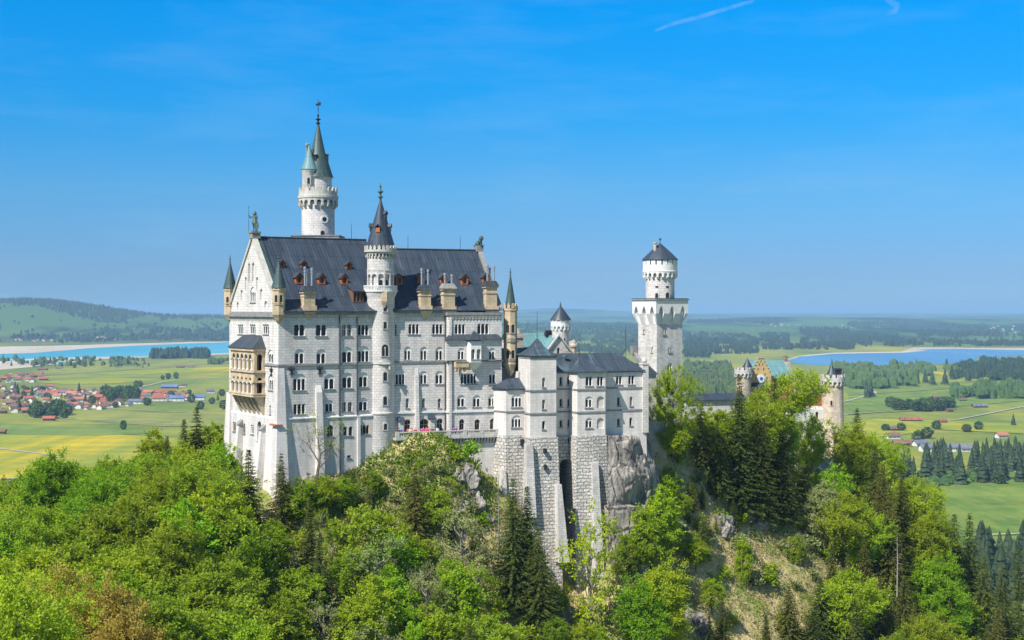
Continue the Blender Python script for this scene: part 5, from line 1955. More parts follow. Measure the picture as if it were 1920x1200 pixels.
# ================================================================ GATEHOUSE
G = Bld('gatehouse', 1408, 340, 14, -44, 'ochre and red brick gatehouse with stepped gable, clock and teal roof, half hidden behind trees', 'gatehouse')
gz = lambda py: G.z(py, 2)
u1 = G.u(1446)
GD = 7
m = MB()
steps = [(0, gz(712)), (0, gz(703))]
nst = 5
cw = u1 / 2
for i in range(nst):
    f0, f1 = i / (nst + .9), (i + 1) / (nst + .9)
    z = gz(703 - (703 - 672) * (i + 1) / nst)
    steps += [(cw * f0 + .0, z), (cw * f1, z)] if i else [(0, z), (cw * f1, z)]
left = [(0, -44)] + steps
right = [(u1 - x, z) for x, z in reversed(left)]
outl = left + right
# remove duplicates
ol = []
for p in outl:
    if not ol or (abs(p[0] - ol[-1][0]) + abs(p[1] - ol[-1][1])) > 1e-4: ol.append(p)
gwh = []
for fx, py in ((.3, 705), (.7, 705), (.36, 695), (.64, 695), (.42, 686), (.58, 686), (.5, 680), (.2, 712), (.8, 712)):
    gwh.append([(u1 * fx + x, gz(py) + z) for x, z in win_outline(.3, .55, 1, 'rect')])
m.wall((0, 0, 0), (1, 0, 0), (0, -1, 0), list(reversed(ol)), gwh, .5)
m.poly([(0, GD, -44), (0, 0, -44), (0, 0, gz(708)), (0, GD, gz(708))])
m.poly([(u1, 0, -44), (u1, GD, -44), (u1, GD, gz(708)), (u1, 0, gz(708))])
G.add('gable_wall', m, 'ochre_plaster')
m = MB()
for i in range(len(ol) - 1):
    a, bq = ol[i], ol[i + 1]
    if abs(a[1] - bq[1]) < 1e-4 and a[1] > -40:
        m.box(min(a[0], bq[0]) - .08, max(a[0], bq[0]) + .08, -.12, .9, a[1], a[1] + .18)
G.add('step_coping', m, 'buff_stone')
m = MB()
uc = u1 / 2
ck = [(uc + .95 * math.cos(2 * math.pi * i / 20), gz(710) + .95 * math.sin(2 * math.pi * i / 20)) for i in range(20)]
m.hull([(x, -.14, z) for x, z in ck], [(x, .05, z) for x, z in ck])
clk = G.add('clock_face', m, 'clock_white')
m = MB()
for rr, yy in ((.42, -.17),):
    m.poly([(uc + rr * math.cos(2 * math.pi * i / 16), yy, gz(710) + rr * math.sin(2 * math.pi * i / 16)) for i in range(16)])
for k in range(12):
    a = k * math.pi / 6
    m.box(uc + .78 * math.cos(a) - .05, uc + .78 * math.cos(a) + .05, -.17, -.145, gz(710) + .78 * math.sin(a) - .05, gz(710) + .78 * math.sin(a) + .05)
G.add('clock_dial', m, 'clock_blue', clk)
# canopy below the clock, main body to the right with the teal roof
m = MB()
m.hull([(-.2, -1.2, gz(725)), (u1 * .8, -1.2, gz(725)), (u1 * .8, 0, gz(725)), (-.2, 0, gz(725))], [(.2, -1.0, gz(724)), (u1 * .7, -1.0, gz(724)), (u1 * .7, 0, gz(717)), (.2, 0, gz(717))])
G.add('canopy', m, 'slate_roof')
rx0, rx1 = G.u(1441, 2), G.u(1489, 2)
zr_, ze_ = gz(678), gz(711)
m = MB()
m.poly([(u1 - 1.2, 2, ze_), (rx1 + .6, 2, ze_), (rx1 - .2, 7.5, zr_), (u1 - 1.2, 7.5, zr_)])
m.poly([(rx1 + .6, 13, ze_), (u1 - 1.2, 13, ze_), (u1 - 1.2, 7.5, zr_), (rx1 - .2, 7.5, zr_)])
m.poly([(0.3, .6, gz(712)), (cw, .6, gz(676)), (cw, GD, gz(676)), (.3, GD, gz(712))])
m.poly([(cw, .6, gz(676)), (u1 - .3, .6, gz(712)), (u1 - .3, GD, gz(712)), (cw, GD, gz(676))])
G.add('roof', m, 'copper_teal')
m = MB()
for i in range(5):
    vv = 7.5 - i * 1.1
    z = zr_ + 1.0 - i * 1.35
    for w_ in (vv, 15 - vv):
        m.box(rx1 - .2, rx1 + .7, w_ - .65, w_ + .65, -44, z)
G.add('stepped_end_wall', m, 'buff_stone')
m = MB()
m.box(u1 + .01, rx1 + .5, 2.6, 12, -44, ze_ - .05)
ub = G.u(1548, 1)
m.box(u1 + .02, ub, 1.2, 11, -44, gz(745))
G.add('brick_body', m, 'red_brick')
m = MB()
ud_ = (rx0 + rx1) / 2 + .8
m.hull([(ud_ - .9, 2.3, gz(711)), (ud_ + .9, 2.3, gz(711)), (ud_ + .9, 5, gz(711)), (ud_ - .9, 5, gz(711))], [(ud_ - .02, 2.3, gz(702)), (ud_ + .02, 2.3, gz(702)), (ud_ + .02, 6, gz(702)), (ud_ - .02, 6, gz(702))])
G.add('roof_dormer', m, 'iron')
# white lower front with arched doors
m = MB()
wu0, wu1 = G.u(1484, -2), G.u(1549, -2)
wins = [(1487, 1492, 822, 838, 1, 'arch', 'dormer_wood'), (1501, 1508, 832, 852, 1, 'arch', 'dormer_wood'), (1518, 1524, 836, 851, 1, 'rect', 'dormer_wood'), (1529, 1535, 772, 786, 1, 'arch', 'dormer_wood')]
hh = wall_windows(G, m, wins, -2)
m.wall((0, -2, 0), (1, 0, 0), (0, -1, 0), [(wu0, -44), (wu1, -44), (wu1, gz(768)), (wu0, gz(768))], hh, .4)
m.poly([(wu0, 1.2, -44), (wu0, -2, -44), (wu0, -2, gz(768)), (wu0, 1.2, gz(768))])
m.poly([(wu1, -2, -44), (wu1, 1.2, -44), (wu1, 1.2, gz(768)), (wu1, -2, gz(768))])
m.poly([(wu0, -2, gz(768)), (wu1, -2, gz(768)), (wu1, 1.2, gz(764)), (wu0, 1.2, gz(764))])
G.add('white_front', m, 'white_stone')

GT = Bld('gate_tower', 1561, 343, 0, -46, 'round buff stone gate tower with crenellated top and dark cone, right of the gatehouse', 'tower')
zq = lambda py: GT.z(py, 0)
r0 = 20 / F * 343
m = MB()
m.lathe([(r0 * 1.04, -46), (r0 * 1.04, zq(783)), (r0, zq(782)), (r0, zq(718))], 30)
GT.add('shaft', m, 'buff_stone', smooth=True)
m = MB()
rk = r0 * 1.15
machicolation(m, (0, 0), r0, rk, zq(722), zq(713), 16)
m.lathe([(rk, zq(713.5)), (rk, zq(708)), (rk * .84, zq(708)), (rk * .84, zq(712)), (0, zq(712))], 30)
ring_boxes(m, (0, 0), rk * .85, rk, zq(708), zq(702), 13, .62)
GT.add('battlement', m, 'granite_blocks')
m = MB()
m.lathe([(r0 * .55, zq(712)), (r0 * .5, zq(703)), (.05, zq(682))], 20, (-.2, 0))
m.tube([(-.2, 0, zq(684)), (-.2, 0, zq(672))], .04)
GT.add('cone_roof', m, 'slate_roof')
m = MB()
m.box(.8, 2.0, -.4, .9, zq(712), zq(693))
m.hull([(.6, -.6, zq(693)), (2.2, -.6, zq(693)), (2.2, 1.1, zq(693)), (.6, 1.1, zq(693))], [(.7, -.5, zq(691.5)), (2.1, -.5, zq(691.5)), (2.1, 1, zq(690.5)), (.7, 1, zq(690.5))])
GT.add('stair_hut', m, 'iron')
round_window(GT, (0, 0), r0, camface(GT, 0, 0) - .1, zq(759), .4, 1.1, 1, 'buff_stone')

GL = Bld('gate_tower', 1394, 339, 0, -44, 'pale crenellated gate turret with dark cone, left of the stepped ochre gable', 'tower')
zq = lambda py: GL.z(py, 0)
r0 = 14.5 / F * 339
m = MB()
m.lathe([(r0, -44), (r0, zq(702))], 24)
GL.add('shaft', m, 'buff_stone', smooth=True)
m = MB()
rk = r0 * 1.17
machicolation(m, (0, 0), r0, rk, zq(706), zq(698), 14)
m.lathe([(rk, zq(698.5)), (rk, zq(694)), (rk * .84, zq(694)), (rk * .84, zq(698)), (0, zq(698))], 24)
ring_boxes(m, (0, 0), rk * .85, rk, zq(694), zq(688.5), 12, .62)
GL.add('battlement', m, 'granite_blocks')
m = MB()
m.lathe([(r0 * .72, zq(698)), (r0 * .68, zq(689)), (.05, zq(671.5))], 20, (.9, 0))
GL.add('cone_roof', m, 'slate_roof')

FT = Bld('forecourt_wall', 1488, 331, 6, -46, 'low dark stone forecourt wall in front of the white gatehouse door', 'wall')
zq = lambda py: FT.z(py, 2)
uf = FT.u(1570)
m = MB()
m.box(0, uf, 0, 5.5, -46, zq(862))
FT.add('forecourt_floor', m, 'concrete')
m = MB()
m.box(.0, uf, -.5, -.02, -46, zq(860))
for i in range(6):
    uu = uf * .25 + uf * .7 * i / 6
    m.box(uu, uu + .35, -.6, .1, zq(860), zq(857))
FT.add('parapet', m, 'granite_blocks')

# ================================================================ TERRAIN
GZ = -160.0
CTRL = [  # photo column, row, distance of points on the bare ground
    (-260, 1010, 300), (0, 985, 275), (200, 960, 272), (330, 920, 272), (400, 880, 276), (428, 858, 276), (300, 1010, 255),
    (-250, 1500, 140), (0, 1420, 150), (200, 1400, 165), (400, 1300, 185), (0, 1180, 215), (250, 1120, 225), (450, 1040, 236), (120, 1290, 185), (350, 1180, 210),
    (500, 960, 246), (520, 940, 249), (560, 898, 252), (600, 884, 256), (660, 872, 260), (717, 870, 256), (600, 1010, 243), (700, 980, 249), (600, 1200, 222), (700, 1110, 236), (800, 1250, 222), (480, 1200, 212),
    (752, 848, 256), (820, 838, 257), (775, 846, 256), (850, 838, 257.5), (862, 846, 257), (885, 895, 257), (820, 862, 254.5), (760, 935, 254), (820, 960, 252), (880, 1000, 252), (860, 1100, 244), (950, 960, 257), (930, 1010, 254),
    (905, 930, 261), (1100, 1150, 261.5), (1085, 1145, 262.5), (1062, 1120, 261), (1125, 1140, 262.5), (1025, 1050, 260), (970, 930, 261.5), (1000, 1040, 256), (960, 1200, 240), (1050, 1150, 255), (1100, 1165, 254), (1100, 1230, 243), (1150, 1060, 259), (1200, 1040, 266), (1190, 1190, 254),
    (1150, 1010, 264), (1215, 815, 285), (1250, 818, 283), (1285, 830, 288), (1262, 890, 285), (1300, 850, 298), (1240, 960, 277), (1300, 960, 285), (1280, 1080, 272), (1280, 1230, 258),
    (1380, 890, 306), (1400, 980, 294), (1350, 1040, 282), (1400, 1120, 279), (1400, 1260, 266), (1480, 905, 325), (1500, 1000, 303), (1500, 1100, 291), (1520, 1240, 278), (1450, 950, 306),
    (1560, 885, 332), (1600, 925, 338), (1650, 1000, 330), (1620, 1120, 305), (1600, 1250, 285), (1720, 1100, 318), (1720, 1260, 297), (1800, 1200, 322), (1850, 1320, 318), (1930, 1330, 335), (2000, 1500, 340),
]
PTS = [at(*c) for c in CTRL]
# castle court plateau and the back slopes
EXTRA = [(-30, 275, -24), (-5, 290, -23), (15, 285, -21.5), (20, 300, -23), (45, 325, -27), (60, 340, -33), (75, 350, -38), (-45, 285, -32),
         (-60, 330, -75), (0, 345, -75), (40, 370, -75), (85, 390, -80), (-120, 340, -95), (130, 370, -100), (150, 330, -105), (-60, 420, -170), (20, 440, -170), (100, 470, -170), (200, 420, -170), (-200, 380, -165),
         (-260, 300, -110), (-120, 270, -62), (-90, 180, -50), (-60, 130, -62), (-20, 180, -75), (30, 180, -85), (80, 220, -85), (0, 120, -95), (80, 120, -100), (140, 240, -110), (180, 300, -130), (-150, 120, -55), (20, 215, -64), (60, 240, -68), (110, 280, -80), (-40, 200, -57)]
PTS += [Vector(p) for p in EXTRA]
PX = np.array([[p.x, p.y] for p in PTS])
PZ = np.array([p.z for p in PTS])
dd = np.linalg.norm(PX[:, None] - PX[None], axis=2)
PHI = np.sqrt(dd ** 2 + 4.0 ** 2)
n_ = len(PTS)
M_ = np.zeros((n_ + 3, n_ + 3))
M_[:n_, :n_] = -PHI + np.eye(n_) * 1.2
M_[:n_, n_] = 1
M_[n_, :n_] = 1
M_[:n_, n_ + 1:] = PX
M_[n_ + 1:, :n_] = PX.T
SOLV = np.linalg.lstsq(M_, np.concatenate([PZ, [0, 0, 0]]), rcond=None)[0]


def hill_base(X, Y):
    P = np.stack([np.ravel(X), np.ravel(Y)], 1)
    d = np.linalg.norm(P[:, None] - PX[None], axis=2)
    z = -np.sqrt(d ** 2 + 16.0) @ SOLV[:n_] + SOLV[n_] + P @ SOLV[n_ + 1:]
    return np.maximum(z, -175)


GX0, GX1, GY0, GY1, GS = -190.0, 190.0, 96.0, 470.0, 1.6
gx = np.arange(GX0, GX1 + GS, GS)
gy = np.arange(GY0, GY1 + GS, GS)
XX, YY = np.meshgrid(gx, gy)
ZZ = np.concatenate([hill_base(XX[i:i + 20], YY[i:i + 20]) for i in range(0, len(gy), 20)]).reshape(XX.shape)
NZ = np.array([[noise.fractal((x * .05, y * .05, 3.1), 0.9, 2.1, 5) for x in gx] for y in gy])
NR = np.array([[noise.ridged_multi_fractal((x * .085, y * .085, 7.7), 0.9, 2.1, 4, 1.0, 2.0) for x in gx] for y in gy])
gy_, gx_ = np.gradient(ZZ, GS)
steep = np.clip((np.hypot(gx_, gy_) - .5) / 1.2, 0, 1)
flat = np.exp(-(((XX + 8) / 45) ** 2 + ((YY - 285) / 22) ** 2))
ZZ = ZZ + NZ * (0.5 + 1.3 * steep) + (NR - 1.2) * 1.3 * steep


def hz_at(x, y):
    i, j = (x - GX0) / GS, (y - GY0) / GS
    i = min(max(i, 0), len(gx) - 2.001)
    j = min(max(j, 0), len(gy) - 2.001)
    a, b = int(i), int(j)
    f, g_ = i - a, j - b
    return float(ZZ[b, a] * (1 - f) * (1 - g_) + ZZ[b, a + 1] * f * (1 - g_) + ZZ[b + 1, a] * (1 - f) * g_ + ZZ[b + 1, a + 1] * f * g_)


def grid_mesh(name, X, Y, Z, mat, smooth=True):
    ny, nx = X.shape
    v = np.stack([X.ravel(), Y.ravel(), Z.ravel()], 1)
    idx = np.arange(nx * ny).reshape(ny, nx)
    f = np.stack([idx[:-1, :-1].ravel(), idx[:-1, 1:].ravel(), idx[1:, 1:].ravel(), idx[1:, :-1].ravel()], 1)
    me = bpy.data.meshes.new(name)
    me.from_pydata(v.tolist(), [], f.tolist())
    me.polygons.foreach_set('use_smooth', [smooth] * len(me.polygons))
    me.materials.append(MATS[mat])
    o = bpy.data.objects.new(name, me)
    C.objects.link(o)
    return o


tag(grid_mesh('castle_hill', XX, YY, ZZ, 'crag'), 'steep rocky castle hill with dry grass between the trees', 'hill', kind='structure')

# ---------------------------------------------------------------- the plain, out to the horizon, as one sheet
HILLS = [  # px, distance, height over plain, sigma x (m), sigma y (m)
    (30, 9400, 128, 300, 900), (-180, 9600, 120, 500, 900), (150, 9700, 45, 260, 700), (220, 10200, 40, 260, 800), (345, 10500, 48, 330, 800), (430, 10600, 48, 300, 900), (60, 8700, 30, 800, 500),
    (1030, 26000, 105, 900, 2500), (1150, 27000, 50, 1200, 2500), (1420, 14500, 26, 600, 900), (1360, 14800, 22, 500, 900), (1800, 12500, 20, 1000, 1200), (1560, 9800, 12, 900, 700), (1920, 15500, 26, 900, 900),
    (1680, 15000, 24, 800, 900), (980, 12000, 16, 800, 900)]


def ground_z(X, Y):
    X, Y = np.asarray(X, float), np.asarray(Y, float)
    t = np.clip((Y - 7600) / 3500, 0, 1)
    t = t * t * (3 - 2 * t)
    n = (np.sin(X * .0011 + 1.3) * np.sin(Y * .0007 + .4) + .6 * np.sin(X * .0023 + Y * .0009) + .5 * np.sin(X * .0009 - Y * .0016 + 2.0))
    z = GZ + t * (26 + 14 * n) + np.clip((Y - 12000) / 20000, 0, 1) * 20
    for px, D, h, sx, sy in HILLS:
        cx = (px - CX) / F * D
        z = z + h * np.exp(-((X - cx) / sx) ** 2 / 2 - ((Y - D) / sy) ** 2 / 2)
    return z


rad = np.concatenate([np.array([-600.0, 5.0, 150, 300]), np.geomspace(400, 5500, 26), np.linspace(5700, 16000, 80), np.geomspace(16500, 90000, 34)])
tanv = np.concatenate([np.linspace(-1.3, -.42, 8), np.linspace(-.40, .40, 130), np.linspace(.42, 1.3, 8)])
TT, RR = np.meshgrid(tanv, rad)
GXX = TT * np.maximum(RR, 600) * np.where(RR < 600, 1, 1)
tag(grid_mesh('ground', GXX, RR, ground_z(GXX, RR) - np.clip((RR - 40000) / 50000, 0, 1) * 120, 'meadow_ground'), 'wide flat valley floor of meadows running out to low hills', 'ground', kind='structure')


def gpt(px, py, z=GZ):
    D = -z * F / (py - HY)
    return ((px - CX) / F * D, D)


LIFT = [0.25]


def patch(name, pxs, mat, label, kind='structure', cat=None, dense=1):
    """flat sheet lying on the plain; outline given along the photo's horizon rows"""
    LIFT[0] += 0.03
    pts = []
    n = len(pxs)
    for i in range(n):
        a, b = pxs[i], pxs[(i + 1) % n]
        for k in range(dense):
            t = k / dense
            j = (noise.noise((a[0] * .05 + k, a[1] * .3, i)) * .6) if k else 0
            pts.append((a[0] + (b[0] - a[0]) * t, a[1] + (b[1] - a[1]) * t + j * (abs(a[1] - HY) / 110)))
    m = MB()
    q = [Vector((*gpt(*p), 0)) for p in pts]
    for tri in tessellate_polygon([q]):
        m.poly([(q[i].x, q[i].y, GZ + LIFT[0]) for i in tri])
    o = m.build(name, mat)
    return tag(o, label, cat or name.replace('_', ' '), kind=kind)


def road(name, pxs, w, label, mat='gravel_path'):
    w *= .7
    LIFT[0] += 0.03
    P = [Vector((*gpt(*p), 0)) for p in pxs]
    m = MB()
    z = GZ + LIFT[0] + .2
    for a, b in zip(P, P[1:]):
        d = (b - a).normalized()
        s = Vector((-d.y, d.x, 0)) * w / 2
        m.poly([(a.x - s.x, a.y - s.y, z), (b.x - s.x, b.y - s.y, z), (b.x + s.x, b.y + s.y, z), (a.x + s.x, a.y + s.y, z)])
    return tag(m.build(name, mat), label, 'path', kind='structure')


patch('mudflat', [(-260, 650.5), (0, 650), (90, 648.5), (200, 645.5), (300, 643), (430, 638.5), (520, 637.5), (1000, 632), (1040, 640), (1000, 656), (620, 668), (430, 664.5), (330, 668), (290, 669), (200, 673), (130, 680), (60, 688), (0, 693), (-260, 706)], 'mud', 'bare tan mudflats around the turquoise lake at left', dense=3)
patch('lake', [(-260, 667), (0, 663.5), (60, 662), (110, 658), (180, 652), (260, 648), (330, 645), (430, 641.5), (980, 634.5), (1012, 640), (960, 652), (560, 664), (430, 661.5), (330, 667), (260, 668.5), (200, 669), (110, 671), (40, 673.5), (-260, 680)], 'turquoise_water', 'turquoise lake between tan mudflats left of the castle', dense=3)
patch('stream', [(0, 675), (60, 676), (115, 678), (128, 681.5), (118, 682), (100, 679.5), (50, 677), (0, 676)], 'turquoise_water', 'narrow blue channel winding across the mudflat')
patch('shore', [(1470, 676), (1500, 667), (1560, 661.5), (1690, 659.5), (1712, 652), (1760, 651.5), (2050, 654), (2050, 662), (1500, 668), (1474, 679)], 'mud', 'thin sandy shore of the blue lake at right', dense=3)
patch('lake', [(1474, 676), (1500, 669), (1560, 663.5), (1640, 662), (1700, 661), (1738, 657.5), (1716, 655.5), (1790, 654), (1920, 656.5), (2100, 658), (2100, 668), (1920, 668), (1835, 671), (1822, 681), (1720, 683.5), (1600, 685.5), (1530, 685.5), (1490, 681)], 'blue_water', 'deep blue lake behind the gatehouse at right', dense=3)
patch('far_lake', [(1068, 629), (1112, 628), (1108, 634), (1090, 638), (1078, 646), (1064, 650), (1060, 640)], 'mud', 'pale sandy bay with water behind the round stone turret')
patch('far_lake_water', [(1066, 631.5), (1084, 631), (1076, 636), (1066, 640)], 'turquoise_water', 'small patch of turquoise water behind the round stone turret')
# meadows of the plain
for pxs, mat, nm, lb in (
        ([(-200, 905), (-200, 818), (150, 812), (330, 822), (440, 838), (440, 868), (300, 865), (150, 880), (0, 902)], 'dandelions', 'dandelion_meadow', 'broad yellow dandelion meadow at the left edge above the woods'),
        ([(-200, 790), (0, 793), (100, 800), (250, 806), (300, 812), (180, 818), (-200, 812)], 'green_field', 'meadow', 'smooth darker green meadow strip below the left village'),
        ([(150, 768), (300, 775), (440, 780), (440, 800), (300, 800), (170, 790)], 'olive_field', 'meadow', 'olive green meadow strip with a lone round tree left of the castle'),
        ([(60, 716), (200, 708), (300, 712), (220, 719), (120, 721)], 'dandelions', 'dandelion_meadow', 'thin yellow dandelion stripe above the left village'),
        ([(160, 700), (330, 690), (440, 688), (440, 698), (330, 700), (210, 704)], 'dandelions', 'dandelion_meadow', 'pale yellow meadow band near the lakeside huts at left'),
        ([(-200, 712), (0, 706), (200, 690), (430, 670), (440, 680), (300, 690), (120, 702), (-200, 722)], 'olive_field', 'meadow', 'olive lakeside meadow between the mudflat and the left village'),
        ([(1590, 745), (1700, 738), (1920, 725), (2100, 716), (2100, 742), (1920, 752), (1700, 772), (1590, 778)], 'bright_field', 'meadow', 'bright green meadow behind the gate tower'),
        ([(1590, 800), (1640, 786), (1760, 789), (1920, 795), (2100, 800), (2100, 822), (1920, 814), (1760, 806), (1680, 818), (1600, 826)], 'dandelions', 'dandelion_meadow', 'yellow dandelion meadow around the red roofed barn at right'),
        ([(1620, 700), (1660, 690), (1800, 700), (1900, 705), (1820, 716), (1700, 720), (1640, 715)], 'dandelions', 'dandelion_meadow', 'yellowish meadow below the blue lake at right'),
        ([(1640, 1200), (1700, 920), (1770, 895), (1920, 878), (2200, 860), (2200, 1010), (1920, 1002), (1830, 1003), (1800, 1100)], 'bright_field', 'meadow', 'bright green meadow at the right edge beyond the wooded slope'),
        ([(1580, 720), (1680, 722), (1800, 728), (1700, 735), (1590, 742)], 'green_field', 'meadow', 'green meadow right beside the gate tower top')):
    patch(nm, pxs, mat, lb, dense=4)
road('path', [(-100, 836), (0, 842), (72, 851), (120, 860)], 7, 'pale farm track crossing the dandelion meadow at left')
road('path', [(130, 763), (200, 766), (300, 772), (440, 777)], 6, 'pale road running right from the left village to the castle')
road('path', [(60, 783), (130, 786), (220, 790), (330, 797), (420, 803)], 5, 'narrow pale track below the left village')
road('path', [(-80, 896), (0, 899), (60, 898)], 6, 'pale path at the left edge just above the woods')
road('path', [(262, 727), (300, 718), (330, 713), (440, 707)], 9, 'pale road curving away from the left village to the lake')
road('road', [(250, 755), (330, 752), (440, 750)], 10, 'grey road passing the blue roofed barns left of the castle', 'concrete')
road('path', [(1570, 757), (1590, 752), (1642, 738), (1634, 729), (1622, 727)], 7, 'pale gravel path with a sharp bend right of the gate tower')
road('path', [(1575, 780), (1600, 777), (1660, 773)], 5, 'short pale path right of the gate tower shaft')
road('path', [(1750, 792), (1800, 787), (1860, 775), (1920, 763), (2100, 735)], 6, 'pale path running up to the right edge past the barns')
road('path', [(1590, 710), (1640, 704), (1700, 697), (1760, 695), (1850, 693)], 8, 'pale road below the blue lake at right')
road('path', [(1820, 1007), (1880, 1004), (1960, 1002)], 4, 'pale path at the right edge below the bright meadow')
road('path', [(1900, 885), (1930, 895), (2000, 905)], 5, 'pale lane leaving the right edge below the spruce grove')

# cliff of bare rock under the right end of the wing
nu, nv = 60, 80
cl = np.zeros((nv, nu, 3))
for j in range(nv):
    for i in range(nu):
        s, t = i / (nu - 1), j / (nv - 1)
        py = 812 + t * 215
        p0 = 1140 + t * 2
        p1 = 1216 + t * 52
        px = p0 + (p1 - p0) * s
        D = 267.6 + s * 9 - t * 5.0 - 2.6 * math.sin(math.pi * min(1, t * 1.6)) * math.sin(math.pi * s) + (2.8 * (1 - s)) * (t < .02)
        d = noise.fractal((px * .035, py * .02, 1.7), .8, 2.2, 5) * 1.5 + (noise.ridged_multi_fractal((px * .03, py * .03, 4.4), .9, 2.1, 4, 1, 2) - 1) * .7
        rough = .2 + .8 * min(1, max(0, (s - .18) * 3)) * (1 if s < .8 else .25)
        D -= d * rough
        if j == 0 or i == nu - 1: D += 6
        p = at(px, py, D)
        cl[j, i] = p
o = grid_mesh('cliff', cl[..., 0], cl[..., 1], cl[..., 2], 'cliff_rock')
tag(o, 'bare grey rock cliff under the right end of the three-storey wing', 'cliff', kind='structure')
RWl = Bld('stepped_retaining_wall', 1160, 261, 24, -50, 'stepped grey retaining wall with grassy ledges at the foot of the bare cliff', 'wall')
zq = lambda py: RWl.z(py, 2)
m = MB()
m.box(0, 4.6, 1.6, 7, -52, zq(953))
m.box(1.2, 4.9, .3, 1.6, -52, zq(988))
m.box(2.0, 5.4, -1.2, .3, -52, zq(1012))
RWl.add('masonry', m, 'cliff_rock')

# outcrops of pale rock on the hill: boulders
rng = random.Random(5)


def boulder(px, py, r, label):
    """ray-march to the hill and set a rough rock there"""
    D = 120.0
    while D < 400:
        p = at(px, py, D)
        if p.z < hz_at(p.x, p.y): break
        D += 1.0
    bm = bmesh.new()
    bmesh.ops.create_icosphere(bm, subdivisions=4, radius=1.0)
    sd = rng.random() * 50
    for v in bm.verts:
        k = 1 + .55 * noise.fractal(v.co * 1.3 + Vector((sd, 0, 0)), .8, 2.1, 5)
        v.co = Vector((v.co.x * k * r, v.co.y * k * r * .7, v.co.z * k * r * 1.15))
    me = bpy.data.meshes.new('rock_outcrop')
    bm.to_mesh(me)
    bm.free()
    me.materials.append(MATS['cliff_rock'])
    o = bpy.data.objects.new('rock_outcrop', me)
    C.objects.link(o)
    o.location = at(px, py, D) + Vector((0, .5 * r, 0))
    tag(o, label, 'rock', 'rock outcrops on the castle hill')


for px, py, r, lb in ((868, 905, 2.6, 'grey rock outcrop right below the terrace shrubs'), (878, 945, 2.4, 'craggy rock outcrop down the gully left of the rusticated footing'), (668, 1000, 2.2, 'shadowed rock outcrop among trees below the round stair tower'),
                      (815, 1068, 2.4, 'dark grey rock outcrop in the middle of the lower slope'), (1405, 980, 3.0, 'large pale rock outcrop below the big spruces right of the cliff'), (1352, 1000, 2.6, 'pale broken rock outcrop left of the large one on the bare slope'),
                      (1300, 1180, 2.6, 'grey rock outcrop at the bottom edge on the bare slope'), (1040, 1160, 2.6, 'pale jagged rock outcrop at the bottom below the footings'), (345, 925, 1.6, 'small pale rock outcrop in the woods left of the castle'),
                      (585, 920, 2.2, 'pale rock outcrop at the foot of the palace south wall'), (507, 905, 2.2, 'warm stone outcrop at the foot of the white corner buttress'), (1275, 1010, 2.0, 'small grey rock outcrop right of the stepped wall'),
                      (905, 985, 2.0, 'tan rock outcrop below the gully left of the tall spruce'), (1470, 1165, 2.0, 'flat grey rock outcrop low on the dry slope')):
    boulder(px, py, r, lb)

# ================================================================ TREES
class Cards:
    """numpy bucket of little leaf faces"""
    def __init__(s): s.v, s.n = [], 0

    def add(s, q):            # q: (k, 4, 3)
        s.v.append(q.reshape(-1, 3))

    def mesh(s, name, mat):
        v = np.concatenate(s.v)
        k = len(v) // 4
        me = bpy.data.meshes.new(name)
        me.vertices.add(len(v))
        me.vertices.foreach_set('co', v.astype(np.float32).ravel())
        me.loops.add(len(v))
        me.loops.foreach_set('vertex_index', np.arange(len(v), dtype=np.int32))
        me.polygons.add(k)
        me.polygons.foreach_set('loop_start', np.arange(0, len(v), 4, dtype=np.int32))
        me.polygons.foreach_set('loop_total', np.full(k, 4, dtype=np.int32))
        me.update()
        me.materials.append(MATS[mat])
        return me


def unit(v):
    return v / np.maximum(np.linalg.norm(v, axis=-1, keepdims=True), 1e-9)


def leaf_quads(rs, c, axis, length, width, up=0.6, nrm=None):
    """diamond leaves at c along axis"""
    k = len(c)
    side = unit(np.cross(axis, unit(rs.normal(size=(k, 3)) * .8 + np.array([0, 0, up])) if nrm is None else unit(nrm + rs.normal(size=(k, 3)) * .5)))
    L = length * rs.uniform(.7, 1.3, (k, 1))
    Wd = width * rs.uniform(.7, 1.3, (k, 1))
    a = c
    b = c + axis * L * .5 + side * Wd * .5
    d = c + axis * L * .5 - side * Wd * .5
    e = c + axis * L
    return np.stack([a, b, e, d], 1)


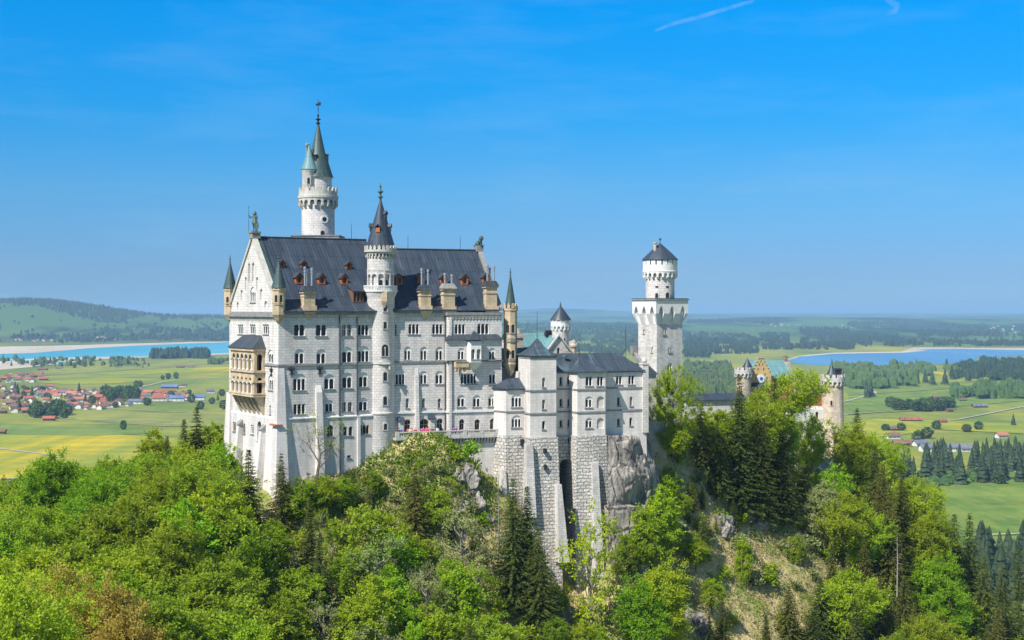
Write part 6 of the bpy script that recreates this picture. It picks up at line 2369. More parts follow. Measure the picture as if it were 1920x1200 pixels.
def broadleaf(seed, nclump=150, ntwig=11, nleaf=9, shape='round', leaf=.030):
    """unit tree: height 1, crown radius about .36; returns (trunk mesh, crown mesh)"""
    rs = np.random.RandomState(seed)
    lob = rs.normal(size=(7, 3))
    lob = unit(lob)
    cents = []
    while len(cents) < nclump:
        d = unit(rs.normal(size=3))
        r = rs.uniform(.35, 1.0) ** .6
        bulge = 1 + .52 * max(0, (lob @ d).max()) ** 6 - .22
        if shape == 'round': p = np.array([d[0] * .36, d[1] * .36, .58 + d[2] * .42])
        elif shape == 'tall': p = np.array([d[0] * .26, d[1] * .26, .56 + d[2] * .45])
        elif shape == 'high': p = np.array([d[0] * .40, d[1] * .40, .72 + d[2] * .27])
        else: p = np.array([d[0] * .46, d[1] * .46, .56 + d[2] * .42])
        c0 = np.array([0, 0, .72 if shape == 'high' else .56])
        p = c0 + (p - c0) * r * bulge
        if p[2] < .10: continue
        cents.append(p)
    cents = np.array(cents)
    cd_ = Cards()
    for c in cents:
        out = unit(c - np.array([0, 0, .35]))
        tw = unit(out[None] * .9 + rs.normal(size=(ntwig, 3)) * .65 + np.array([0, 0, .45]))
        for d in tw:
            L = rs.uniform(.05, .15)
            t = np.linspace(.15, 1, nleaf)[:, None]
            pts = c[None] + d[None] * L * t + np.array([0, 0, -1])[None] * (t ** 2) * L * .18 + rs.normal(size=(nleaf, 3)) * .008
            ax = unit(d[None] * .8 + rs.normal(size=(nleaf, 3)) * .55)
            cd_.add(leaf_quads(rs, pts, ax, leaf, leaf * .62, 1.1, out + np.array([0, 0, .55])))
    crown = cd_.mesh('crown', 'leaf_mid')
    m = MB()
    top = .62
    m.tube([(0, 0, -.12), (.004, 0, .1), (.01 * rs.normal(), .01 * rs.normal(), .35), (.02 * rs.normal(), .02 * rs.normal(), top), (.01, 0, .86)], [.022, .018, .013, .008, .002], 6)
    sel = rs.permutation(len(cents))[:26]
    for i in sel:
        c = cents[i]
        z0 = max(.16, min(.7, c[2] - rs.uniform(.1, .25)))
        mid = np.array([c[0] * .5, c[1] * .5, (z0 + c[2]) / 2 - .01])
        m.tube([(0, 0, z0), tuple(mid), tuple(c)], [.008, .005, .0015], 4, False)
    tr = m.build('trunk', 'bark')
    tm = tr.data
    bpy.data.objects.remove(tr)
    return tm, crown


def conifer(seed, levels=42, r0=.19, ragged=.28, droop=.25, bare=.05, fine=1.0):
    """unit spruce: height 1"""
    rs = np.random.RandomState(seed)
    cd_ = Cards()
    for i in range(levels):
        t = (i + rs.uniform(-.3, .3)) / levels
        z = min(.995, bare + (1 - bare) * (max(0.0, t) ** .92))
        R_ = r0 * (max(0.0, 1 - z) ** .68) + .005
        nb = int(7 + 6 * (1 - z))
        a0 = rs.uniform(0, 6.28)
        for k in range(nb):
            a = a0 + 6.283 * k / nb + rs.normal() * .15
            Lb = R_ * rs.uniform(1 - ragged * 1.7, 1 + ragged * 1.1)
            if rs.rand() < .10: continue
            d = np.array([math.cos(a), math.sin(a), 0])
            ns = max(4, int(Lb / (.0105 * fine)))
            s = np.linspace(.12, 1, ns)[:, None]
            pts = d[None] * Lb * s + np.array([0, 0, 1])[None] * (z + .012 - droop * Lb * s ** 1.0 + droop * .55 * Lb * np.maximum(s - .6, 0)) + rs.normal(size=(ns, 3)) * .003
            sd = np.array([-d[1], d[0], 0])
            for sg in (-1, 0, 1):
                ax = unit(d[None] * .75 + sg * sd[None] * .75 + np.array([0, 0, -.25])[None] + rs.normal(size=(ns, 3)) * .28)
                ln = .034 * fine * (1.15 - .55 * s) * (.5 + .5 * (R_ / r0))
                q = leaf_quads(rs, pts, ax, 1.0, .42, 1.0)
                c = q[:, :1]
                q = c + (q - c) * ln[:, :, None]
                cd_.add(q)
    crown = cd_.mesh('crown', 'needle_dark')
    m = MB()
    m.tube([(0, 0, -.08), (0, 0, .3), (0, 0, .7), (0, 0, .99)], [.014, .011, .006, .001], 6)
    tr = m.build('trunk', 'bark')
    tm = tr.data
    bpy.data.objects.remove(tr)
    return tm, crown


def shrub(seed, n=34):
    rs = np.random.RandomState(seed)
    cd_ = Cards()
    m = MB()
    for i in range(n):
        a = rs.uniform(0, 6.283)
        e = rs.uniform(.15, 1.4)
        d = np.array([math.cos(a) * math.cos(e), math.sin(a) * math.cos(e), math.sin(e)])
        L = rs.uniform(.45, 1.0) * (.75 + .25 * d[2])
        nl = 22
        t = np.linspace(.25, 1, nl)[:, None]
        pts = d[None] * L * t + rs.normal(size=(nl, 3)) * .06 * t
        ax = unit(d[None] * .6 + rs.normal(size=(nl, 3)) * .7)
        cd_.add(leaf_quads(rs, pts, ax, .16, .10, 1.0))
        if i < 9: m.tube([(0, 0, -.1), tuple(d * L * .5), tuple(d * L)], [.02, .012, .004], 4, False)
    crown = cd_.mesh('crown', 'leaf_mid')
    tr = m.build('stem', 'bark')
    tm = tr.data
    bpy.data.objects.remove(tr)
    return tm, crown


BROAD = [broadleaf(11), broadleaf(12), broadleaf(13, shape='tall'), broadleaf(14, shape='wide'), broadleaf(15, nclump=170), broadleaf(16, shape='tall', nclump=130)]
HIGH = [broadleaf(17, nclump=170, leaf=.021, shape='high')]
BIGB = [broadleaf(18, 250, 11, 10, 'round', .020), broadleaf(19, 250, 11, 10, 'tall', .020), broadleaf(20, 250, 11, 10, 'wide', .020)]
SPARSE = [broadleaf(21, nclump=60, ntwig=7, nleaf=7, shape='tall', leaf=.026), broadleaf(22, nclump=60, ntwig=7, nleaf=7, leaf=.026)]
CONI = [conifer(31), conifer(32, 46, .17, .33), conifer(33, 40, .215, .25, .32), conifer(34, 44, .15, .38, .2), conifer(35, 44, .23, .22, .35)]
BIGC = [conifer(36, 66, .19, .30, .26, .04, .62), conifer(37, 62, .21, .26, .32, .04, .62), conifer(38, 66, .165, .36, .22, .05, .62)]
SHRUB = [shrub(41), shrub(42), shrub(43, 26)]
rng = random.Random(77)
TREES = []        # records for labels


def put_tree(kind, x, y, z, h, mat, wid=1.0, proto=None, note=None, bark='bark', lean=0.0):
    if kind == 'broad' and h > 13.5: lib = BIGB
    elif kind == 'spruce' and h > 15: lib = BIGC
    else: lib = {'broad': BROAD, 'high': HIGH, 'sparse': SPARSE, 'spruce': CONI, 'shrub': SHRUB}[kind]
    tm, cm = lib[(proto % len(lib)) if proto is not None else rng.randrange(len(lib))]
    name = {'broad': 'beech_tree', 'high': 'beech_tree', 'sparse': 'young_tree', 'spruce': 'spruce_tree', 'shrub': 'shrub'}[kind]
    r = empty(name, (x, y, z), rng.uniform(0, 6.283))
    r.rotation_euler[0] = lean
    r.scale = (h * wid, h * wid, h)
    for nm, me, mt in (('stem' if kind == 'shrub' else 'trunk', tm, bark), ('crown', cm, mat)):
        o = bpy.data.objects.new(nm, me)
        C.objects.link(o)
        o.parent = r
        o.material_slots[0].link = 'OBJECT'
        o.material_slots[0].material = MATS[mt]
    px, py = proj(x, y, z + h * (1.0 if kind != 'shrub' else .8))
    TREES.append(dict(o=r, kind=kind, mat=mat, px=px, py=py, h=h, d=y, note=note))
    return r


def key_tree(kind, px, ptop, D, mat, wid=1.0, proto=None, note=None, hmin=3.0, bark='bark', h=None):
    p = at(px, ptop, D)
    g = hz_at(p.x, p.y)
    if h is None: h = max(hmin, p.z - g + .4)
    lim = 9.2 if kind == 'broad' else 11.5
    if kind == 'broad': h = min(h, 15.0)
    wid *= min(1.0, lim / ((.70 if kind == 'broad' else .42) * h))
    return put_tree(kind, p.x, p.y, p.z - h, h, mat, wid, proto, note, bark)


# conifers one can pick out
for a in [
        (345, 786, 270, 'needle_dark', 1.15, 1, 'tall dark spruce, left one of the pair left of the white gable'), (369, 763, 272, 'needle_dark', 1.2, 0, 'tall dark spruce, right and taller of the pair left of the white gable'),
        (313, 818, 262, 'needle_dark', 1.0, 3, 'slim dark spruce left of the spruce pair by the gable'), (63, 884, 262, 'needle_dark', 1.2, 0, 'dark spruce near the left edge of the woods'), (36, 893, 264, 'needle_dark', 1.0, 1, 'small dark spruce tip at the far left edge of the woods'),
        (466, 842, 240, 'needle_dark', 1.15, 0, 'dark spruce in front of the white west wall'), (527, 850, 242, 'needle_olive', .95, 2, 'olive spruce in front of the white corner buttress'), (580, 935, 233, 'needle_dark', .95, 1, 'slim dark spruce below the palace south wall'),
        (778, 872, 247, 'needle_olive', 1.15, 2, 'olive brown spruce in the middle below the terrace shrubs'), (690, 905, 250, 'needle_olive', 1.0, 1, 'narrow olive spruce below the round stair tower'),
        (962, 897, 246, 'needle_dark', 1.15, 4, 'big dark spruce left of the tall dark slot, left twin'), (988, 912, 247, 'needle_dark', 1.2, 2, 'big dark spruce left of the tall dark slot, right twin'), (1010, 990, 244, 'needle_dark', 1.2, 4, 'lower dark spruce leaning on the twin spruces'),
        (1386, 703, 295, 'needle_dark', 1.12, 2, 'tallest dark spruce in front of the ochre gatehouse'), (1345, 790, 291, 'needle_dark', 1.2, 4, 'broad dark spruce left of the tallest one before the gatehouse'), (1315, 752, 291, 'needle_olive', 1.1, 0, 'olive spruce beside the long gallery roof'),
        (1425, 770, 298, 'needle_dark', 1.2, 0, 'dark spruce right of the tallest one before the gatehouse'), (1452, 705, 306, 'needle_olive', 1.15, 3, 'olive spruce with thin tip in front of the teal gatehouse roof'), (1470, 830, 303, 'needle_dark', 1.1, 1, 'dark spruce left of the white gatehouse door'),
        (1512, 862, 308, 'needle_dark', 1.15, 1, 'dark spruce just below the forecourt wall'), (1607, 765, 345, 'needle_dark', 1.15, 0, 'dark spruce right behind the gate tower'), (1640, 835, 320, 'needle_dark', 1.3, 2, 'large dark spruce on the right crest'), (1655, 870, 312, 'needle_olive', 1.2, 4, 'large olive spruce below the right crest'),
        (1668, 930, 305, 'needle_olive', 1.1, 1, 'olive spruce with a bare grey trunk on the right slope'), (1790, 965, 322, 'needle_dark', 1.1, 1, 'dark spruce on the right slope, left of the two pointed ones'), (1818, 962, 326, 'needle_dark', 1.1, 3, 'dark pointed spruce at the right end of the slope'),
        (1845, 1040, 318, 'needle_dark', 1.2, 0, 'dark spruce low at the right end of the slope'), (1880, 1060, 330, 'needle_dark', 1.1, 1, 'dark spruce at the lower right edge'), (1910, 1030, 345, 'needle_dark', 1.1, 2, 'dark spruce touching the right edge'), (1740, 1080, 305, 'needle_dark', 1.1, 1, 'dark spruce behind the bright beech at right'),
        (1620, 1010, 295, 'needle_olive', 1.1, 0, 'olive spruce on the edge of the dry slope'), (1590, 1040, 292, 'needle_olive', 1.1, 3, 'olive slim spruce right of the dry slope'), (1650, 1080, 293, 'needle_olive', 1.1, 4, 'bushy olive spruce low on the right slope'),
        (1290, 938, 279, 'needle_dark', 1.1, 0, 'dark spruce right of the bare cliff'), (1318, 965, 277, 'needle_dark', 1.2, 2, 'dark bushy spruce right of the bare cliff base'), (1375, 935, 289, 'needle_dark', 1.2, 4, 'dark spruce above the pale rock outcrop'),
        (1355, 1128, 264, 'needle_dark', 1.25, 0, 'small dark spruce at the bottom of the dry slope'), (1330, 1150, 262, 'needle_dark', 1.0, 3, 'thin dark spruce at the bottom of the dry slope'), (1436, 1153, 268, 'needle_dark', 1.2, 1, 'small dark spruce at the bottom middle of the dry slope'),
        (1478, 1098, 277, 'needle_olive', 1.5, 4, 'stout brownish spruce on the dry slope'), (1525, 1145, 277, 'needle_dark', 1.8, 4, 'low wide dark spruce on the dry slope'), (1538, 1085, 284, 'needle_dark', 1.7, 4, 'small round dark spruce on the dry slope'),
        (1560, 1020, 296, 'needle_olive', 1.1, 1, 'olive spruce at the upper end of the dry slope'), (1245, 905, 283, 'needle_olive', 1.2, 0, 'yellowish larch like conifer on the cliff edge'),
        (600, 1000, 228, 'needle_dark', 1.0, 1, 'dark spruce in the gully below the palace corner'), (885, 985, 250, 'needle_olive', 1.0, 3, 'thin olive spruce in the gully left of the twin spruces'), (1715, 1130, 298, 'needle_olive', 1.1, 0, 'olive spruce under the bright beech at right'),
        (845, 960, 249, 'needle_dark', 1.0, 1, 'slim dark spruce beside the olive brown middle one'), (1690, 880, 318, 'needle_olive', 1.2, 2, 'olive spruce behind the pale beech on the right crest'), (1770, 1150, 300, 'needle_dark', 1.2, 0, 'dark spruce at the bottom right of the slope'), (1870, 1140, 305, 'needle_olive', 1.2, 2, 'olive spruce in the bottom right corner')]:
    px, pt, D, mt, wd, pr, lb = a
    key_tree('spruce', px, pt, D, mt, wd * .95, pr, lb, 4.0)
# broadleaf trees one can pick out
for a in [
        (1262, 693, 284, 'leaf_fresh', .76, 2, 'light green tree in front of the square tower'), (1262, 800, 281, 'leaf_fresh', 1.2, 1, 'fresh green bush tree at the foot of the square tower'), (1300, 785, 292, 'leaf_grey', .8, 0, 'pale grey green tree beside the long gallery'), (1322, 790, 294, 'leaf_fresh', .8, 4, 'fresh green tree before the long gallery'),
        (1492, 700, 316, 'leaf_yellow', 1.35, 3, 'big spreading yellow green tree in front of the gatehouse'), (1420, 738, 304, 'leaf_yellow', 1.15, 0, 'yellow green tree below the gatehouse clock'), (1522, 778, 326, 'leaf_yellow', .8, 0, 'yellow green tree left of the gate tower shaft'), (1345, 775, 300, 'leaf_fresh', 1.1, 0, 'fresh green tree at the middle of the long gallery'), (1368, 768, 303, 'leaf_mid', 1.1, 1, 'mid green tree at the right part of the long gallery'), (1288, 792, 297, 'leaf_mid', 1.1, 0, 'mid green tree at the left corner of the long gallery'), (1465, 765, 309, 'leaf_mid', 1.1, 1, 'mid green tree between the ochre gable and the white front'), (1600, 800, 331, 'leaf_yellow', 1.1, 4, 'yellow green tree at the foot of the gate tower'),
        (1640, 815, 336, 'leaf_fresh', 1.3, 0, 'fresh green tree on the crest right of the gate tower'), (1555, 875, 315, 'leaf_bright', 1.25, 4, 'bright green tree below the forecourt wall'), (1255, 878, 281, 'leaf_fresh', 1.0, 0, 'fresh green bushy tree on the edge of the bare cliff'), (1278, 925, 278, 'leaf_mid', 1.0, 1, 'mid green tree right of the bare cliff'), (1305, 1005, 273, 'leaf_fresh', 1.0, 4, 'fresh green bushy tree at the left end of the dry slope'), (1262, 985, 272, 'leaf_fresh', 1.0, 0, 'fresh green bushy tree below the bare cliff right corner'), (1335, 1085, 268, 'leaf_mid', 1.0, 1, 'mid green bushy tree low on the dry slope'), (1393, 1020, 281, 'leaf_fresh', .8, 2, 'slim fresh green tree before the large pale outcrop'), (1490, 1010, 296, 'leaf_fresh', 1.0, 0, 'fresh green bush at the right side of the dry slope'), (1590, 925, 303, 'leaf_yellow', 1.15, 0, 'yellow green tree below the bright one on the right slope'), (1535, 905, 307, 'leaf_grey', 1.1, 1, 'pale grey green tree below the forecourt'),
        (1712, 895, 322, 'leaf_yellow', 1.25, 0, 'pale yellow beech on the right crest'), (1745, 960, 316, 'leaf_yellow', 1.2, 4, 'pale yellow beech just below the one on the right crest'), (1755, 1040, 307, 'leaf_bright', 1.3, 4, 'bright green beech on the right slope'), (1780, 1090, 303, 'leaf_bright', 1.2, 1, 'bright green beech low on the right slope'), (1620, 950, 306, 'leaf_fresh', 1.1, 0, 'fresh green beech between olive spruces at right'),
        (1238, 1055, 254, 'leaf_fresh', 1.35, 4, 'fresh green beech at the bottom right of the footings'), (1205, 1085, 250, 'leaf_bright', 1.2, 1, 'bright green beech at the bottom below the stepped wall'), (735, 995, 236, 'leaf_bright', 1.05, 1, 'bright green tree in the middle of the lower slope'), (740, 1075, 228, 'leaf_bright', 1.25, 4, 'bright green tree right below the middle one'),
        (660, 1035, 232, 'leaf_fresh', 1.2, 0, 'fresh green tree left of the bright middle one'), (760, 1140, 222, 'leaf_bright', 1.2, 1, 'bright green tree at the bottom centre'), (1105, 950, 250, 'leaf_fresh', .8, None, 'thin young tree in front of the round footing'), (95, 846, 252, 'leaf_bright', 1.2, 4, 'bright rounded tree on the left skyline'),
        (30, 1090, 140, 'leaf_yellow', 1.25, 3, 'yellow green tree in the bottom left corner'), (120, 1065, 172, 'leaf_bronze', 1.0, 0, 'bronze leaved tree at lower left, left one'), (205, 1085, 165, 'leaf_bronze', 1.05, 4, 'bronze leaved tree at lower left, right one'), (235, 1140, 152, 'leaf_bronze', 1.0, 1, 'bronze yellow tree at the bottom left'),
        (395, 800, 275, 'leaf_fresh', 1.1, 0, 'fresh green tree beside the white west wall'), (415, 830, 262, 'leaf_bright', 1.1, 1, 'bright green tree touching the west wall foot'), (300, 820, 268, 'leaf_fresh', 1.1, 4, 'fresh green tree left of the slim spruce'), (640, 900, 249, 'leaf_fresh', 1.1, 0, 'fresh green tree below the palace south wall'), (600, 890, 247, 'leaf_fresh', 1.1, 1, 'fresh green tree at the foot of the bare tree'),
        (560, 905, 244, 'leaf_mid', 1.2, 4, 'mid green tree below the palace corner'), 
        (1210, 960, 264, 'leaf_fresh', 1.1, 0, 'fresh green tree beside the stepped wall'), (1230, 925, 270, 'leaf_fresh', 1.1, 4, 'fresh green tree growing up the cliff'), (1180, 1010, 260, 'leaf_mid', 1.2, 0, 'mid green tree below the stepped wall'), (1045, 1100, 252, 'leaf_mid', 1.1, 1, 'mid green tree at the foot of the slot'), (900, 940, 256, 'leaf_bright', 1.1, 3, 'bright bush tree left of the rusticated footing')]:
    px, pt, D, mt, wd, pr, lb = a
    if 'big spreading' in lb:
        key_tree('high', px - 6, pt, D, mt, .86, 0, lb, h=18.5)
    elif pr is None:
        key_tree('sparse', px, pt, D, mt, wd, 0, lb, 12.0, 'pale_bark')
    else:
        key_tree('broad', px, pt, D, mt, wd, pr, lb, 3.5, h=(6.0 if 'bush' in lb else None))

for px, pt, D, mt, hh, lb in ((812, 822, 257, 'leaf_fresh', 2.6, 'green shrub at the top of the grassy mound below the terrace'), (838, 826, 257, 'leaf_mid', 2.4, 'mid green shrub right of the top of the grassy mound'), (790, 832, 257, 'leaf_fresh', 2.4, 'green shrub left of the top of the grassy mound'), (768, 842, 257, 'leaf_mid', 2.6, 'mid green shrub at the left foot of the terrace'), (748, 858, 257, 'leaf_fresh', 2.0, 'small green shrub beside the round stair tower foot'),
                              (884, 822, 257, 'leaf_bright', 2.8, 'bright shrub against the terrace arches'), (880, 850, 257, 'leaf_mid', 3.0, 'mid green shrub on the right edge of the mound'), (856, 842, 256, 'leaf_yellow', 1.8, 'yellowish shrub on the mound'), (805, 850, 256, 'leaf_mid', 1.8, 'low shrub in the middle of the mound'), (730, 872, 255, 'leaf_grey', 1.6, 'greyish shrub below the round stair tower foot')):
    key_tree('shrub', px, pt, D, mt, 1.0, None, lb, h=hh)

p_ = key_tree('sparse', 1566, 790, 333, 'leaf_yellow', 1.5, 1, 'feathery yellow green tree before the gate tower foot', 9.0, 'pale_bark')
# skyline that trees placed at random must stay under: photo column -> row
SKY = [(-200, 905), (0, 905), (60, 890), (85, 860), (130, 862), (170, 872), (200, 868), (240, 860), (280, 838), (300, 830), (340, 838), (400, 842), (425, 868), (445, 915), (470, 965), (530, 985), (555, 935), (600, 900), (660, 885), (700, 882), (740, 862), (790, 850), (850, 858), (885, 905), (930, 960), (1000, 1010),
       (1050, 1075), (1100, 1150), (1145, 1090), (1165, 1020), (1190, 1000), (1215, 900), (1235, 830), (1290, 800), (1400, 800), (1480, 880), (1530, 880), (1580, 830), (1650, 850), (1700, 905), (1760, 960), (1800, 1020), (1850, 1090), (1920, 1110), (2100, 1150)]


def sky_row(px):
    for (a, b), (c, d) in zip(SKY, SKY[1:]):
        if a <= px <= c: return b + (d - b) * (px - a) / (c - a)
    return 1000


def scatter(n, region, kinds, mats, hr, dmin, wr=(1.0, 1.25), tries=6000, drange=(120, 345), max_below=1300):
    """random trees whose foot falls in a photo region (polygon test by callable), kept apart in space"""
    k = 0
    for _ in range(tries):
        if k >= n: break
        D = rng.uniform(*drange)
        px = rng.uniform(-60, 1980)
        x = (px - CX) / F * D
        z = hz_at(x, D)
        py = HY - F * z / D
        if not region(px, py, D): continue
        if any((x - q[0]) ** 2 + (D - q[1]) ** 2 < (dmin * (q[2])) ** 2 for q in SPOTS): continue
        h = rng.uniform(*hr)
        lim = max(sky_row(px + dx) for dx in (-25, 0, 25))
        top = (HY - lim) / F * D
        h = min(h, top - z)
        if h < hr[0] * .55: continue
        kind = rng.choices([q[0] for q in kinds], [q[1] for q in kinds])[0]
        if kind == 'shrub': h = min(h, 3.2)
        mat = rng.choices([q[0] for q in mats[kind]], [q[1] for q in mats[kind]])[0]
        wd = rng.uniform(*wr) * (1.0 if kind != 'spruce' else 1.0)
        put_tree(kind, x, D, z - .2, h, mat, wd, bark='bark' if kind != 'sparse' else 'pale_bark')
        SPOTS.append((x, D, 1.0))
        k += 1
    return k


SPOTS = [(t_['o'].location.x, t_['o'].location.y, .75) for t_ in TREES]
MX = {'broad': [('leaf_fresh', 3), ('leaf_mid', 4), ('leaf_yellow', 1.2), ('leaf_bright', .7), ('leaf_grey', .15)], 'spruce': [('needle_dark', 2), ('needle_olive', 1)], 'sparse': [('leaf_mid', 1), ('leaf_grey', 1), ('leaf_yellow', .6)], 'shrub': [('leaf_mid', 2), ('leaf_grey', 1), ('leaf_fresh', 1), ('leaf_yellow', .5)]}
n1 = scatter(108, lambda px, py, D: px < 560 - max(0, (py - 1000)) * .0 and 850 < py < 1420, [('broad', 1.0), ('spruce', .07)], MX, (9, 15), 5.6, (1.05, 1.35), 9000, (135, 285))
n2 = scatter(26, lambda px, py, D: 540 < px < 900 and 1090 < py < 1330, [('broad', 1), ('sparse', .5), ('spruce', .25)], MX, (8, 13), 5.2, (1.0, 1.25), 5000, (200, 250))
n3 = scatter(16, lambda px, py, D: 540 < px < 900 and 900 < py < 1090, [('broad', .6), ('shrub', .6), ('sparse', .6), ('spruce', .5)], MX, (3.5, 7), 3.6, (1.0, 1.3), 4000, (228, 262))
n4 = scatter(20, lambda px, py, D: 880 < px < 1210 and (1100 if px > 1030 else 1040) < py < 1320, [('broad', .4), ('shrub', .8), ('sparse', 1)], MX, (3.5, 8), 3.4, (1.0, 1.3), 4000, (215, 262))
n5 = scatter(46, lambda px, py, D: 1580 < px < 1960 and 900 < py < 1420, [('broad', .8), ('spruce', 1)], MX, (9, 16), 4.0, (1.0, 1.25), 9000, (270, 345))
n6 = scatter(46, lambda px, py, D: 1260 < px < 1600 and 900 < py < 1260, [('shrub', 1.6), ('sparse', .7)], MX, (2.0, 4.6), 2.8, (1.0, 1.4), 5000, (250, 330))
n8 = scatter(26, lambda px, py, D: 722 < px < 930 and 826 < py < 1000, [('shrub', 1)], MX, (1.3, 2.8), 1.7, (1.0, 1.4), 6000, (250, 262))
n9 = scatter(16, lambda px, py, D: 640 < px < 740 and 868 < py < 960, [('shrub', 1)], MX, (1.3, 2.6), 1.8, (1.0, 1.4), 6000, (248, 262))
n10 = scatter(26, lambda px, py, D: 1222 < px < 1345 and 830 < py < 1010, [('shrub', 1), ('broad', .5), ('spruce', .35)], MX, (2.2, 6.5), 2.2, (1.0, 1.3), 6000, (268, 298))
n7 = scatter(12, lambda px, py, D: 1240 < px < 1560 and 830 < py < 960, [('broad', 1), ('spruce', .6)], MX, (6, 10), 4.0, (1.0, 1.3), 4000, (275, 325))

# the bare leafless tree before the palace wall
def bare_tree():
    rs = random.Random(9)
    p0 = at(596, 900, 247)
    r = empty('bare_tree', (p0.x, p0.y, p0.z - 1))
    m = MB()
    lf = Cards()
    rs2 = np.random.RandomState(4)

    def grow(p, d, L, rad, depth):
        pts = [Vector(p)]
        rr = [rad]
        for i in range(4):
            d = (d + Vector((rs.gauss(0, .16), rs.gauss(0, .16), rs.gauss(.05, .1)))).normalized()
            pts.append(pts[-1] + d * L / 4)
            rr.append(rad * (1 - .13 * (i + 1)))
        m.tube(pts, rr, 5, False)
        if depth == 0:
            c = np.array([tuple(pts[-1] + Vector((rs.gauss(0, .25), rs.gauss(0, .25), rs.gauss(0, .25)))) for _ in range(5)])
            lf.add(leaf_quads(rs2, c, unit(rs2.normal(size=(5, 3))), .22, .15))
            return
        for k in range(3 if depth > 1 else 4):
            q = pts[rs.choice([2, 3, 4, 4])]
            nd = (d + Vector((rs.gauss(0, .75), rs.gauss(0, .6), rs.gauss(.15, .35)))).normalized()
            grow(q, nd, L * rs.uniform(.55, .8), rad * .45, depth - 1)
    grow(Vector((0, 0, 0)), Vector((-.02, 0, 1)), 5.2, .32, 4)
    grow(Vector((0.05, 0, 2.8)), Vector((.7, .1, .6)), 3.2, .15, 3)
    m.build('trunk', 'bark', r)
    me = lf.mesh('crown', 'leaf_yellow')
    o = bpy.data.objects.new('crown', me)
    C.objects.link(o)
    o.parent = r
    tag(r, 'bare branching tree with few leaves in front of the palace south wall', 'tree')


bare_tree()
# dead pale trunks standing in the woods
for px, pt, pb, D, lb in ((1682, 1000, 1110, 298, 'dead grey trunk without branches on the right slope'), (934, 900, 1040, 250, 'thin bare pole of a dead tree left of the twin spruces')):
    p, q = at(px, pt, D), at(px, pb, D)
    m = MB()
    m.tube([(0, 0, -1), (.1, 0, (p.z - q.z) * .5), (0, 0, p.z - q.z)], [.18, .12, .03], 6)
    for k in range(14):
        z = (p.z - q.z) * (.35 + .6 * rng.random())
        a = rng.uniform(0, 6.28)
        m.tube([(0, 0, z), (math.cos(a) * rng.uniform(.4, 1.1), math.sin(a) * .8, z - .1)], [.04, .01], 4, False)
    o = m.build('dead_tree', 'pale_bark')
    o.location = q
    tag(o, lb, 'tree')

# ---------------------------------------------------------------- undergrowth and grass on the hill
def ground_cover(name, n, mat, region, size, label, seed, upw=.8):
    rs = np.random.RandomState(seed)
    cd_ = Cards()
    pts = []
    while len(pts) < n:
        D = rs.uniform(215, 345)
        px = rs.uniform(-40, 1960)
        x = (px - CX) / F * D
        z = hz_at(x, D)
        py = HY - F * z / D
        if region(px, py, D) and noise.noise((x * .12, D * .12, seed)) > rs.uniform(-.6, .35):
            pts.append((x, D, z))
    P = np.array(pts)
    for k in range(6):
        q = P + rs.normal(size=P.shape) * np.array([.45, .45, .05])
        ax = unit(rs.normal(size=P.shape) * .6 + np.array([0, -.2, upw]))
        cd_.add(leaf_quads(rs, q, ax, size, size * .42, .3))
    me = cd_.mesh(name, mat)
    o = bpy.data.objects.new(name, me)
    C.objects.link(o)
    tag(o, label, name.replace('_', ' '), kind='stuff')


ground_cover('grass', 9000, 'grass_green', lambda px, py, D: 640 < px < 930 and 815 < py < 990, .6, 'green grass and herbs on the mound below the terrace', 33)
hillpart = lambda px, py, D: 820 < py < 1240 and (520 < px < 1240 or 1240 < px < 1700) and py > sky_row(px) - 12
ground_cover('grass', 7000, 'grass_green', hillpart, .5, 'tufts of green grass and weeds on the castle hill', 3)
ground_cover('dry_grass', 12000, 'grass_dry', hillpart, .5, 'tufts of dry straw coloured grass on the castle hill', 8)
ground_cover('undergrowth', 7000, 'leaf_mid', lambda px, py, D: 820 < py < 1260 and (-40 < px < 1240) and py > sky_row(px) - 10, .6, 'low leafy undergrowth between the trees of the castle hill', 15)
ground_cover('undergrowth', 1500, 'leaf_grey', hillpart, .6, 'greyish low scrub scattered over the castle hill', 25)

# ================================================================ FAR TREES, VILLAGES
def low_spruce(seed):
    rs = random.Random(seed)
    m = MB()
    n = 9
    for i in range(7):
        z0 = .06 + i * .13
        r = .19 * (1 - z0) ** .9 * 1.15 + .01
        z1 = min(1.0, z0 + .27)
        ang = rs.uniform(0, 6)
        ring = [(math.cos(ang + 6.283 * k / n) * r * rs.uniform(.7, 1.2), math.sin(ang + 6.283 * k / n) * r * rs.uniform(.7, 1.2), z0 + rs.uniform(-.03, .03)) for k in range(n)]
        for k in range(n):
            m.poly([ring[k], ring[(k + 1) % n], (0, 0, z1)])
    m.tube([(0, 0, -.03), (0, 0, .2)], [.018, .014], 5, False)
    o = m.build('far_tree', 'far_needle')
    me = o.data
    bpy.data.objects.remove(o)
    return me


def low_round(seed):
    rs = np.random.RandomState(seed)
    cd_ = Cards()
    d = unit(rs.normal(size=(420, 3)))
    lob = unit(rs.normal(size=(6, 3)))
    k = 1 + .25 * np.maximum(0, (d @ lob.T).max(1)) ** 3 - .12
    c = d * np.array([.40, .40, .44]) * (k * rs.uniform(.6, 1, 420) ** .4)[:, None] + np.array([0, 0, .54])
    ax = unit(d * .6 + rs.normal(size=d.shape) * .7)
    cd_.add(leaf_quads(rs, c, ax, .17, .13, 1.0))
    return cd_.mesh('far_tree', 'far_leaf')


LSP = [low_spruce(i) for i in range(4)]
LRD = [low_round(i) for i in range(4)]
FARTREES = []


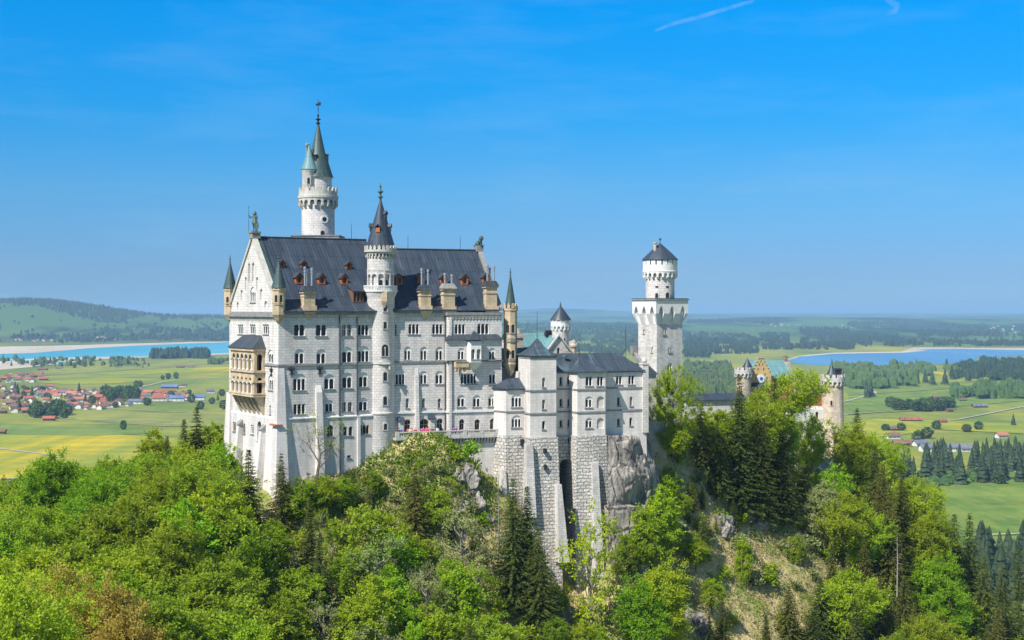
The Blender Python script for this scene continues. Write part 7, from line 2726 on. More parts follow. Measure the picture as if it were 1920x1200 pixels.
def far_tree(kind, px, pyb, h, wid=1.0, mat=None, zone=''):
    x, y = gpt(px, pyb)
    z = float(ground_z(x, y))
    me = rng.choice(LSP if kind == 'spruce' else LRD)
    o = bpy.data.objects.new('far_spruce_tree' if kind == 'spruce' else 'far_broadleaf_tree', me)
    C.objects.link(o)
    o.location = (x, y, z)
    o.rotation_euler = (0, 0, rng.uniform(0, 6.28))
    o.scale = (h * wid, h * wid, h)
    if mat:
        o.material_slots[0].link = 'OBJECT'
        o.material_slots[0].material = MATS[mat]
    p = proj(x, y, z + h)
    FARTREES.append(dict(o=o, kind=kind, px=p[0], py=p[1], zone=zone, h=h))


# spruce grove at the right, beyond the slope
gr = random.Random(3)
for i in range(62):
    px = gr.uniform(1690, 1950)
    pyb = gr.uniform(868, 912) - max(0, (px - 1800)) * .06
    far_tree('spruce', px, pyb, gr.uniform(20, 30), gr.uniform(.85, 1.2), zone='grove')
for px, pyt in ((1900, 768), (1870, 800), (1885, 798), (1850, 795), (1910, 800), (1858, 808), (1895, 815)):
    far_tree('spruce', px, pyt + 70 if px != 1900 else pyt + 30, 24 if px != 1900 else 17, 1.1, zone='grove')
for px, pyb in ((1722, 830), (1738, 822), (1660, 808), (1755, 805), (1690, 808), (1812, 810), (1835, 806), (1750, 900), (1800, 905), (1830, 900), (1850, 895), (1875, 908)):
    far_tree('round', px, pyb, gr.uniform(9, 14), 1.2, zone='right meadow')
for px, pyb, k in ((1625, 746, 'spruce'), (1633, 745, 'spruce'), (1640, 727, 'spruce'), (1660, 728, 'spruce'), (1688, 722, 'spruce'), (1700, 722, 'spruce'), (1735, 718, 'spruce'), (1748, 722, 'spruce'), (1772, 722, 'spruce'), (1775, 694, 'spruce'), (1785, 712, 'spruce'), (1810, 708, 'spruce'), (1815, 715, 'spruce'), (1830, 712, 'spruce'), (1600, 727, 'spruce')):
    far_tree(k, px, pyb, gr.uniform(28, 38), 1.2, zone='right meadow')
for i in range(26):
    px = gr.uniform(1670, 1800)
    far_tree('round', px, gr.uniform(762, 772), gr.uniform(12, 18), 1.3, zone='hedge')
for i in range(40):
    far_tree('spruce', gr.uniform(1815, 1970), gr.uniform(1050, 1150), gr.uniform(20, 31), gr.uniform(.9, 1.25), zone='lower grove')
# left plain
far_tree('round', 231, 806, 13, .7, zone='lone')
for px, pyb in ((255, 724), (262, 727), (305, 712), (315, 711), (330, 710), (150, 685), (160, 688), (170, 686), (140, 690)):
    far_tree('round', px, pyb, gr.uniform(10, 15), .9, zone='left meadow')
for i in range(26):
    far_tree(gr.choice(['round', 'round', 'spruce']), gr.uniform(62, 128), gr.uniform(774, 786), gr.uniform(13, 24), 1.0, zone='copse')
for i in range(26):
    far_tree(gr.choice(['round', 'round', 'spruce']), gr.uniform(198, 258), gr.uniform(744, 756), gr.uniform(14, 26), 1.0, zone='village')
for i in range(26):
    far_tree(gr.choice(['round', 'round', 'spruce']), gr.uniform(0, 430), gr.uniform(735, 768), gr.uniform(8, 15), 1.1, zone='village')
for px, pyb, k in ((36, 770, 'spruce'), (33, 740, 'spruce'), (60, 745, 'spruce'), (160, 762, 'spruce'), (148, 738, 'spruce'), (28, 735, 'spruce')):
    far_tree(k, px, pyb, 22, 1.2, zone='village')


# woods too far away to count: one object each
def forest(name, regions, label, hr=(16, 26), seed=1, broad=.3, mat='far_needle'):
    rs = random.Random(seed)
    m = MB()
    for (p0, p1, ya, yb, n) in regions:
        for i in range(int(n * 1.5)):
            t = rs.random()
            px = p0 + (p1 - p0) * t
            pyb = ya + (yb - ya) * rs.random()
            if noise.noise((px * .035, pyb * .16, seed * 3.7)) < rs.uniform(-.35, .4): continue
            x, y = gpt(px, pyb)
            # step onto the real ground
            for _ in range(6):
                z = float(ground_z(x, y))
                yy = -z * F / max(pyb - HY, .8) if z < -1 else y
                y = .5 * y + .5 * min(max(yy, y * .6), y * 1.5)
                x = (px - CX) / F * y
            z = float(ground_z(x, y))
            h = rs.uniform(*hr) * rs.choice((.7, .85, 1, 1, 1.15))
            if rs.random() < broad:
                r = h * rs.uniform(.32, .5)
                k = 6
                r1 = [(x + math.cos(6.283 * j / k) * r, y + math.sin(6.283 * j / k) * r, z + h * rs.uniform(.2, .4)) for j in range(k)]
                r2 = [(x + math.cos(6.283 * j / k) * r * .75, y + math.sin(6.283 * j / k) * r * .75, z + h * rs.uniform(.65, .8)) for j in range(k)]
                m.hull(r1, r2, False, False)
                for j in range(k): m.poly([r2[j], r2[(j + 1) % k], (x, y, z + h * .9)])
            else:
                r = h * rs.uniform(.22, .34)
                k = 5
                a = rs.uniform(0, 6)
                r1 = [(x + math.cos(a + 6.283 * j / k) * r, y + math.sin(a + 6.283 * j / k) * r, z + h * .05) for j in range(k)]
                for j in range(k): m.poly([r1[j], r1[(j + 1) % k], (x, y, z + h)])
    o = m.build(name, mat)
    return tag(o, label, 'forest', kind='stuff')


forest('forest', [(284, 390, 666, 673, 420)], 'dark lakeside wood in front of the turquoise lake at left', (22, 34), 1, .15)
forest('forest', [(0, 280, 675, 690, 160), (60, 250, 690, 678, 60), (390, 430, 680, 684, 40)], 'thin tree line along the mudflats at left', (12, 22), 2, .7, 'far_leaf')
forest('forest', [(1790, 2050, 690, 712, 900), (1840, 2050, 682, 692, 500), (1860, 2050, 700, 715, 300)], 'dark wood at the right edge below the blue lake', (18, 28), 3, .35)
forest('forest', [(1785, 2050, 738, 749, 460), (1830, 2050, 728, 742, 400)], 'hedge like wood at the right edge behind the meadow', (16, 24), 4, .6, 'far_leaf')
forest('forest', [(1560, 1800, 690, 706, 380), (1570, 1720, 706, 726, 320), (1590, 1700, 722, 730, 140)], 'mixed wood between blue lake and gate tower', (16, 26), 5, .6, 'far_leaf')
forest('forest', [(1283, 1420, 640, 664, 700), (1283, 1480, 628, 646, 900), (1500, 1700, 632, 650, 800), (1430, 1600, 650, 656, 400), (1283, 1330, 664, 672, 120), (1700, 1920, 640, 650, 500)], 'dark spruce forest behind the lake right of the square tower', (15, 28), 6, .4)
forest('forest', [(1283, 1380, 700, 716, 320), (1290, 1380, 726, 748, 260), (1283, 1370, 688, 694, 160)], 'mixed woods between square tower and gatehouse', (16, 26), 7, .5, 'far_leaf')
forest('forest', [(960, 1200, 622, 640, 900), (1080, 1200, 640, 668, 500), (970, 1190, 606, 622, 700)], 'blue green woods behind the roofs between palace and square tower', (15, 27), 8, .5)
forest('forest', [(0, 430, 630, 640, 420), (180, 430, 600, 612, 500), (260, 430, 612, 630, 420), (100, 260, 616, 624, 150), (0, 160, 606, 616, 120)], 'wooded ridge behind the turquoise lake at left', (18, 30), 9, .5)
forest('forest', [(1283, 1460, 603, 607, 350), (1590, 1700, 607, 612, 240), (1500, 1590, 620, 628, 200), (1720, 1920, 624, 634, 300), (1760, 1850, 612, 616, 160)], 'scattered dark woods on the far rolling pastures at right', (22, 34), 10, .3)
forest('forest', [(1700, 1830, 894, 912, 260), (1690, 1760, 905, 925, 80)], 'bright broadleaf scrub along the foot of the spruce grove', (5, 9), 11, 1.0, 'far_leaf')

rs = random.Random(61)
m = MB()
for i in range(5200):
    px, D = rs.uniform(-90, 440), rs.uniform(9050, 11200)
    x = (px - CX) / F * D
    z = float(ground_z(x, D))
    if z < -62 + 75 * noise.noise((px * .02, D * .002, 5)) + max(0, 120 - px) * .35: continue
    h, r, k = rs.uniform(16, 30), rs.uniform(5, 9), 5
    r1 = [(x + math.cos(6.283 * j / k) * r, D + math.sin(6.283 * j / k) * r, z) for j in range(k)]
    for j in range(k): m.poly([r1[j], r1[(j + 1) % k], (x, D, z + h)])
tag(m.build('forest', 'far_needle'), 'dark forest along the crest of the far hill at left', 'forest', kind='stuff')

# ---------------------------------------------------------------- houses
HOUSES = []
HM = {}


def house(px, pyb, L, Wd, H, rz, roof, wall, zone, note=None, name='farmhouse'):
    x, y = gpt(px, pyb)
    z = float(ground_z(x, y))
    if y > 7600:
        for _ in range(8):
            z = float(ground_z(x, y))
            y = .5 * y + .5 * (-z * F / max(pyb - HY, 1.5))
            x = (px - CX) / F * y
        z = float(ground_z(x, y))
    key = (L, Wd, H)
    if key not in HM:
        m = MB()
        a, b = L / 2, Wd / 2
        m.box(-a, a, -b, b, -1, H, True, False)
        for sx in (-a, a):
            m.poly([(sx, -b, H), (sx, b, H), (sx, 0, H + Wd * .30)])
        o1 = m.build('house_body', 'house_white')
        m = MB()
        e = 1.2
        s = .30 * 2
        for sg in (1, -1):
            m.hull([(-a - e, sg * (b + e), H - e * s), (a + e, sg * (b + e), H - e * s), (a + e, 0, H + b * s), (-a - e, 0, H + b * s)],
                   [(-a - e, sg * (b + e), H - e * s + .4), (a + e, sg * (b + e), H - e * s + .4), (a + e, 0, H + b * s + .4), (-a - e, 0, H + b * s + .4)])
        m.box(a * .2, a * .2 + 1.0, .4, 1.4, H, H + b * s + 1.3)
        o2 = m.build('roof', 'roof_red')
        m = MB()
        for k in range(3):
            for fl in (1.0, 3.4):
                xx = -a + L * (k + .5) / 3
                m.box(xx - .6, xx + .6, -b - .06, b + .06, fl, fl + 1.2)
        o3 = m.build('windows', 'glass')
        HM[key] = (o1.data, o2.data, o3.data)
        for o in (o1, o2, o3): bpy.data.objects.remove(o)
    o = bpy.data.objects.new(name, HM[key][0])
    C.objects.link(o)
    o.location = (x, y, z)
    o.rotation_euler = (0, 0, rz)
    o.material_slots[0].link = 'OBJECT'
    o.material_slots[0].material = MATS[wall]
    c = bpy.data.objects.new('roof', HM[key][1])
    C.objects.link(c)
    c.parent = o
    c.material_slots[0].link = 'OBJECT'
    c.material_slots[0].material = MATS[roof]
    if y < 3400 and name == 'farmhouse':
        g = bpy.data.objects.new('window_row', HM[key][2])
        C.objects.link(g)
        g.parent = o
    p = proj(x, y, z + H)
    HOUSES.append(dict(o=o, px=p[0], py=p[1], roof=roof, wall=wall, zone=zone, note=note, name=name))


hr_ = random.Random(21)
SIZES = [(10, 8, 4.5), (13, 9, 5), (16, 10, 5), (19, 11, 5)]


def cluster(n, poly, roofs, zone, dmin=20):
    pts = []
    for _ in range(4000):
        if len(pts) >= n: break
        px, py = hr_.uniform(poly[0], poly[1]), hr_.uniform(poly[2], poly[3])
        x, y = gpt(px, py)
        if any((x - a) ** 2 + ((y - b) * .7) ** 2 < dmin ** 2 for a, b in pts): continue
        pts.append((x, y))
        L, Wd, H = hr_.choice(SIZES)
        roof = hr_.choices([q[0] for q in roofs], [q[1] for q in roofs])[0]
        house(px, py, L, Wd, H, hr_.choice([0, math.pi / 2]) + hr_.gauss(.1, .25), roof, hr_.choices(['house_white', 'house_wood'], [3, 1])[0], zone)


RFS = [('roof_red', 4), ('roof_orange', 2), ('roof_brown', 4), ('roof_grey', 2)]
cluster(30, (-40, 84, 703, 717), RFS, 'upper left hamlet', 22)
cluster(86, (-40, 135, 727, 776), RFS, 'left village', 17)
cluster(44, (130, 205, 734, 768), RFS, 'left village centre')
cluster(14, (205, 265, 730, 766), RFS, 'left village tree row')
cluster(18, (260, 345, 738, 752), RFS, 'right end of the left village')
for a in ((311, 742, 26, 12, 6, .1, 'roof_red', 'house_white', 'long red roofed barn amid the right end of the left village'), (300, 752, 24, 12, 6, .15, 'roof_red', 'house_white', 'red roofed barn in front of the other long red barn'), (318, 729, 32, 11, 5, 0, 'roof_blue', 'house_wood', 'long blue grey roofed barn at the back of the left village'),
          (332, 752, 25, 13, 6, .1, 'roof_blue', 'house_white', 'blue roofed hall, left one beside the grey road'), (352, 750, 17, 11, 6, .1, 'roof_orange', 'house_white', 'orange roofed hall between two blue roofed halls'), (370, 750, 25, 12, 6, .1, 'roof_blue', 'house_white', 'blue roofed hall, right one beside the grey road'), (395, 737, 15, 9, 5, .2, 'roof_grey', 'house_white', 'grey roofed house right of the blue halls'),
          (257, 734, 15, 10, 5, .4, 'roof_grey', 'house_white', 'white gabled house with grey roof at the road bend'), (266, 757, 20, 10, 5, .1, 'roof_grey', 'house_white', 'grey roofed shed by the road below the tree row'), (343, 725, 13, 8, 4, 0, 'roof_brown', 'house_white', 'small brown roofed house at the back of the left village'),
          (80, 694, 24, 9, 4, 0, 'roof_brown', 'house_wood', 'brown hay barn alone near the mudflat, left one'), (110, 693, 16, 9, 4, .3, 'roof_brown', 'house_white', 'brown roofed hut alone near the mudflat, right one'), (338, 690, 22, 9, 4, 0, 'roof_brown', 'house_wood', 'dark hay barn near the lakeside wood, left one'), (357, 690, 22, 9, 4, .3, 'roof_brown', 'house_white', 'dark hay barn near the lakeside wood, right one'),
          (92, 789, 16, 9, 4, .1, 'roof_red', 'house_wood', 'red roofed barn standing below the copse'), (1, 814, 12, 8, 4, 0, 'roof_brown', 'house_wood', 'brown hut at the left edge in the green meadow')):
    house(*a[:8], 'named', a[8])
for a in ((1708, 790, 30, 9, 3, .05, 'roof_red', 'house_wood', 'long red roofed barn in the dandelion meadow'), (1768, 793, 10, 7, 3, .3, 'roof_red', 'house_wood', 'small red hut right of the long barn'), (1676, 808, 12, 8, 3.5, .2, 'roof_brown', 'house_wood', 'small brown hut below the long barn'), (1757, 748, 16, 9, 3.5, .2, 'roof_brown', 'house_wood', 'brown hut in the green meadow behind the gate tower'),
          (1805, 752, 12, 7, 3, 0, 'roof_brown', 'house_wood', 'little brown hut below the hedge like wood'), (1837, 764, 24, 10, 3, .2, 'roof_grey', 'house_wood', 'grey weathered barn in the right meadow'), (1835, 723, 14, 8, 3, .2, 'roof_red', 'house_wood', 'tiny red hut at the edge of the dark right wood'), (1668, 703, 16, 10, 4, .3, 'roof_grey', 'house_white', 'pale hut beside the road below the blue lake'),
          (1780, 772, 10, 7, 3, .4, 'roof_brown', 'house_wood', 'dark little hut in the middle of the right meadow'), (1878, 821, 14, 9, 4, .3, 'roof_orange', 'house_white', 'orange roofed house behind the spruce grove'), (1674, 822, 16, 10, 4, .2, 'roof_brown', 'house_white', 'brown roofed house left behind the spruce grove'), (1690, 838, 19, 9, 5, .1, 'roof_brown', 'house_wood', 'long brown roofed house at the left of the spruce grove'),
          (1740, 846, 18, 10, 5, .2, 'roof_grey', 'house_white', 'white grey roofed house left in the spruce grove'), (1790, 846, 20, 11, 5, .1, 'roof_grey', 'house_white', 'large grey roofed white house in the middle of the spruce grove'), (1726, 836, 16, 10, 4, .3, 'roof_grey', 'house_white', 'small white house at the rear left of the grove'), (1812, 846, 16, 10, 4, .2, 'roof_grey', 'house_white', 'small white house right of the large one in the grove'),
          (1327, 707, 24, 14, 6, .1, 'roof_red', 'house_white', 'white farm with red roof between square tower and gatehouse'), (1320, 707, 12, 9, 5, 1.2, 'roof_red', 'house_white', 'small annex left of the white farm by the square tower'), (1296, 703, 18, 10, 5, .2, 'roof_red', 'house_wood', 'red roofed house just right of the square tower, right one'), (1286, 702, 14, 10, 5, .2, 'roof_red', 'house_wood', 'red roofed house just right of the square tower, left one')):
    house(*a[:8], 'named', a[8])


def far_cluster(n, px0, px1, y0, y1, zone):
    for _ in range(n):
        L, Wd, H = hr_.choice(SIZES[1:])
        house(hr_.uniform(px0, px1), hr_.uniform(y0, y1), L, Wd, H + 1, hr_.uniform(0, 3), hr_.choice(['roof_red', 'roof_orange', 'roof_red', 'roof_grey']), 'house_white', zone, None, 'distant_house')


far_cluster(16, 20, 100, 636, 641, 'far hamlet across the turquoise lake')
far_cluster(14, 145, 220, 633, 640, 'lakeside hamlet beside the castle')
far_cluster(12, 1440, 1500, 606, 612, 'far village right of the square tower')
far_cluster(16, 1800, 1918, 612, 626, 'far village at the right edge')
far_cluster(6, 1560, 1640, 606, 612, 'far village above the blue lake')

# ================================================================ STATUES
def skin(name, verts, edges, radii, mat, parent=None, sub=1, root=0):
    me = bpy.data.meshes.new(name)
    me.from_pydata(verts, edges, [])
    o = bpy.data.objects.new(name, me)
    C.objects.link(o)
    if parent is not None: o.parent = parent
    o.modifiers.new('Skin', 'SKIN')
    bm = bmesh.new()
    bm.from_mesh(me)
    ly = bm.verts.layers.skin.verify()
    bm.verts.ensure_lookup_table()
    for i, v in enumerate(bm.verts):
        r = radii[i]
        v[ly].radius = r if isinstance(r, tuple) else (r, r)
        v[ly].use_root = (i == root)
    bm.to_mesh(me)
    bm.free()
    o.modifiers['Skin'].use_smooth_shade = True
    if sub:
        s = o.modifiers.new('Subdivision', 'SUBSURF')
        s.levels = s.render_levels = sub
    me.materials.append(MATS[mat])
    return o


def figure_body(sc=1.0, pose='stand', hands=True):
    """joints of a standing figure, metres; returns verts, edges, radii"""
    V, E, Rr = [], [], []

    def a(p, r, par=None):
        V.append(Vector(p) * sc)
        Rr.append(tuple(q * sc for q in r) if isinstance(r, tuple) else r * sc)
        if par is not None: E.append((par, len(V) - 1))
        return len(V) - 1
    pel = a((0, 0, .95), (.16, .12))
    wa = a((0, 0, 1.12), (.14, .11), pel)
    ch = a((0, 0, 1.35), (.18, .13), wa)
    nk = a((0, 0, 1.5), .06, ch)
    hd = a((0, -.01, 1.6), (.085, .095), nk)
    a((0, -.01, 1.72), (.08, .09), hd)
    for s in (-1, 1):
        hp = a((s * .1, 0, .9), .1, pel)
        kn = a((s * .11, -.02, .5), .065, hp)
        an = a((s * .11, .02, .1), .045, kn)
        a((s * .12, -.13, .04), .04, an)
        sh = a((s * .19, 0, 1.42), .075, ch)
        if pose == 'spear' and s == -1: el, wr = (-.36, -.12, 1.2), (-.42, -.3, 1.42)
        elif pose == 'spear': el, wr = (.3, -.05, 1.15), (.3, -.22, .98)
        elif pose == 'rail': el, wr = (s * .27, -.1, 1.15), (s * .18, -.3, 1.08)
        else: el, wr = (s * .26, .02, 1.15), (s * .27, -.06, .9)
        e = a(el, .05, sh)
        w_ = a(wr, .035, e)
        d = (Vector(wr) - Vector(el)).normalized()
        pm = a(Vector(wr) + d * .07, (.04, .02), w_)
        if hands:
            for k in range(4):
                off = Vector((.0, .0, 0)) + Vector((s * .018 * (k - 1.5), .012 * (k - 1.5), 0))
                a(Vector(wr) + d * (.15 + .01 * (1 if k in (1, 2) else 0)) + off, .010, pm)
            a(Vector(wr) + d * .08 + Vector((-s * .05, -.03, 0)), .011, w_)
    return V, E, Rr


kp = (A.x(.35, VM), A.y(.35, VM), RZ + 1.0)
kn_ = tag(empty('knight_statue', kp, R(-20)), 'green bronze standard bearer statue with lance and shield on the gable tip', 'statue')
V, E, Rr = figure_body(1.95, 'spear')
skin('figure', V, E, Rr, 'bronze', kn_)
m = MB()
m.tube([(-.82, -.72, .0), (-.82, -.66, 2.6), (-.82, -.62, 4.1)], [.04, .04, .03], 6)
m.hull([(-.9, -.66, 4.05), (-.74, -.66, 4.05), (-.74, -.6, 4.05), (-.9, -.6, 4.05)], [(-.83, -.64, 4.55), (-.81, -.64, 4.55), (-.81, -.62, 4.55), (-.83, -.62, 4.55)])
m.build('lance', 'bronze', kn_)
m = MB()
sh_ = [(0, .05), (.42, .5), (.5, 1.2), (.3, 1.55), (0, 1.65), (-.3, 1.55), (-.5, 1.2), (-.42, .5)]
m.hull([(.55 + x * .8, -.55 - abs(x) * -.2, z) for x, z in sh_], [(.57 + x * .8, -.45 - abs(x) * -.2, z) for x, z in sh_])
m.build('shield', 'bronze', kn_)
m = MB()
m.lathe([(.34, 3.0), (.36, 3.1), (.26, 3.4), (.1, 3.52), (0, 3.6)], 10, (0, -.02))
m.build('helmet', 'bronze', kn_)
m = MB()
m.lathe([(.34, .95), (.52, 1.5), (.36, 2.1), (.3, 2.3)], 12)
m.build('tunic', 'bronze', kn_)
m = MB()
m.lathe([(.6, 0), (.6, .12), (.0, .12)], 12)
m.build('plinth', 'bronze', kn_)

lp = (B.x(PB + .05, VB), B.y(PB + .05, VB), RB + .9)
ln_ = tag(empty('lion_statue', lp, R(-30)), 'green bronze seated lion statue on the right gable end of the slate roof', 'statue')
V = [(0, 0, .45), (-.35, 0, .38), (.25, 0, .85), (.42, 0, 1.2), (.62, 0, 1.42), (.95, 0, 1.36), (.5, 0, 1.6)]
E = [(0, 1), (0, 2), (2, 3), (3, 4), (4, 5), (4, 6)]
Rr = [(.34, .3), .3, .32, .3, .3, .13, .2]
for s in (-1, 1):
    i = len(V)
    V += [(.42, s * .2, .7), (.5, s * .2, .3), (.55, s * .2, .06), (.72, s * .2, .05)]
    E += [(2, i), (i, i + 1), (i + 1, i + 2), (i + 2, i + 3)]
    Rr += [.14, .1, .09, .09]
    i = len(V)
    V += [(-.15, s * .3, .35), (.2, s * .34, .3), (-.05, s * .34, .08), (.2, s * .34, .05)]
    E += [(1, i), (i, i + 1), (i + 1, i + 2), (i + 2, i + 3)]
    Rr += [.2, .16, .1, .09]
i = len(V)
V += [(-.7, 0, .15), (-.95, .2, .3), (-.9, .3, .6)]
E += [(1, i), (i, i + 1), (i + 1, i + 2)]
Rr += [.07, .06, .1]
skin('lion_body', V, E, Rr, 'bronze', ln_)
m = MB()
m.box(-.9, .9, -.5, .5, -.02, .1)
m.build('plinth', 'bronze', ln_)
m = MB()
m.ball((.52, 0, 1.38), .42, 10, 1.15)
m.build('mane', 'bronze', ln_)

# ================================================================ PEOPLE
PB_ = {}


def person_meshes(pose):
    if pose in PB_: return PB_[pose]
    V, E, Rr = figure_body(1.0, pose)
    b = skin('body', V, E, Rr, 'skin_tone')
    # jacket: torso and sleeves, trousers: hips and legs; both follow the same joints a little wider
    def sub(keep, grow):
        idx = {k: i for i, k in enumerate(keep)}
        return [V[k] for k in keep], [(idx[x], idx[y]) for x, y in E if x in idx and y in idx], [tuple(q * grow for q in Rr[k]) if isinstance(Rr[k], tuple) else Rr[k] * grow for k in keep]
    # indices: 0 pelvis 1 waist 2 chest 3 neck 4 head 5 top; per side 13 entries from 6
    st = [6, 6 + 13]
    arms = [k for s in st for k in (s + 4, s + 5, s + 6)]
    legs = [k for s in st for k in (s, s + 1, s + 2)]
    jk = skin('jacket', *sub([1, 0, 2] + arms, 1.22), 'cloth_red')
    tr = skin('trousers', *sub([0] + legs, 1.22), 'cloth_denim')
    m = MB()
    m.ball((0, .02, 1.72), .115, 8)
    h = m.build('hair', 'hair_brown')
    PB_[pose] = [b, jk, tr, h]
    for o in PB_[pose]: o.hide_render = False
    return PB_[pose]


def person(x, y, z, rz, jacket, trousers, hair, label, pose='stand', h=1.72, group=None):
    src = person_meshes(pose)
    r = empty('person', (x, y, z), rz)
    r.scale = (h / 1.8,) * 3
    for o, mt in zip(src, ('skin_tone', jacket, trousers, hair)):
        c = o.copy()
        C.objects.link(c)
        c.name = o.name.split('.')[0]
        c.parent = r
        c.material_slots[0].link = 'OBJECT'
        c.material_slots[0].material = MATS[mt]
    tag(r, label, 'person', group)


tzf = tz
for px, jk, trs, hr2, lb in ((748, 'cloth_black', 'cloth_denim', 'hair_brown', 'person in black at the left end of the terrace parapet'), (752.5, 'cloth_blue', 'cloth_black', 'hair_fair', 'fair haired person in blue at the left end of the terrace'), (764, 'cloth_red', 'cloth_black', 'hair_brown', 'dark haired person in red left of the terrace door'),
                             (768, 'cloth_white', 'cloth_denim', 'hair_fair', 'fair haired person in white left of the terrace door'), (773, 'cloth_beige', 'cloth_denim', 'hair_brown', 'person in beige left of the terrace door'), (779, 'cloth_red', 'cloth_denim', 'hair_fair', 'fair haired person in red close to the terrace door'), (790, 'cloth_purple', 'cloth_black', 'hair_brown', 'person in purple at the left side of the terrace door'),
                             (794, 'cloth_pink', 'cloth_denim', 'hair_brown', 'dark haired person in pink before the terrace door'), (799, 'cloth_pink', 'cloth_black', 'hair_fair', 'fair haired person in pink before the terrace door'), (803.5, 'cloth_pink', 'cloth_beige', 'hair_brown', 'person in pink and beige right of the terrace door'), (811, 'cloth_black', 'cloth_black', 'hair_brown', 'person all in black right of the terrace door'),
                             (820, 'cloth_white', 'cloth_black', 'hair_brown', 'person in white by the right terrace window'), (851, 'cloth_purple', 'cloth_denim', 'hair_brown', 'dark haired person in purple on the right half of the terrace'), (855, 'cloth_purple', 'cloth_black', 'hair_fair', 'fair haired person in purple on the right half of the terrace')):
    u = T.u(px, .45)
    person(T.x(u, .45), T.y(u, .45), tzf, T.a + rng.uniform(-.3, .3), jk, trs, hr2, lb, 'rail', rng.uniform(1.6, 1.8), 'visitors on the terrace')
fz = FT.z(862, 2)
for px, jk, lb in ((1490, 'cloth_black', 'person in black at the left of the forecourt group'), (1496, 'cloth_blue', 'person in dark blue in the middle of the forecourt group'), (1500, 'cloth_black', 'person in black beside the blue one in the forecourt'), (1505, 'cloth_green', 'person in green at the right of the forecourt group')):
    u = FT.u(px, 2)
    person(FT.x(u, .8), FT.y(u, .8), fz, 0, jk, 'cloth_black', 'hair_brown', lb, 'stand', 1.75, 'visitors in the forecourt')
for lst in PB_.values():
    for o in lst: bpy.data.objects.remove(o)

# ================================================================ SKY STREAKS
def streak(name, pts, D, r, label, cat):
    m = MB()
    P = []
    for k, (px, py) in enumerate(pts):
        P.append(at(px, py, D + k * 120))
    rr = [r * (.25 + .75 * math.sin(math.pi * (.12 + .76 * i / (len(P) - 1)))) for i in range(len(P))]
    m.tube(P, rr, 14)
    o = m.build(name, 'contrail_ice', smooth=True)
    weld_smooth(o, 180)
    tag(o, label, cat)


streak('contrail', [(1228, 58), (1250, 49), (1270, 42), (1310, 32), (1350, 20), (1390, 8), (1440, -8), (1480, -20)], 26000, 42, 'thin white aircraft trail crossing the top of the sky', 'contrail')
streak('cloud_wisp', [(1655, -10), (1668, 2), (1682, 10), (1678, 20), (1662, 27)], 24000, 60, 'small curled white cloud wisp at the top right', 'cloud')

# ================================================================ LABELS FOR THE REPEATS
ORD = ['first', 'second', 'third', 'fourth', 'fifth', 'sixth', 'seventh', 'eighth', 'ninth', 'tenth', 'eleventh', 'twelfth', 'thirteenth', 'fourteenth', 'fifteenth', 'sixteenth', 'seventeenth', 'eighteenth', 'nineteenth', 'twentieth']
COL = {'leaf_fresh': 'fresh green', 'leaf_mid': 'mid green', 'leaf_yellow': 'yellow green', 'leaf_bronze': 'bronze', 'leaf_grey': 'pale grey green', 'leaf_bright': 'bright green', 'needle_dark': 'dark green', 'needle_olive': 'olive'}
LANDM = [((-999, 130), 'at the far left'), ((130, 290), 'left of the spruce pair'), ((290, 420), 'left of the white gable'), ((420, 530), 'below the white gable'), ((530, 690), 'below the palace south wall'), ((690, 880), 'below the round stair tower'),
         ((880, 1050), 'below the twin spruces'), ((1050, 1210), 'below the rusticated footings'), ((1210, 1330), 'below the square tower'), ((1330, 1480), 'below the tallest spruce'), ((1480, 1600), 'below the gate tower'), ((1600, 1760), 'on the right crest'), ((1760, 9999), 'at the far right')]


def where(px):
    for (a, b), s in LANDM:
        if a <= px < b: return s
    return ''


def distinct(items):
    """items: (object, stem, group, cat, px); repeated stems are told apart by their order from the left"""
    by = {}
    for it in items: by.setdefault(it[1], []).append(it)
    for stem, lst in by.items():
        lst.sort(key=lambda q: q[4])
        for k, (o, s, g, c, px) in enumerate(lst):
            if len(lst) == 1: lb = s
            elif k < 20: lb = '%s, %s from left' % (s, ORD[k])
            else: lb = '%s, %s from right' % (s, ORD[min(19, len(lst) - 1 - k)])
            tag(o, lb, c, g)


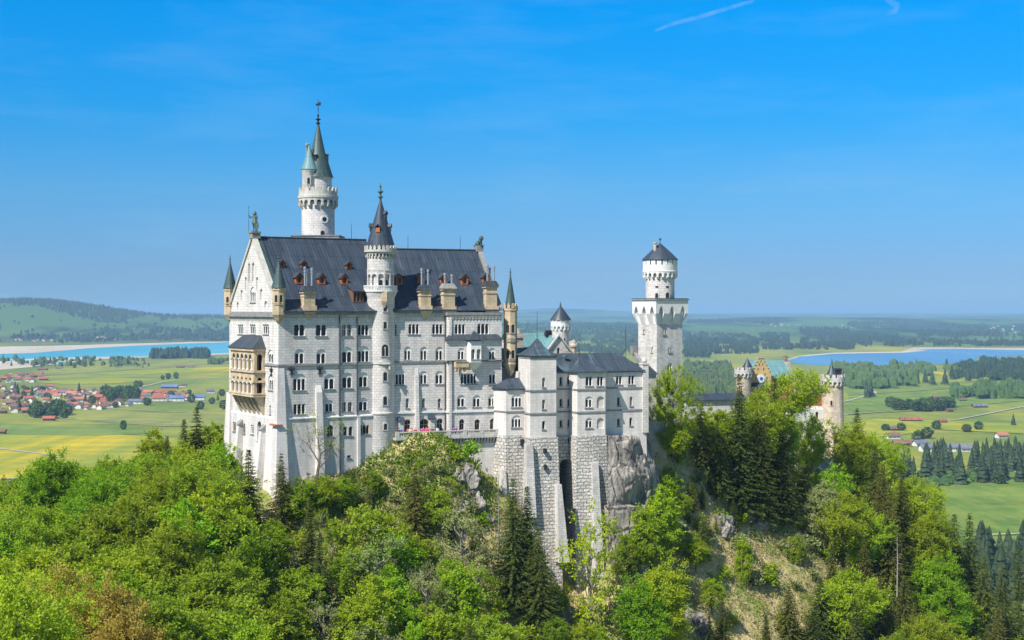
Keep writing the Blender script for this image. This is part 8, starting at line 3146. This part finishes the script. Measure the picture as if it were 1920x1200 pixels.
its = []
for t_ in TREES:
    g = {'high': 'broadleaf trees on the castle hill', 'broad': 'broadleaf trees on the castle hill', 'sparse': 'broadleaf trees on the castle hill', 'spruce': 'spruces on the castle hill', 'shrub': 'shrubs on the castle hill'}[t_['kind']]
    kind = {'high': 'leafy tree', 'broad': 'leafy tree', 'sparse': 'thin open tree', 'spruce': 'spruce', 'shrub': 'shrub'}[t_['kind']]
    row = 'upper' if t_['py'] < 960 else 'middle' if t_['py'] < 1080 else 'lowest'
    stem = t_['note'] or '%s %s %s, %s row' % (COL[t_['mat']], kind, where(t_['px']), row)
    its.append((t_['o'], stem, g, 'shrub' if t_['kind'] == 'shrub' else 'tree', t_['px']))
distinct(its)
its = []
ZN = {'grove': 'in the grove beyond the right slope', 'right meadow': 'in the meadows right of the gate tower', 'hedge': 'in the hedge across the right meadow', 'lower grove': 'in the dark wood at the lower right edge', 'lone': 'alone in the meadow left of the castle', 'left meadow': 'in the meadows by the turquoise lake', 'copse': 'in the copse below the left village', 'village': 'among the houses of the left village'}
for t_ in FARTREES:
    stem = ('dark pointed spruce ' if t_['kind'] == 'spruce' else 'round leafy tree ') + ZN[t_['zone']]
    if t_['zone'] in ('grove', 'lower grove', 'village', 'copse', 'right meadow', 'hedge'):
        big = 'tall ' if t_['h'] > (25 if t_['zone'] in ('grove', 'copse', 'lower grove') else 20) else 'smaller '
        stem = big + stem
    its.append((t_['o'], stem, 'trees of the plain', 'tree', t_['px']))
distinct(its)
its = []
RC = {'roof_red': 'red', 'roof_orange': 'orange', 'roof_brown': 'brown', 'roof_grey': 'grey', 'roof_blue': 'blue'}
for h_ in HOUSES:
    stem = h_['note'] or '%s roofed %s house, %s' % (RC[h_['roof']], 'white' if h_['wall'] == 'house_white' else 'wooden', h_['zone'] if h_['zone'].startswith(('village', 'distant')) else h_['zone'])
    its.append((h_['o'], stem, 'houses of the plain', 'house', h_['px']))
distinct(its)

# ================================================================ HAZE
t = NT('haze_air')
t.n.remove(t.b)
pv = t.node('VolumePrincipled')
pv.inputs['Color'].default_value = (0.42, 0.72, 1.0, 1)
pv.inputs['Density'].default_value = 5.6e-5
pv.inputs['Anisotropy'].default_value = 0.0
t.l.new(pv.outputs[0], t.n['Material Output'].inputs['Volume'])
m = MB()
m.box(-62000, 62000, -2500, 95000, -420, 95)
o = m.build('haze', 'haze_air')
tag(o, 'thin blue haze filling the air over the valley', 'haze', kind='stuff')
